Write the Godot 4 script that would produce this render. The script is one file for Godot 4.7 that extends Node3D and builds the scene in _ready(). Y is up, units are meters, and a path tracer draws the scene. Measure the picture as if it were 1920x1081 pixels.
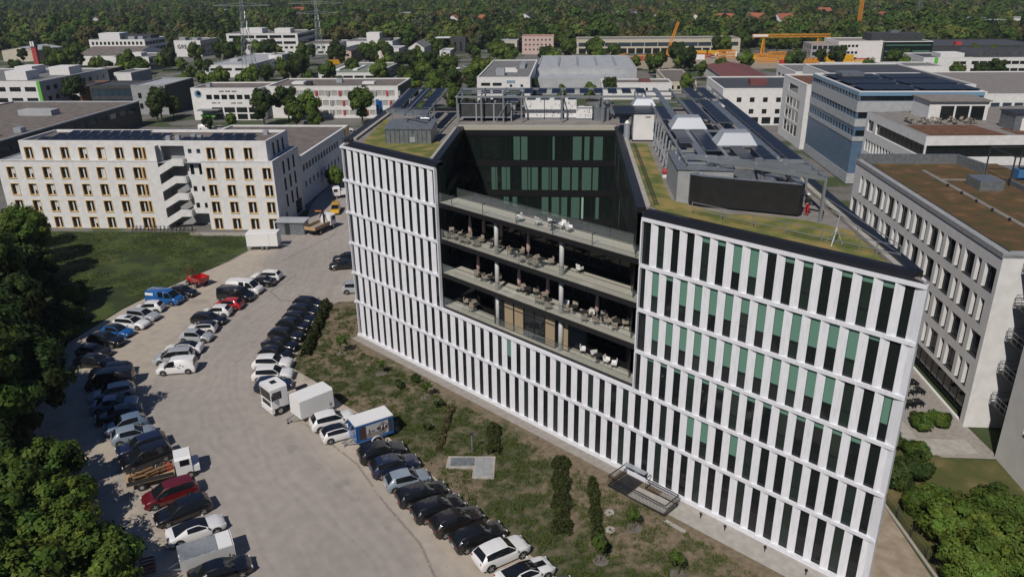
extends Node3D
# An office quarter seen from the air. Site frame: u runs along the street fronts, w runs away from the viewer; both are turned 4.5 degrees against x and -z.
const CA := 0.996917
const SA := 0.078459
var M := {}
var taken := {}
var shared := {}
var rng := RandomNumberGenerator.new()

func site(u, w, y = 0.0) -> Vector3:
	return Vector3(u * CA + w * SA, y, u * SA - w * CA)

# ---------------------------------------------------------------- mesh collector
class Shape:
	var v := PackedVector3Array()
	var n := PackedVector3Array()
	var c := PackedColorArray()
	var uv := PackedVector2Array()
	func tri(a: Vector3, b: Vector3, d: Vector3, nn = null):
		var k := (d - a).cross(b - a).normalized()
		if nn != null and k.dot(nn) < 0.0:
			var t := b
			b = d
			d = t
			k = -k
		v.append(a); v.append(b); v.append(d)
		n.append(k); n.append(k); n.append(k)
	func quad(a: Vector3, b: Vector3, d: Vector3, e: Vector3, nn = null):
		var k := (d - a).cross(b - a).normalized()
		if nn != null and k.dot(nn) < 0.0:
			k = -k
			v.append_array(PackedVector3Array([a, d, b, a, e, d]))
		else:
			v.append_array(PackedVector3Array([a, b, d, a, d, e]))
		n.append_array(PackedVector3Array([k, k, k, k, k, k]))
	func box(at: Vector3, size: Vector3, b := Basis()):
		var h := size * 0.5
		var x := b.x * h.x
		var y := b.y * h.y
		var z := b.z * h.z
		quad(at + x - y - z, at + x - y + z, at + x + y + z, at + x + y - z, b.x)
		quad(at - x - y - z, at - x - y + z, at - x + y + z, at - x + y - z, -b.x)
		quad(at + y - x - z, at + y - x + z, at + y + x + z, at + y + x - z, b.y)
		quad(at - y - x - z, at - y - x + z, at - y + x + z, at - y + x - z, -b.y)
		quad(at + z - x - y, at + z - x + y, at + z + x + y, at + z + x - y, b.z)
		quad(at - z - x - y, at - z - x + y, at - z + x + y, at - z + x - y, -b.z)
	func bar(a: Vector3, b: Vector3, t: float, t2 := -1.0):
		var d := b - a
		if d.length() < 0.001:
			return
		var z := d.normalized()
		var x := Vector3.UP.cross(z)
		if x.length() < 0.01:
			x = Vector3.RIGHT
		x = x.normalized()
		box((a + b) * 0.5, Vector3(t, t if t2 < 0 else t2, d.length()), Basis(x, z.cross(x), z))
	func tube(a: Vector3, b: Vector3, r0: float, r1: float, k := 8, cap := true):
		var z := (b - a).normalized()
		var x := Vector3.UP.cross(z)
		if x.length() < 0.01:
			x = Vector3.RIGHT
		x = x.normalized()
		var y := z.cross(x)
		for i in k:
			var p := TAU * i / k
			var q := TAU * (i + 1) / k
			var e := x * cos(p) + y * sin(p)
			var f := x * cos(q) + y * sin(q)
			quad(a + e * r0, a + f * r0, b + f * r1, b + e * r1, e + f)
			if cap:
				tri(b, b + e * r1, b + f * r1, z)
				tri(a, a + e * r0, a + f * r0, -z)
	func prism(pts: Array, y0: float, y1: float, walls := true, top := true):
		var mid := Vector2.ZERO
		var poly := PackedVector2Array()
		for p in pts:
			poly.append(p)
			mid += p / pts.size()
		var cw := Geometry2D.is_polygon_clockwise(poly)
		if walls:
			for i in pts.size():
				var p: Vector2 = pts[i]
				var q: Vector2 = pts[(i + 1) % pts.size()]
				var o := Vector3(q.y - p.y, 0, p.x - q.x)
				if cw:
					o = -o
				quad(Vector3(p.x, y0, p.y), Vector3(q.x, y0, q.y), Vector3(q.x, y1, q.y), Vector3(p.x, y1, p.y), o)
		if top:
			var t := Geometry2D.triangulate_polygon(poly)
			for i in range(0, t.size(), 3):
				var a := poly[t[i]]
				var b := poly[t[i + 1]]
				var d := poly[t[i + 2]]
				tri(Vector3(a.x, y1, a.y), Vector3(b.x, y1, b.y), Vector3(d.x, y1, d.y), Vector3.UP)
	func paint(col: Color):
		while c.size() < v.size():
			c.append(col)
	func mesh(off := Vector3.ZERO, smooth := false) -> ArrayMesh:
		var a := []
		a.resize(Mesh.ARRAY_MAX)
		var w := v
		if off != Vector3.ZERO:
			w = PackedVector3Array()
			w.resize(v.size())
			for i in v.size():
				w[i] = v[i] - off
		if smooth:
			var sum := {}
			for i in v.size():
				var k := (v[i] * 500.0).round()
				sum[k] = sum.get(k, Vector3.ZERO) + n[i]
			for i in v.size():
				var s: Vector3 = sum[(v[i] * 500.0).round()].normalized()
				if s.dot(n[i]) > 0.35:
					n[i] = s
		a[Mesh.ARRAY_VERTEX] = w
		a[Mesh.ARRAY_NORMAL] = n
		if c.size() == v.size():
			a[Mesh.ARRAY_COLOR] = c
		if uv.size() == v.size():
			a[Mesh.ARRAY_TEX_UV] = uv
		var m := ArrayMesh.new()
		m.add_surface_from_arrays(Mesh.PRIMITIVE_TRIANGLES, a)
		return m

# ---------------------------------------------------------------- nodes
func numbered(called: String) -> String:
	var k: int = taken.get(called, 0)
	taken[called] = k + 1
	return called if k == 0 else "%s_%03d" % [called, k]

func tag(o: Node, label: String, category: String, group := "", kind := ""):
	o.set_meta("label", label)
	o.set_meta("category", category)
	if group:
		o.set_meta("group", group)
	if kind:
		o.set_meta("kind", kind)

func thing(called: String, label: String, category: String, at := Vector3.ZERO, turn := 0.0, group := "") -> Node3D:
	var o := Node3D.new()
	o.name = numbered(called)
	add_child(o)
	o.position = at
	o.rotation.y = turn
	tag(o, label, category, group)
	return o

func dup(src: Node3D, called: String, at: Vector3, turn: float, label: String, group := "") -> Node3D:
	var o: Node3D = src.duplicate()
	o.name = numbered(called)
	add_child(o)
	o.position = at
	o.rotation.y = turn
	o.set_meta("label", label)
	if group:
		o.set_meta("group", group)
	return o

func origin_of(parent: Node) -> Vector3:
	var p := Vector3.ZERO
	while parent != self and parent != null:
		p += parent.position
		parent = parent.get_parent()
	return p

# commits a shape laid out in world coordinates as one named mesh under parent (parents are not turned)
func put(s: Shape, called: String, m: Material, parent: Node, smooth := false) -> MeshInstance3D:
	var o := MeshInstance3D.new()
	o.mesh = s.mesh(origin_of(parent), smooth)
	o.material_override = m
	o.name = called if parent != self else numbered(called)
	parent.add_child(o, true)
	return o

# the same for a shape already laid out in the parent's own frame
func part(mesh: Mesh, called: String, m: Material, parent: Node, xf := Transform3D()) -> MeshInstance3D:
	var o := MeshInstance3D.new()
	o.mesh = mesh
	o.material_override = m
	o.name = called
	o.transform = xf
	parent.add_child(o, true)
	return o

func structure(s: Shape, called: String, m: Material) -> MeshInstance3D:
	var o := put(s, called, m, self)
	o.set_meta("kind", "structure")
	return o

# ---------------------------------------------------------------- materials
func lin(r: float, g: float, b: float, a := 1.0) -> Color:
	var k := Color(r, g, b).linear_to_srgb()
	k.a = a
	return k

func plain(key: String, r: float, g: float, b: float, rough := 0.8, metal := 0.0) -> StandardMaterial3D:
	var m := StandardMaterial3D.new()
	m.resource_name = key
	m.albedo_color = lin(r, g, b)
	m.roughness = rough
	m.metallic = metal
	M[key] = m
	return m

func ramp_texture(stops: Array, freq: float, sd: int, size := 512, oct := 5) -> NoiseTexture2D:
	var f := FastNoiseLite.new()
	f.noise_type = FastNoiseLite.TYPE_SIMPLEX_SMOOTH
	f.seed = sd
	f.frequency = freq
	f.fractal_octaves = oct
	var t := NoiseTexture2D.new()
	t.width = size
	t.height = size
	t.seamless = true
	t.noise = f
	var g := Gradient.new()
	g.offsets = PackedFloat32Array(stops.map(func(s): return s[0]))
	g.colors = PackedColorArray(stops.map(func(s): return lin(s[1], s[2], s[3])))
	t.color_ramp = g
	return t

# a mottled material; stops are [position, r, g, b] in linear colour, tile in metres
func mottled(key: String, stops: Array, tile: float, rough := 0.9, freq := 0.012, bump := 0.0, detail = null) -> StandardMaterial3D:
	var m := StandardMaterial3D.new()
	m.resource_name = key
	m.roughness = rough
	m.albedo_texture = ramp_texture(stops, freq, key.hash() % 1000)
	m.uv1_triplanar = true
	m.uv1_world_triplanar = true
	m.uv1_scale = Vector3.ONE / tile
	if bump > 0.0:
		m.heightmap_enabled = true
		m.heightmap_scale = bump
		m.heightmap_texture = m.albedo_texture
	if detail != null:
		m.detail_enabled = true
		m.detail_blend_mode = BaseMaterial3D.BLEND_MODE_MUL
		m.detail_albedo = detail
		m.detail_uv_layer = BaseMaterial3D.DETAIL_UV_2
		m.uv2_triplanar = true
		m.uv2_world_triplanar = true
		m.uv2_scale = Vector3.ONE / (tile * 0.173)
	M[key] = m
	return m

func make_materials():
	var grit := ramp_texture([[0.0, 0.72, 0.72, 0.72], [0.5, 0.94, 0.94, 0.94], [1.0, 1.0, 1.0, 1.0]], 0.05, 77)
	mottled("white_panel", [[0.15, 0.63, 0.64, 0.69], [0.5, 0.72, 0.73, 0.785], [0.85, 0.75, 0.76, 0.815]], 4.0, 0.45, 0.02).uv1_scale = Vector3(1.0 / 2.2, 1.0 / 17.0, 1.0 / 2.2)
	mottled("white_wall", [[0.2, 0.62, 0.62, 0.62], [0.8, 0.70, 0.70, 0.70]], 9.0, 0.85)
	mottled("offwhite_wall", [[0.2, 0.65, 0.645, 0.64], [0.8, 0.72, 0.715, 0.71]], 11.0, 0.85)
	mottled("cream_wall", [[0.2, 0.46, 0.42, 0.34], [0.8, 0.54, 0.50, 0.41]], 11.0, 0.85)
	mottled("pink_wall", [[0.2, 0.48, 0.37, 0.33], [0.8, 0.55, 0.43, 0.39]], 11.0, 0.85)
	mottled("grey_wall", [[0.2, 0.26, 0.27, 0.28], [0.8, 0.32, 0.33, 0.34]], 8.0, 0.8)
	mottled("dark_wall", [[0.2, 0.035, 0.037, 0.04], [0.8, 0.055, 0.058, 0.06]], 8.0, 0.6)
	mottled("brick_wall", [[0.1, 0.22, 0.10, 0.06], [0.9, 0.33, 0.17, 0.11]], 4.0, 0.9, 0.04)
	mottled("zinc", [[0.1, 0.20, 0.22, 0.24], [0.9, 0.30, 0.33, 0.36]], 5.0, 0.38).metallic = 0.55
	plain("galvanised", 0.42, 0.45, 0.48, 0.38, 0.7)
	plain("alu", 0.40, 0.43, 0.47, 0.5, 0.4)
	plain("black_metal", 0.012, 0.012, 0.014, 0.35)
	mottled("black_sheet", [[0.1, 0.012, 0.012, 0.013], [0.9, 0.02, 0.02, 0.022]], 5.0, 0.45)
	plain("dark_metal", 0.04, 0.042, 0.046, 0.45, 0.2)
	plain("glass", 0.012, 0.015, 0.016, 0.05)
	plain("glass_reflect_grey", 0.030, 0.038, 0.036, 0.07)  # grey-green reflections put into the pane colour
	plain("glass_reflect_soft", 0.020, 0.030, 0.027, 0.12)  # softer reflection tone, painted into the glass colour as well
	plain("glass_green", 0.008, 0.014, 0.012, 0.06)
	plain("glass_blue", 0.03, 0.05, 0.07, 0.06)
	plain("blind_teal", 0.125, 0.255, 0.20, 0.3)
	plain("curtain_teal", 0.065, 0.125, 0.10, 0.3)
	plain("curtain_pale", 0.30, 0.42, 0.36, 0.4)
	plain("curtain_white", 0.6, 0.6, 0.6, 0.9)
	plain("orange_frame", 0.68, 0.48, 0.23, 0.6)
	plain("red_panel", 0.38, 0.05, 0.05, 0.6)
	plain("green_panel", 0.12, 0.42, 0.06, 0.6)
	mottled("blue_panel", [[0.2, 0.085, 0.14, 0.225], [0.8, 0.105, 0.17, 0.265]], 14.0, 0.4)
	plain("pale_blue", 0.16, 0.28, 0.40, 0.4)
	mottled("band_grey", [[0.2, 0.36, 0.38, 0.40], [0.8, 0.43, 0.45, 0.47]], 10.0, 0.5)
	plain("pv_cell", 0.011, 0.015, 0.028, 0.3).metallic_specular = 0.3
	plain("pane_pale", 0.36, 0.36, 0.345, 0.4)
	plain("pv_frame", 0.25, 0.27, 0.30, 0.4, 0.5)
	mottled("sedum", [[0.0, 0.07, 0.10, 0.02], [0.38, 0.13, 0.15, 0.035], [0.6, 0.22, 0.19, 0.055], [0.85, 0.30, 0.22, 0.08]], 16.0, 1.0, 0.010, 3.0, grit)
	mottled("sedum_brown", [[0.0, 0.050, 0.050, 0.014], [0.4, 0.088, 0.060, 0.020], [0.65, 0.115, 0.062, 0.024], [0.9, 0.18, 0.11, 0.042]], 17.0, 1.0, 0.010, 3.0, grit)
	mottled("sedum_red", [[0.0, 0.10, 0.05, 0.022], [0.6, 0.15, 0.065, 0.035], [1.0, 0.20, 0.11, 0.06]], 13.0, 1.0, 0.012, 2.0, grit)
	mottled("gravel_roof", [[0.1, 0.19, 0.175, 0.16], [0.9, 0.27, 0.25, 0.235]], 13.0, 1.0, 0.012, 1.0, grit)
	mottled("brown_roof", [[0.1, 0.13, 0.11, 0.10], [0.9, 0.20, 0.175, 0.16]], 17.0, 1.0, 0.010, 0.0, grit)
	mottled("grey_roof", [[0.1, 0.15, 0.15, 0.15], [0.9, 0.22, 0.22, 0.22]], 19.0, 1.0, 0.010, 0.0, grit)
	mottled("pale_roof", [[0.1, 0.36, 0.38, 0.40], [0.9, 0.46, 0.48, 0.50]], 21.0, 0.7, 0.008, 0.0, grit)
	mottled("dark_roof", [[0.1, 0.05, 0.052, 0.058], [0.9, 0.085, 0.088, 0.095]], 12.0, 0.6, 0.012)
	mottled("green_roof", [[0.1, 0.14, 0.17, 0.13], [0.9, 0.23, 0.26, 0.21]], 14.0, 1.0, 0.012)
	mottled("red_roof", [[0.1, 0.26, 0.075, 0.04], [0.9, 0.38, 0.13, 0.08]], 6.0, 0.9, 0.03)
	mottled("maroon_roof", [[0.1, 0.13, 0.045, 0.045], [0.9, 0.19, 0.07, 0.065]], 11.0, 0.8, 0.02)
	mottled("concrete", [[0.1, 0.34, 0.32, 0.29], [0.9, 0.44, 0.42, 0.385]], 7.0, 0.95, 0.014, 0.0, grit)
	mottled("paving", [[0.1, 0.27, 0.25, 0.225], [0.9, 0.36, 0.335, 0.30]], 6.0, 0.95, 0.015, 0.0, grit)
	mottled("deck", [[0.1, 0.38, 0.365, 0.31], [0.9, 0.48, 0.46, 0.39]], 3.0, 0.9, 0.02, 0.0, grit)
	mottled("asphalt", [[0.1, 0.13, 0.125, 0.12], [0.9, 0.19, 0.18, 0.17]], 18.0, 1.0, 0.010, 0.0, grit)
	mottled("dirt", [[0.0, 0.24, 0.19, 0.13], [0.5, 0.33, 0.27, 0.20], [1.0, 0.42, 0.355, 0.28]], 11.0, 1.0, 0.012, 2.0, grit)
	mottled("district", [[0.0, 0.035, 0.06, 0.02], [0.42, 0.06, 0.08, 0.03], [0.5, 0.14, 0.135, 0.125], [1.0, 0.19, 0.18, 0.165]], 120.0, 1.0, 0.012, 0.0, grit)
	mottled("meadow", [[0.0, 0.022, 0.036, 0.012], [1.0, 0.05, 0.075, 0.022]], 60.0, 1.0, 0.012)
	plain("tyre", 0.012, 0.012, 0.012, 0.85)
	plain("rim", 0.42, 0.43, 0.45, 0.35, 0.6)
	plain("car_glass", 0.010, 0.012, 0.014, 0.04)
	plain("headlight", 0.6, 0.62, 0.65, 0.15)
	plain("taillight", 0.35, 0.012, 0.012, 0.2)
	plain("plate", 0.7, 0.7, 0.7, 0.5)
	plain("white_plastic", 0.72, 0.72, 0.72, 0.5)
	plain("rattan", 0.30, 0.26, 0.21, 0.9)
	plain("oak_panel", 0.33, 0.255, 0.165, 0.7)
	plain("pink_cloth", 0.42, 0.28, 0.27, 0.95)
	plain("wood", 0.42, 0.28, 0.15, 0.7)
	plain("steel_light", 0.55, 0.56, 0.56, 0.45, 0.2)
	plain("crane_orange", 0.62, 0.26, 0.025, 0.6)
	plain("crane_red", 0.40, 0.03, 0.025, 0.6)
	plain("container_blue", 0.05, 0.16, 0.34, 0.5)
	var gl := plain("rail_glass", 0.5, 0.62, 0.58, 0.02)
	gl.transparency = BaseMaterial3D.TRANSPARENCY_ALPHA
	gl.albedo_color.a = 0.05
	for p in [["bark", 0.07, 0.055, 0.04]]:
		plain(p[0], p[1], p[2], p[3], 0.95)
	for p in [["leaf_bright", 0.082, 0.125, 0.022], ["leaf_fresh", 0.080, 0.110, 0.024], ["leaf_mid", 0.054, 0.090, 0.017], ["leaf_dark", 0.030, 0.050, 0.013], ["leaf_olive", 0.080, 0.082, 0.030], ["leaf_grey", 0.060, 0.074, 0.038], ["leaf_dry", 0.13, 0.11, 0.035], ["leaf_rust", 0.16, 0.10, 0.03], ["weed", 0.07, 0.10, 0.025]]:
		var lf := plain(p[0], p[1], p[2], p[3], 0.6)
		lf.metallic_specular = 0.25
		lf.vertex_color_use_as_albedo = true
		lf.albedo_color = Color.WHITE
		lf.backlight_enabled = true
		lf.backlight = lin(p[1] * 0.55, p[2] * 0.6, p[3] * 0.4)
		lf.set_meta("tint", Color(p[1], p[2], p[3]))
	for p in [["white", 0.74, 0.74, 0.74], ["black", 0.006, 0.006, 0.008], ["silver", 0.36, 0.38, 0.40], ["red", 0.40, 0.012, 0.015], ["blue", 0.012, 0.10, 0.32], ["darkblue", 0.010, 0.016, 0.045], ["greyblue", 0.13, 0.19, 0.27], ["silverblue", 0.22, 0.27, 0.33], ["darkbrown", 0.016, 0.012, 0.010], ["darkred", 0.115, 0.006, 0.010], ["yellow", 0.62, 0.34, 0.012], ["grey", 0.10, 0.105, 0.11]]:
		var pt := plain("paint_" + p[0], p[1], p[2], p[3], 0.32)
		pt.clearcoat_enabled = true
		pt.clearcoat = 1.0
		pt.clearcoat_roughness = 0.04
	mottled("rust_wood", [[0.1, 0.16, 0.085, 0.035], [0.9, 0.28, 0.16, 0.08]], 1.5, 0.9, 0.03)
	mottled("tarpaulin", [[0.1, 0.16, 0.18, 0.20], [0.9, 0.26, 0.28, 0.30]], 2.0, 0.5, 0.02)
	# the printed side of the blue trailer: a pale scene with a dark framed shape
	var im := Image.create(340, 140, false, Image.FORMAT_RGB8)
	im.fill(lin(0.42, 0.42, 0.43))
	im.fill_rect(Rect2i(0, 0, 70, 140), lin(0.06, 0.04, 0.04))
	im.fill_rect(Rect2i(70, 95, 200, 45), lin(0.22, 0.20, 0.19))
	im.fill_rect(Rect2i(95, 50, 18, 60), lin(0.10, 0.09, 0.09))
	im.fill_rect(Rect2i(120, 70, 40, 18), lin(0.14, 0.12, 0.11))
	im.fill_rect(Rect2i(300, 0, 40, 140), lin(0.05, 0.05, 0.06))
	for y in 140:
		for x in range(170, 340):
			var a := absf(x - 245.0) * 0.86 + absf(y - 68.0)
			if a < 62.0:
				im.set_pixel(x, y, lin(0.02, 0.02, 0.022))
			if a < 52.0 and a > 46.0 and x > 200:
				im.set_pixel(x, y, lin(0.6, 0.6, 0.6))
	for q in [[222, 44, 8, 40], [222, 44, 26, 7], [222, 60, 20, 6], [256, 40, 8, 40], [256, 40, 24, 7], [256, 56, 20, 7]]:
		im.fill_rect(Rect2i(q[0], q[1], q[2], q[3]), lin(0.65, 0.64, 0.62))
	im.fill_rect(Rect2i(236, 88, 30, 5), lin(0.45, 0.06, 0.05))
	var pm := StandardMaterial3D.new()
	pm.albedo_texture = ImageTexture.create_from_image(im)
	pm.roughness = 0.4
	M["print_side"] = pm

func _ready():
	rng.seed = 4711
	# ---- camera
	var cam := Camera3D.new()
	cam.name = "camera"
	var th := 0.38334
	var ro := -0.012868
	var down := Vector3(0, -cos(th), sin(th))
	var right := Vector3.RIGHT * cos(ro) - down * sin(ro)
	var low := Vector3.RIGHT * sin(ro) + down * cos(ro)
	var fwd := Vector3(0, -sin(th), -cos(th))
	cam.transform = Transform3D(Basis(right, -low, -fwd), Vector3(0, 42, 0))
	cam.fov = 41.06
	cam.near = 0.5
	cam.far = 6000.0
	add_child(cam)
	cam.current = true
	# ---- sky, exposure, air
	var sm := ProceduralSkyMaterial.new()
	sm.sky_top_color = Color(0.30, 0.45, 0.70)
	sm.sky_horizon_color = Color(0.70, 0.77, 0.84)
	sm.ground_horizon_color = Color(0.42, 0.46, 0.46)
	sm.ground_bottom_color = Color(0.16, 0.18, 0.14)
	sm.sky_curve = 0.12
	sm.energy_multiplier = 1.0
	var sky := Sky.new()
	sky.sky_material = sm
	var env := Environment.new()
	env.background_mode = Environment.BG_SKY
	env.sky = sky
	env.background_energy_multiplier = 0.44
	env.tonemap_mode = Environment.TONE_MAPPER_LINEAR
	env.tonemap_exposure = 0.80
	env.fog_enabled = true
	env.fog_density = 0.00009
	env.fog_light_color = Color(0.72, 0.77, 0.82)
	env.sdfgi_enabled = true
	env.ssao_enabled = true
	env.ssil_enabled = true
	var we := WorldEnvironment.new()
	we.name = "environment"
	we.environment = env
	add_child(we)
	# ---- sun: behind the viewer, a little to the left, 47 degrees high
	var sun := DirectionalLight3D.new()
	sun.name = "sun"
	var az := deg_to_rad(25.0)
	var el := deg_to_rad(47.0)
	var dir := Vector3(sin(az) * cos(el), -sin(el), -cos(az) * cos(el))
	sun.transform = Transform3D(Basis.looking_at(dir, Vector3.UP), Vector3(-100, 150, 100))
	sun.light_energy = 1.5
	sun.light_color = Color(1.0, 0.97, 0.93)
	sun.light_angular_distance = 0.53
	sun.shadow_enabled = true
	add_child(sun)
	# ---- the place
	make_materials()
	make_ground()
	main_building()
	main_terraces()
	main_roof()
	dormitory()
	right_side_buildings()
	district()
	make_plants()
	forest()
	make_vehicles()
	small_things()
	print("built ", Time.get_ticks_msec())

func v2(a: Array) -> Array:
	return a.map(func(p): return Vector2(p[0], p[1]))

# flat sheet over a polygon, with texture coordinates that span the rectangle r (in metres)
func sheet(called: String, pts: Array, y: float, m: Material, r = null) -> MeshInstance3D:
	var s := Shape.new()
	s.prism(v2(pts), y, y, false, true)
	if r != null:
		for p in s.v:
			s.uv.append(Vector2((p.x - r.position.x) / r.size.x, (p.z - r.position.y) / r.size.y))
	return structure(s, called, m)

func seg_dist(p: Vector2, line: Array) -> float:
	var d := 1e9
	for i in line.size() - 1:
		d = minf(d, p.distance_to(Geometry2D.get_closest_point_to_segment(p, line[i], line[i + 1])))
	return d

func picture_material(key: String, im: Image, rough := 1.0) -> StandardMaterial3D:
	var m := StandardMaterial3D.new()
	m.resource_name = key
	m.albedo_texture = ImageTexture.create_from_image(im)
	m.roughness = rough
	M[key] = m
	return m

func noise(sd: int, f: float, oct := 4) -> FastNoiseLite:
	var n := FastNoiseLite.new()
	n.seed = sd
	n.frequency = f
	n.noise_type = FastNoiseLite.TYPE_SIMPLEX_SMOOTH
	n.fractal_octaves = oct
	return n

func make_ground():
	sheet("ground", [[-2600, 200], [2600, 200], [2600, -3600], [-2600, -3600]], -0.06, M.meadow)
	var q := []
	for p in [[-340, 112], [260, 112], [260, 505], [-340, 505]]:
		var k := site(p[0], p[1])
		q.append([k.x, k.z])
	sheet("pavement", q, -0.03, M.district)
	# ---- the gravelled parking lot with its worn asphalt lane
	var r := Rect2(-62, -190, 72, 154)
	var w := 680
	var h := 1440
	var im := Image.create(w, h, false, Image.FORMAT_RGB8)
	var n1 := noise(3, 0.05)
	var n2 := noise(5, 0.6, 3)
	var n3 := noise(9, 0.9, 2)
	var lane := v2([[-9, -38], [-14.2, -45.9], [-17.3, -50.2], [-21.5, -56.6], [-27.3, -64.8], [-31.8, -73.1], [-33.8, -81.4], [-33.0, -91.5], [-30.9, -101.7], [-31.5, -114.4], [-33.7, -129.1], [-35.5, -150], [-36, -190]])
	var kerb := v2([[-27.6, -79], [-25.8, -75.1], [-22.2, -68.8], [-18.0, -64.3], [-14.7, -60.7], [-11.4, -55.1], [-7.6, -49.6], [-6.1, -45.9], [-5, -40]])
	var seam := v2([[-33.2, -110.8], [-35.3, -104.2], [-33.0, -101.0], [-28.6, -99.2]])
	var seam2 := v2([[-31.5, -131.0], [-37.0, -117.5]])
	for j in h:
		for i in w:
			var p := Vector2(r.position.x + (i + 0.5) / w * r.size.x, r.position.y + (j + 0.5) / h * r.size.y)
			if p.x < -58 or (p.x > -18 and p.y < -80) or (p.x < -46 and p.y < -128):
				continue
			var d := seg_dist(p, lane)
			var big := n1.get_noise_2d(p.x, p.y)
			var fine := n2.get_noise_2d(p.x, p.y)
			var dust := clampf((d - 6.2 + big * 4.0) / 3.5, 0.0, 1.0)
			var streak := n3.get_noise_2d((d + 1.5 * big) * 1.1, p.y * 0.03)
			var c := Vector3(0.315, 0.284, 0.258).lerp(Vector3(0.395, 0.345, 0.285), dust)
			c *= 1.0 + 0.12 * fine + 0.09 * big + 0.10 * streak * (1.0 - 0.7 * dust)
			if n1.get_noise_2d(p.x * 3.1 + 80.0, p.y * 3.1) > 0.52:
				c *= 0.86
			if p.y > -80.0:
				if fine > -0.25 and seg_dist(p, kerb) < 0.10:
					c *= 0.62
			elif minf(seg_dist(p, seam), seg_dist(p, seam2)) < 0.09:
				c *= 0.55
			if p.distance_to(Vector2(-13.8, -43.4)) < 0.4 + 0.5 * fine or p.distance_to(Vector2(-28.3, -84.0)) < 0.3:
				c *= 0.7
			im.set_pixel(i, j, lin(c.x, c.y, c.z))
	sheet("parking_lot", [[-44.2, -122.6], [-45.7, -117.4], [-48.7, -111.4], [-51.7, -105.0], [-54.1, -98.2], [-54.9, -93.8], [-56.5, -86], [-55.5, -78], [-49, -66], [-42, -56], [-36.5, -48], [-33, -40], [-33, -37.5], [8, -37.5], [3.1, -45.8], [0.2, -49.4], [-3.0, -53.5], [-6.5, -57.6], [-10.4, -62.3], [-14.4, -68.1], [-18.5, -72.0], [-21.7, -76.2], [-25.8, -80.1], [-26.6, -88], [-26.2, -98], [-24.4, -100], [-19.5, -100], [-18, -120], [-24.4, -124], [-28, -150], [-29, -189], [-41, -189], [-40.2, -150], [-37.5, -131], [-40, -124]], 0.0, picture_material("lot", im), r)
	# ---- lawns
	var grit := ramp_texture([[0.0, 0.6, 0.6, 0.6], [0.5, 0.95, 0.95, 0.95], [1.0, 1.0, 1.0, 1.0]], 0.06, 31)
	mottled("lawn", [[0.0, 0.018, 0.030, 0.006], [0.4, 0.030, 0.046, 0.009], [0.6, 0.050, 0.080, 0.012], [0.8, 0.058, 0.078, 0.016], [0.95, 0.10, 0.085, 0.045]], 31.0, 1.0, 0.010, 4.0, grit)
	mottled("lawn_dry", [[0.0, 0.050, 0.066, 0.016], [0.5, 0.090, 0.090, 0.025], [0.9, 0.17, 0.135, 0.055]], 19.0, 1.0, 0.010, 3.0, grit)
	sheet("lawn", [[-44.6, -123], [-46.1, -117.6], [-49.1, -111.6], [-52.1, -105.2], [-54.5, -98.4], [-55.3, -94], [-57, -86], [-56, -78], [-49.5, -66], [-42.5, -56], [-37, -48], [-33.4, -37], [-110, -30], [-112, -137], [-92, -135.6], [-58.5, -133.4], [-57.5, -131.5], [-47.3, -130.6]], -0.004, M.lawn)
	sheet("path", [[-58.5, -133.4], [-57.5, -131.5], [-47.3, -130.6], [-44.4, -122.8], [-39.8, -123.8], [-37.3, -131], [-39, -137], [-41.6, -133.8], [-41.8, -132.6]], -0.002, M.paving)
	# ---- planted bed before the long facade: patchy grass, straw and bare earth
	var rb := Rect2(-28.5, -104, 56, 66)
	var bw := 800
	var bh := 940
	var bed := Image.create(bw, bh, false, Image.FORMAT_RGB8)
	var m1 := noise(21, 0.07)
	var m2 := noise(22, 0.45, 4)
	var m3 := noise(23, 1.6, 3)
	var wall := v2([[-19.56, -88.89], [25.48, -43.6]])
	for j in bh:
		for i in bw:
			var p := Vector2(rb.position.x + (i + 0.5) / bw * rb.size.x, rb.position.y + (j + 0.5) / bh * rb.size.y)
			if p.x - p.y < 18 or p.x - p.y > 90:
				continue
			var dw := seg_dist(p, wall)
			var g := m1.get_noise_2d(p.x, p.y) * 0.8 + m2.get_noise_2d(p.x, p.y) * 0.6 + m3.get_noise_2d(p.x * 0.6, p.y * 0.6 + 50.0) * 0.35 + 0.04
			g -= clampf((5.2 - dw) / 3.0, 0.0, 1.0) * 0.75
			g += 0.5 * exp(-pow(p.distance_to(Vector2(-15.0, -80.0)) / 4.0, 2.0)) + 0.3 * exp(-pow(p.distance_to(Vector2(-1.5, -66.0)) / 3.5, 2.0))
			g -= 0.5 * exp(-pow(p.distance_to(Vector2(-22.5, -91.0)) / 5.0, 2.0))
			var fine := m3.get_noise_2d(p.x, p.y)
			var c := Vector3(0.165, 0.128, 0.085)
			if g > 0.25:
				c = Vector3(0.040, 0.048, 0.017).lerp(Vector3(0.062, 0.075, 0.016), clampf((g - 0.25) * 1.4, 0, 1))
			elif g > -0.12:
				c = Vector3(0.125, 0.104, 0.062).lerp(Vector3(0.060, 0.066, 0.028), clampf((g + 0.12) / 0.37 + fine * 0.9, 0, 1))
			elif g > -0.35:
				c = c.lerp(Vector3(0.125, 0.104, 0.062), clampf((g + 0.35) / 0.23 + fine * 0.5, 0, 1))
			c *= 1.0 + 0.42 * fine
			bed.set_pixel(i, j, lin(clampf(c.x, 0, 1), clampf(c.y, 0, 1), clampf(c.z, 0, 1)))
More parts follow.
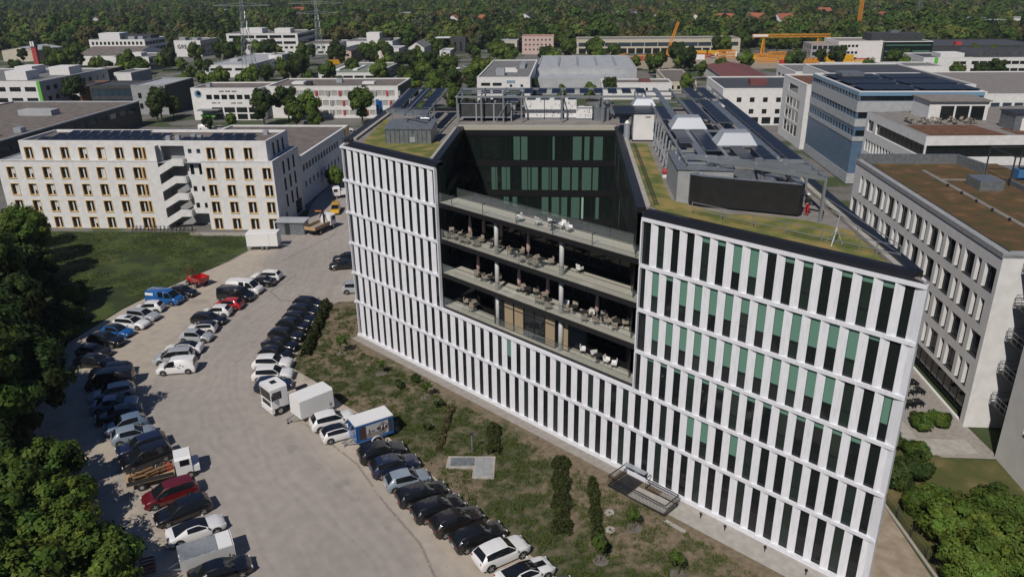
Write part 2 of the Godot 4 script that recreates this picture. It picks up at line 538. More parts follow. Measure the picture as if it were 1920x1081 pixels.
	sheet("ground_bed", [[-26.2, -98], [-26.6, -88], [-25.8, -80.1], [-21.7, -76.2], [-18.5, -72.0], [-14.4, -68.1], [-10.4, -62.3], [-6.5, -57.6], [-3.0, -53.5], [0.2, -49.4], [3.1, -45.8], [8, -37.5], [27, -37.5], [27, -42], [-18, -87], [-19, -100], [-24.4, -100]], -0.006, picture_material("bed", bed), rb)
	# ---- concrete strip along the facade, wider path at its near end
	sheet("facade_strip", [[-19.56, -88.89], [-20.4, -88.0], [9.1, -58.3], [9.8, -59.3]], 0.006, M.paving)
	sheet("facade_path", [[13.0, -55.9], [11.4, -54.4], [23.5, -42.3], [25.48, -43.6]], 0.006, M.concrete)
	# ---- right-hand side: trodden earth, kerb, lawn and paved court
	sheet("dirt_path", [[25.48, -43.6], [23.5, -42.3], [20, -37.5], [31, -37.5], [31.4, -54], [30, -75], [27.5, -75]], -0.002, M.dirt)
	sheet("side_lawn", [[31.6, -37.5], [45, -37.5], [45, -60], [40, -60.6], [38, -64], [39, -80], [30.2, -80], [31.6, -54]], -0.008, M.lawn_dry)
	sheet("paved_court", [[38, -64], [40, -60.6], [45.2, -60.2], [45.2, -66], [47.6, -106], [44, -106], [39, -80]], -0.004, M.paving)
	sheet("side_street", [[30.5, -80], [39, -80], [44, -106], [62, -260], [48, -260], [31, -110]], -0.010, M.asphalt)
	var kb := Shape.new()
	for a in [[[31.5, -37.5], [31.5, -54.2]], [[31.5, -54.2], [30.2, -76]]]:
		kb.bar(Vector3(a[0][0], 0.06, a[0][1]), Vector3(a[1][0], 0.06, a[1][1]), 0.22, 0.14)
	structure(kb, "kerb", M.concrete)
	# ---- streets of the district
	for a in [["back_street", -27.5, -15.5, 290, 500], ["cross_street", -330, 60, 214, 234]]:
		var e := []
		for p in [[a[1], a[3]], [a[2], a[3]], [a[2], a[4]], [a[1], a[4]]]:
			var k := site(p[0], p[1])
			e.append([k.x, k.z])
		sheet(a[0], e, -0.012 if a[0] == "back_street" else -0.016, M.asphalt)
	# ---- crane yard
	var yard := []
	for p in [[20, 392], [190, 392], [190, 462], [20, 462]]:
		var k := site(p[0], p[1])
		yard.append([k.x, k.z])
	sheet("crane_yard_ground", yard, -0.02, M.dirt)

# ---------------------------------------------------------------- the long white office building
const FO := Vector3(-19.56, 0, -88.89)     # facade start (far end)
const FT := Vector3(0.70515, 0, 0.70906)   # along the facade
const FN := Vector3(-0.70906, 0, 0.70515)  # out of the facade
const FLEN := 63.87
const NOTCH0 := 16.75
const NOTCH1 := 42.45
const LEVEL := [24.24, 20.32, 16.41, 12.57, 8.71, 4.85, 0.25]
var office: Node3D

func fp(s: float, y: float, d: float) -> Vector3:
	return FO + FT * s - FN * d + Vector3(0, y, 0)

# a wall sheet from o along dx with rectangular openings (s, y, width, height), each with reveals of the given depth
func facade(b: Shape, o: Vector3, dx: Vector3, nrm: Vector3, wide: float, high: float, holes: Array, depth: float):
	var ys := [0.0, high]
	for r in holes:
		ys.append(r.position.y)
		ys.append(r.end.y)
	ys.sort()
	for j in ys.size() - 1:
		var y0: float = ys[j]
		var y1: float = ys[j + 1]
		if y1 - y0 < 0.001:
			continue
		var cuts := []
		for r in holes:
			if r.position.y < y1 - 0.001 and r.end.y > y0 + 0.001:
				cuts.append([r.position.x, r.end.x])
		cuts.sort_custom(func(p, q): return p[0] < q[0])
		var x := 0.0
		for c in cuts + [[wide, wide]]:
			if c[0] > x + 0.001:
				b.quad(o + dx * x + Vector3.UP * y0, o + dx * c[0] + Vector3.UP * y0, o + dx * c[0] + Vector3.UP * y1, o + dx * x + Vector3.UP * y1, nrm)
			x = maxf(x, c[1])
	for r in holes:
		var p: Vector3 = o + dx * r.position.x + Vector3.UP * r.position.y
		var a: Vector3 = dx * r.size.x
		var u: Vector3 = Vector3.UP * r.size.y
		var i := -nrm * depth
		b.quad(p, p + a, p + a + i, p + i, Vector3.UP)
		b.quad(p + u, p + a + u, p + a + u + i, p + u + i, Vector3.DOWN)
		b.quad(p, p + u, p + u + i, p + i, dx)
		b.quad(p + a, p + a + u, p + a + u + i, p + a + i, -dx)

func frame_basis(dx: Vector3, nrm: Vector3) -> Basis:
	return Basis(dx, Vector3.UP, nrm)

# a window unit of shared meshes: frame with bars, and a pane as its child
func window_unit(parent: Node, at: Vector3, dx: Vector3, nrm: Vector3, w: float, h: float, bars: Array, fm: Material, gm: Material, t := 0.07) -> MeshInstance3D:
	var key := "win %.2f %.2f %s %.2f" % [w, h, str(bars), t]
	if not shared.has(key):
		var s := Shape.new()
		s.box(Vector3(0, h / 2 - t / 2, 0), Vector3(w, t, 0.09))
		s.box(Vector3(0, -h / 2 + t / 2, 0), Vector3(w, t, 0.09))
		for x in [-1, 1]:
			s.box(Vector3(x * (w / 2 - t / 2), 0, 0), Vector3(t, h - 2 * t, 0.09))
		for q in bars:   # [vertical?, position from -0.5 to 0.5]
			if q[0]:
				s.box(Vector3(q[1] * w, 0, 0), Vector3(t, h - 2 * t, 0.08))
			else:
				s.box(Vector3(0, q[1] * h, 0), Vector3(w - 2 * t, t, 0.08))
		shared[key] = s.mesh()
		var g := Shape.new()
		g.box(Vector3(0, 0, -0.01), Vector3(w - t, h - t, 0.03))
		shared[key + "g"] = g.mesh()
	var f := part(shared[key], "window", fm, parent, Transform3D(frame_basis(dx, nrm), at - origin_of(parent)))
	part(shared[key + "g"], "pane", gm, f)
	return f

func box_mesh(x: float, y: float, z: float) -> Mesh:
	var key := "box %.3f %.3f %.3f" % [x, y, z]
	if not shared.has(key):
		var s := Shape.new()
		s.box(Vector3.ZERO, Vector3(x, y, z))
		shared[key] = s.mesh()
	return shared[key]

func wedge_mesh(h: float) -> Mesh:   # one folded facade panel: flush at its far edge, set back at its near edge
	var key := "wedge %.2f" % h
	if not shared.has(key):
		var s := Shape.new()
		s.prism([Vector2(0, 0), Vector2(0.03, 0.0), Vector2(0.56, -0.20), Vector2(0.56, -0.26), Vector2(0, -0.26)], -h / 2, h / 2, true, true)
		shared[key] = s.mesh()
	return shared[key]

func poly_site(a: Array) -> Array:
	return a.map(func(p):
		var k := site(p[0], p[1])
		return Vector2(k.x, k.z))

func main_building():
	office = thing("office_building", "white six-storey office building with folded facade panels and a black open courtyard", "building", site(0, 85))
	var rows := []
	for k in 6:
		rows.append([[0.0, NOTCH0], [NOTCH1, FLEN]] if k < 4 else [[0.0, FLEN]])
	# blinds per row of the near section: drop (share of the pane, from the top), counted from the courtyard
	var blinds := [
		[0.0, 0.0, 0.0, 0.0, 0.14, 0.12, 0.62, 0.62, 0.05, 0.13, 0.13, 0.05, 0.13, 0.12, 0.12, 0.0],
		[0.0, 0.6, 0.12, 0.62, 0.62, 0.62, 0.62, 0.35, 0.64, 0.62, 0.62, 0.62, 0.5, 0.62, 0.1, 0.0],
		[0.0, 0.62, 0.62, 0.62, 0.62, 0.62, 0.62, 0.62, 0.62, 0.62, 0.62, 0.62, 0.62, 0.0, 0.0, 0.62],
		[0.0, 0.1, 0.12, 0.13, 0.13, 0.13, 0.13, 0.12, 0.13, 0.13, 0.13, 0.13, 0.13, 0.13, 0.14, 0.0],
	]
	for k in 6:
		var y1: float = LEVEL[k]
		var y0: float = LEVEL[k + 1]
		var lower := y0 + (0.0 if k < 5 else 0.1)
		var h: float = y1 - 0.28 - lower
		var phase: float = 0.95 if k % 2 == 0 else 0.66
		for r in rows[k]:
			# floor ledge, then one panel and one window for each module
			var lg := Shape.new()
			var a := fp(r[0], y1 - 0.14, 0.14)
			var z := fp(r[1], y1 - 0.14, 0.14)
			lg.box((a + z) / 2, Vector3((z - a).length() - 0.02, 0.28, 0.32), frame_basis(FT, FN))
			put(lg, "ledge", M.white_panel, office)
			var first := true
			var p := phase
			var idx := 0
			while p < r[0] + 0.15:
				p += 1.327
			var edge: float = r[0] + 0.13
			while edge < r[1] - 0.75:
				var last: bool = p > r[1] - 0.9
				var stop: float = minf(p, r[1] - (0.79 if r[1] == FLEN else 0.16))
				var ww := stop - edge
				if ww > 0.16:
					var mid := fp((edge + stop) / 2, lower + h / 2, 0.25)
					var wq := snappedf(ww + 0.06, 0.05)
					var wn := window_unit(office, mid, FT, FN, wq, h, [[false, -0.16]] if k < 5 else [], M.black_metal, [M.glass, M.glass_reflect_grey, M.glass_reflect_soft][(idx * 7 + k * 3 + idx * idx) % 3], 0.06)  # mixed panes: two of the three carry painted reflections
					var drop := 0.0
					if k < 4 and r[0] > 30.0 and idx < 16:
						drop = blinds[k][idx]
					elif k == 4 and r[0] == 0.0 and idx in [20, 36, 37, 39]:
						drop = 0.55
					if drop > 0.0:
						var bh := snappedf(h * 0.98 * drop, 0.05)
						part(box_mesh(wq - 0.14, bh, 0.02), "blind", M.blind_teal, wn, Transform3D(Basis(), Vector3(0, h / 2 - 0.06 - bh / 2, 0.022)))
				if stop < p - 0.01 or p + 0.66 > r[1] - 0.1:
					break
				part(wedge_mesh(h), "facade_panel", M.white_panel, office, Transform3D(frame_basis(FT, FN), fp(p, lower + h / 2, 0.0) - office.position))
				edge = p + 0.555
				p += 1.327
				idx += 1
			# vertical frames at the section's ends
			var fr := Shape.new()
			var fr2 := Shape.new()
			fr.box(fp(r[0] + 0.06, lower + h / 2, 0.14), Vector3(0.12, h, 0.36), frame_basis(FT, FN))
			if r[1] == FLEN:
				var hh := Vector3.UP * h
				var e0 := fp(FLEN - 0.80, lower, 0.24)
				var e1 := fp(FLEN, lower, 0.0)
				var e2 := fp(FLEN, lower, 0.4)
				fr2.quad(e0, e1, e1 + hh, e0 + hh, FN)
				fr2.quad(e1, e2, e2 + hh, e1 + hh, FT)
			else:
				fr2.box(fp(r[1] - 0.07, lower + h / 2, 0.14), Vector3(0.14, h, 0.36), frame_basis(FT, FN))
			put(fr, "end_frame", M.white_panel, office)
			put(fr2, "end_frame", M.white_panel, office)
	var foot := Shape.new()
	foot.box((fp(0, 0.17, 0.16) + fp(FLEN, 0.17, 0.16)) / 2, Vector3(FLEN, 0.36, 0.5), frame_basis(FT, FN))
	put(foot, "plinth", M.white_panel, office)
	# bodies of the three wings and of the two lower floors, a hand behind the facade
	var i := 0.30
	var f0 := fp(0, 0, i)
	var m0 := fp(NOTCH0, 0, i)
	var n0 := fp(NOTCH1, 0, i)
	var r0 := fp(FLEN, 0, i)
	var xz := func(v: Vector3): return Vector2(v.x, v.z)
	var ps := func(u, w): return xz.call(site(u, w))
	var left_wing := [xz.call(f0), xz.call(m0), ps.call(-13.7, 97.2), ps.call(-26.4, 97.2)]
	var right_wing := [xz.call(n0), xz.call(r0), ps.call(22.0, 46.2), ps.call(22.0, 97.2), ps.call(5.6, 97.2)]
	var back_wing := [ps.call(-26.4, 97.2), ps.call(22.0, 97.2), ps.call(22.0, 112.0), ps.call(-26.4, 112.0)]
	for w in [left_wing, right_wing, back_wing]:
		var s := Shape.new()
		s.prism(w, 0.0, 24.18, true, false)
		put(s, "wall", M.black_sheet, office)
		var t := Shape.new()
		t.prism(w, 24.3, 24.3, false, true)
		put(t, "roof", M.gravel_roof, office)
	var low := Shape.new()
	low.prism([xz.call(m0), xz.call(n0), ps.call(5.6, 97.2), ps.call(-13.7, 97.2)], 0.0, 8.62, true, true)
	put(low, "courtyard_base", M.black_sheet, office)
	# white ledges round the two outer sides
	for a in [[-26.4, 86.9, 112.0], [22.0, 46.4, 112.0]]:
		for y in LEVEL:
			var s := Shape.new()
			var sg: float = signf(a[0])
			s.bar(site(a[0] + 0.1 * sg, a[1], y - 0.14), site(a[0] + 0.1 * sg, a[2], y - 0.14), 0.3, 0.28)
			put(s, "ledge", M.white_panel, office)
	# courtyard walls: black spandrels, glass bays and curtains behind some of them
	courtyard_wall(site(-13.7, 97.15), Vector3(CA, 0, SA), Vector3(-SA, 0, CA), 19.3, [
		[[-7.2, -6.41], [-6.24, -5.45], [-2.26, -1.98], [0.3, 1.44], [1.76, 2.39], [2.85, 4.06]],
		[[-10.09, -9.36], [-8.79, -7.71], [-6.2, -5.08], [-4.91, -4.12], [-3.62, -2.48], [-2.31, -1.55], [-1.02, 0.09], [0.26, 1.05], [1.51, 2.71], [2.83, 3.6]],
		[[-8.57, -7.92], [-7.42, -6.77], [-3.62, -2.76], [-2.33, -1.19], [-1.05, -0.31], [0.2, 1.29], [1.44, 1.79], [3.35, 3.8]]], -13.7)
	courtyard_wall(site(5.55, 97.0), Vector3(-SA, 0, CA), Vector3(-CA, 0, -SA), 36.0, [[[3.0, 3.5], [9.6, 10.2]], [[14.0, 14.9]], [[18.0, 18.7], [24.5, 25.0]]], 0.0)
	courtyard_wall(site(-13.65, 77.5), Vector3(SA, 0, -CA), Vector3(CA, 0, SA), 19.5, [[], [], []], 0.0)

func courtyard_wall(o: Vector3, dx: Vector3, nrm: Vector3, length: float, curtains: Array, base_u: float):
	for k in 4:
		var y1: float = LEVEL[k]
		var y0: float = LEVEL[k + 1]
		var sp := Shape.new()
		sp.box(o + dx * length / 2 + Vector3.UP * (y1 - 0.35) + nrm * 0.06, Vector3(length, 0.7, 0.16), frame_basis(dx, nrm))
		put(sp, "spandrel", M.black_metal, office)
		var bays := int(length / 1.37)
		for b in bays:
			var at := o + dx * (length / bays * (b + 0.5)) + Vector3.UP * (y0 + (y1 - y0 - 0.7) / 2) + nrm * 0.04
			window_unit(office, at, dx, nrm, snappedf(length / bays, 0.01), snappedf(y1 - y0 - 0.7, 0.05), [[false, 0.5 - 0.03]], M.black_metal, M.glass_green)
		if k < 3:
			for c in curtains[k]:
				var cw: float = c[1] - c[0]
				var s: float = (c[0] + c[1]) / 2 - base_u
				part(box_mesh(snappedf(cw, 0.02), y1 - y0 - 0.95, 0.02), "curtain", M.curtain_teal if absf(c[0] - 1.44) > 0.01 else M.curtain_pale, office, Transform3D(frame_basis(dx, nrm), o + dx * s + Vector3.UP * (y0 + 0.13 + (y1 - y0 - 0.95) / 2) + nrm * 0.075 - office.position))

# ---------------------------------------------------------------- open terraces in the notch
func main_terraces():
	for k in 4:
		var y: float = LEVEL[k + 1] + 0.25
		var deep := 2.6 if k == 0 else 4.7
		var sl := Shape.new()
		var a := fp(NOTCH0 + 0.02, y - 0.26, deep / 2 + 0.3)
		var z := fp(NOTCH1 - 0.02, y - 0.26, deep / 2 + 0.3)
		sl.box((a + z) / 2, Vector3((z - a).length(), 0.46, deep), frame_basis(FT, FN))
		put(sl, "terrace_slab", M.black_metal, office)
		# deck boards in long planks
		for q in 6:
			if k == 3 and q > 3:
				continue
			var d0 := 0.42 + q * 0.44
			part(box_mesh(25.4, 0.03, 0.42), "plank", M.deck, office, Transform3D(frame_basis(FT, FN), fp((NOTCH0 + NOTCH1) / 2, y - 0.01, d0 + 0.2) - office.position))
		# glass balustrade, pane by pane, with a thin rail
		for n in 10:
			var s0 := NOTCH0 + 0.15 + n * 2.55
			part(box_mesh(2.5, 1.0, 0.02), "pane", M.rail_glass, office, Transform3D(frame_basis(FT, FN), fp(s0 + 1.25, y + 0.52, 0.35) - office.position))
		var rl := Shape.new()
		rl.bar(fp(NOTCH0 + 0.1, y + 1.05, 0.35), fp(NOTCH1 - 0.1, y + 1.05, 0.35), 0.04)
		if k == 0:
			rl.bar(fp(NOTCH0 + 0.1, y + 1.05, 2.8), fp(NOTCH1 - 0.1, y + 1.05, 2.8), 0.04)
			for n in 6:
				rl.bar(fp(NOTCH0 + 2.0 + n * 4.6, y, 0.45), fp(NOTCH0 + 2.0 + n * 4.6, y + 1.0, 0.45), 0.07, 0.05)
				rl.bar(fp(NOTCH0 + 2.0 + n * 4.6, y + 1.0, 0.45), fp(NOTCH0 + 2.0 + n * 4.6, y + 1.0, 0.9), 0.07, 0.05)
		put(rl, "handrail", M.dark_metal, office)
		if k == 0:
			for n in 10:
				part(box_mesh(2.5, 1.0, 0.02), "pane", M.rail_glass, office, Transform3D(frame_basis(FT, FN), fp(NOTCH0 + 1.4 + n * 2.55, y + 0.52, 2.8) - office.position))
			continue
		# the glazed rooms behind
		var yt: float = LEVEL[k] - 0.2
		for n in 14:
			if k == 3 and n in [4, 5, 6, 7, 8]:
				continue
			var s1 := NOTCH0 + 0.1 + (n + 0.5) * 25.5 / 14
			window_unit(office, fp(s1, (y + yt) / 2, 4.9), FT, FN, 1.82, snappedf(yt - y, 0.05), [[false, 0.2]], M.black_metal, M.glass)
	# the lid over the glazed rooms, behind the upper deck
	var lid := Shape.new()
	lid.box((fp(NOTCH0, 20.2, 4.0) + fp(NOTCH1, 20.2, 4.0)) / 2, Vector3(25.5, 0.3, 2.4), frame_basis(FT, FN))
	put(lid, "roof", M.black_sheet, office)
	# round columns through the open floors
	for s in [NOTCH0 + 7.95, NOTCH0 + 16.5]:
		for k in [1, 2, 3]:
			var c := Shape.new()
			c.tube(fp(s, LEVEL[k + 1] + 0.2, 0.95), fp(s, LEVEL[k] - 0.2, 0.95), 0.22, 0.22, 12)
			put(c, "column", M.steel_light, office, true)
	# timber room on the lowest open floor
	var ty: float = LEVEL[4] + 0.25
	for n in 7:
		var s := NOTCH0 + 8.2 + n * 1.4
		var lit := n in [1, 2, 5, 6]
		window_unit(office, fp(s, ty + 1.65, 0.9 if n < 6 else 1.2), FT, FN, 1.4, 3.3, [[false, 0.22]], M.black_metal, M.oak_panel if lit else M.glass, 0.08)
	# ---- furniture: one chair, table and closed parasol, then copies
	var chair := thing("terrace_chair", "woven tan armchair on the planked terraces of the office courtyard", "chair", Vector3.ZERO, 0.0, "terrace chairs")
	var s := Shape.new()
	s.box(Vector3(0, 0.42, 0), Vector3(0.5, 0.07, 0.5))
	part(s.mesh(), "seat", M.rattan, chair)
	s = Shape.new()
	s.box(Vector3(0, 0.66, -0.24), Vector3(0.52, 0.46, 0.06), Basis(Vector3.RIGHT, -0.15))
	s.box(Vector3(-0.25, 0.56, -0.02), Vector3(0.05, 0.22, 0.44))
	s.box(Vector3(0.25, 0.56, -0.02), Vector3(0.05, 0.22, 0.44))
	part(s.mesh(), "backrest", M.rattan, chair)
	for x in [-0.2, 0.2]:
		for z in [-0.2, 0.2]:
			part(box_mesh(0.04, 0.4, 0.04), "leg", M.dark_metal, chair, Transform3D(Basis(), Vector3(x, 0.2, z)))
	var table := thing("terrace_table", "small dark round table between woven chairs on the planked terraces", "table", Vector3.ZERO, 0.0, "terrace tables")
	s = Shape.new()
	s.tube(Vector3(0, 0.71, 0), Vector3(0, 0.75, 0), 0.42, 0.42, 14)
	part(s.mesh(), "table_top", M.dark_metal, table)
	s = Shape.new()
	s.tube(Vector3(0, 0.02, 0), Vector3(0, 0.71, 0), 0.04, 0.04, 8)
	part(s.mesh(), "leg", M.dark_metal, table)
	s = Shape.new()
	s.tube(Vector3(0, 0, 0), Vector3(0, 0.03, 0), 0.25, 0.22, 12)
	part(s.mesh(), "base", M.dark_metal, table)
	var para := thing("parasol", "closed dusty pink parasol standing on a courtyard terrace of the office", "parasol", Vector3.ZERO, 0.0, "closed parasols on the terraces")
	s = Shape.new()
	s.tube(Vector3(0, 0, 0), Vector3(0, 2.7, 0), 0.03, 0.03, 8)
	part(s.mesh(), "pole", M.alu, para)
	s = Shape.new()
	for e in [[0.7, 0.12, 1.0, 0.20], [1.0, 0.20, 1.8, 0.17], [1.8, 0.17, 2.65, 0.05]]:
		s.tube(Vector3(0, e[0], 0), Vector3(0, e[2], 0), e[1], e[3], 9)
	part(s.mesh(), "canopy", M.pink_cloth, para)
	s = Shape.new()
	s.box(Vector3(0, 0.05, 0), Vector3(0.6, 0.1, 0.6))
	part(s.mesh(), "base", M.dark_metal, para)
	var started := {}
	var set_out := func(src: Node3D, called: String, at: Vector3, turn: float, white := false):
		if not started.has(called) and not white:
			started[called] = true
			src.position = at
			src.rotation.y = turn
			return
		var o := dup(src, called, at, turn, src.get_meta("label"), src.get_meta("group"))
		if white:
			o.set_meta("label", "white moulded chair on a planked terrace of the office courtyard")
			o.set_meta("group", "white terrace chairs")
			for c in o.get_children():
				if not c.name.begins_with("leg"):
					c.material_override = M.white_plastic
	var base := -0.4
	for e in [[1, [[1.0, 1.1], [2.5, 0.9], [4.3, 0.9], [6.2, 1.5], [9.9, 1.2], [12.2, 0.8], [13.6, 1.1]]], [2, [[4.9, 1.3], [6.2, 1.4], [11.1, 1.7], [12.8, 1.3], [14.6, 0.9], [17.4, 1.4], [18.9, 1.0], [20.8, 1.6], [22.2, 1.6]]], [3, [[2.4, 2.0], [3.6, 1.6]]]]:
		for q in e[1]:
			var c := fp(NOTCH0 + q[0], LEVEL[e[0] + 1] + 0.26, q[1] + 0.35)
			var a0 := rng.randf() * TAU
			set_out.call(table, "terrace_table", c, a0)
			for n in rng.randi_range(2, 3):
				var a := a0 + n * TAU / 3.0 + rng.randf_range(-0.3, 0.3)
				var rad := rng.randf_range(0.62, 0.85)
				set_out.call(chair, "terrace_chair", c + Vector3(sin(a) * rad, 0, cos(a) * rad), a + PI + rng.randf_range(-0.3, 0.3))
	for q in [[0, 11.0, 0.7], [0, 13.2, 1.1], [0, 14.4, 1.6], [0, 15.6, 1.7], [0, 16.6, 1.5], [2, 16.2, 1.6], [2, 19.2, 2.0], [1, 17.4, 2.2], [3, 18.5, 1.6], [3, 19.7, 1.7], [3, 21.5, 1.4], [3, 22.4, 1.3]]:
		set_out.call(chair, "terrace_chair", fp(NOTCH0 + q[1], LEVEL[q[0] + 1] + 0.26, q[2] + 0.3), rng.randf() * TAU, true)
	set_out.call(table, "terrace_table", fp(NOTCH0 + 15.0, LEVEL[1] + 0.26, 1.3), 0.0)
	set_out.call(table, "terrace_table", fp(NOTCH0 + 20.6, LEVEL[4] + 0.26, 1.5), 0.0)
	for q in [[1, 2.7, 1.9], [1, 11.2, 1.8], [1, 6.0, 3.2], [1, 3.6, 3.0], [2, 3.7, 2.0], [2, 9.8, 1.9], [2, 13.5, 2.1], [2, 19.7, 2.0]]:
		set_out.call(para, "parasol", fp(NOTCH0 + q[1], LEVEL[q[0] + 1] + 0.26, q[2] + 0.3), 0.0)

# ---------------------------------------------------------------- roof of the office building
func site_box(s: Shape, u0: float, u1: float, w0: float, w1: float, y0: float, y1: float):
	s.box((site(u0, w0, y0) + site(u1, w1, y1)) / 2, Vector3(absf(u1 - u0), y1 - y0, absf(w1 - w0)), Basis(Vector3(CA, 0, SA), Vector3.UP, Vector3(-SA, 0, CA)))

func solar_panel(parent: Node, u0: float, u1: float, w0: float, w1: float, y: float, tilt := 0.0):
	var b := Basis(Vector3(CA, 0, SA), Vector3.UP, Vector3(-SA, 0, CA)) * Basis(Vector3.RIGHT, tilt)
	var at := site((u0 + u1) / 2, (w0 + w1) / 2, y) - origin_of(parent)
	var fw := snappedf(u1 - u0, 0.05)
	var fl := snappedf(w1 - w0, 0.05)
	var o := part(box_mesh(fw, 0.05, fl), "solar_panel", M.pv_frame, parent, Transform3D(b, at))
	part(box_mesh(fw - 0.06, 0.02, fl - 0.06), "cell_sheet", M.pv_cell, o, Transform3D(Basis(), Vector3(0, 0.03, 0)))

func hood(u: float, w: float, y: float, size: float, label: String):
	var o := thing("ventilation_hood", label, "ventilation hood", site(u, w, y), -0.0785)
	var ring := [[0.0, 0.62], [0.75, 0.66], [1.35, 1.25], [1.45, 1.27], [2.15, 0.82], [2.2, 0.8]]
	var names := ["duct", "flare", "eave", "cap", "cap"]
	for i in ring.size() - 1:
		var s := Shape.new()
		var a: float = ring[i][1] * size
		var b: float = ring[i + 1][1] * size
		var y0: float = ring[i][0] * size
		var y1: float = ring[i + 1][0] * size
		var cs := [Vector2(-1, -0.8), Vector2(1, -0.8), Vector2(1, 0.8), Vector2(-1, 0.8)]
		for k in 4:
			var p: Vector2 = cs[k]
			var q: Vector2 = cs[(k + 1) % 4]
			s.quad(Vector3(p.x * a, y0, p.y * a), Vector3(q.x * a, y0, q.y * a), Vector3(q.x * b, y1, q.y * b), Vector3(p.x * b, y1, p.y * b), Vector3(p.x + q.x, 0, p.y + q.y))
		if i == ring.size() - 2:
			s.quad(Vector3(-b, y1, -b * 0.8), Vector3(b, y1, -b * 0.8), Vector3(b, y1, b * 0.8), Vector3(-b, y1, b * 0.8), Vector3.UP)
		part(s.mesh(), names[i], M.alu, o)

func main_roof():
	# black sloping parapet over the facade, with a pale flashing inside it
	for r in [[0.0, NOTCH0 + 0.1], [NOTCH1 - 0.1, FLEN]]:
		var s := Shape.new()
		var pr := [[0.12, 24.24], [0.20, 24.46], [0.66, 24.70], [1.20, 24.70], [1.20, 24.2]]
		var e0 := 0.95 if r[0] == 0.0 else 0.0
		var e1 := 0.95 if r[1] == FLEN else 0.0
		for i in pr.size() - 1:
			s.quad(fp(r[0] + e0 * minf(1, i), pr[i][1], pr[i][0]), fp(r[1] - e1 * minf(1, i), pr[i][1], pr[i][0]), fp(r[1] - e1, pr[i + 1][1], pr[i + 1][0]), fp(r[0] + e0, pr[i + 1][1], pr[i + 1][0]), FN if i < 3 else -FN)
		put(s, "parapet", M.black_metal, office)
	# copings on the other edges: dark outside, pale inside
	for e in [[-26.2, 88.6, -26.2, 112.0, 1], [21.8, 46.8, 21.8, 112.0, -1], [-13.9, 77.9, -13.9, 97.2, -1], [5.8, 60.7, 5.8, 97.2, 1], [-26.2, 111.8, 21.8, 111.8, 0]]:
		var s := Shape.new()
		s.bar(site(e[0], e[1], 24.46), site(e[2], e[3], 24.46), 0.75, 0.48)
		put(s, "parapet", M.black_metal, office)
		if e[4] != 0:
			var t := Shape.new()
			t.bar(site(e[0] + 0.6 * e[4], e[1] + 1.2, 24.46), site(e[2] + 0.6 * e[4], e[3], 24.46), 0.42, 0.24)
			put(t, "flashing", M.concrete, office)
	var bk := Shape.new()
	bk.bar(site(-14.2, 97.4, 24.45), site(5.6, 97.4, 24.45), 0.7, 0.6)
	put(bk, "coping", M.deck, office)
	# planted roofs
	var g := func(d: float, s: float): 
		var v := fp(s, 0, d)
		return Vector2(v.x, v.z)
	var pl := Shape.new()
	pl.prism([g.call(1.4, 1.8), g.call(1.4, 15.6)] + poly_site([[-14.9, 88.0], [-16.2, 90.5], [-20.5, 91.5], [-24.6, 104.0], [-25.3, 104.0]]), 24.36, 24.36, false, true)
	put(pl, "planted_roof", M.sedum, office)
	pl = Shape.new()
	pl.prism([g.call(1.4, 44.0), g.call(1.4, 62.2)] + poly_site([[20.9, 49.5], [20.9, 56.0], [18.8, 58.3], [17.5, 59.0], [14.5, 60.2], [12.5, 60.0], [10.2, 62.3], [8.6, 64.5], [8.7, 88.5], [6.75, 88.5], [6.75, 62.5]]), 24.36, 24.36, false, true)
	put(pl, "planted_roof", M.sedum, office)
	# ---- solar canopy of the near wing
	var T := 27.7
	var c := thing("solar_canopy", "steel canopy carrying long rows of dark solar panels above the office roof", "solar canopy", site(14, 85, 24.3))
	var us := [9.7, 11.5, 13.4, 15.1, 17.4, 19.25]
	for u in us:
		var s := Shape.new()
		s.bar(site(u, 64.5 if u < 15 else 62.5, T - 0.12), site(u, 109.5, T - 0.12), 0.14, 0.2)
		put(s, "beam", M.galvanised, c)
	for k in 10:
		var w := 65.0 + k * 4.9
		var s := Shape.new()
		s.bar(site(9.7, w, T - 0.35), site(19.25, w, T - 0.35), 0.12, 0.22)
		put(s, "cross_beam", M.galvanised, c)
		for u in [9.7, 19.25]:
			var p := Shape.new()
			p.bar(site(u, w, 24.3), site(u, w, T - 0.4), 0.14)
			put(p, "post", M.galvanised, c)
	for e in [[9.75, 10.85, 83.7, 92.9], [10.05, 11.25, 71.3, 79.1], [11.8, 13.15, 67.9, 78.6], [13.5, 14.8, 83.7, 97.9], [15.35, 16.75, 81.9, 97.9], [15.1, 16.35, 98.7, 109.0], [16.8, 18.1, 98.7, 109.0], [14.15, 15.3, 64.3, 70.2], [15.95, 17.1, 64.3, 70.2], [17.95, 19.2, 64.4, 98.4]]:
		var n := int(round((e[3] - e[2]) / 2.0))
		for k in n:
			var w: float = e[2] + (e[3] - e[2]) * k / n
			solar_panel(c, e[0], e[1], w + 0.03, w + (e[3] - e[2]) / n - 0.03, T + 0.12)
	for e in [[11.0, 11.7, 66, 109], [13.2, 13.5, 66, 109], [16.85, 17.7, 66, 97]]:
		var s := Shape.new()
		site_box(s, e[0], e[1], e[2], e[3], T, T + 0.04)
		put(s, "walkway_grating", M.zinc, c)
	# the steel nose of the canopy towards the street
	for e in [[[9.6, 66.4], [19.2, 58.3]], [[19.2, 58.3], [19.3, 64.2]], [[9.6, 66.4], [19.3, 64.2]], [[12.4, 65.8], [19.25, 60.2]], [[15.2, 65.2], [19.25, 62.0]]]:
		var s := Shape.new()
		s.bar(site(e[0][0], e[0][1], T), site(e[1][0], e[1][1], T), 0.22, 0.28)
		put(s, "nose_beam", M.galvanised, c)
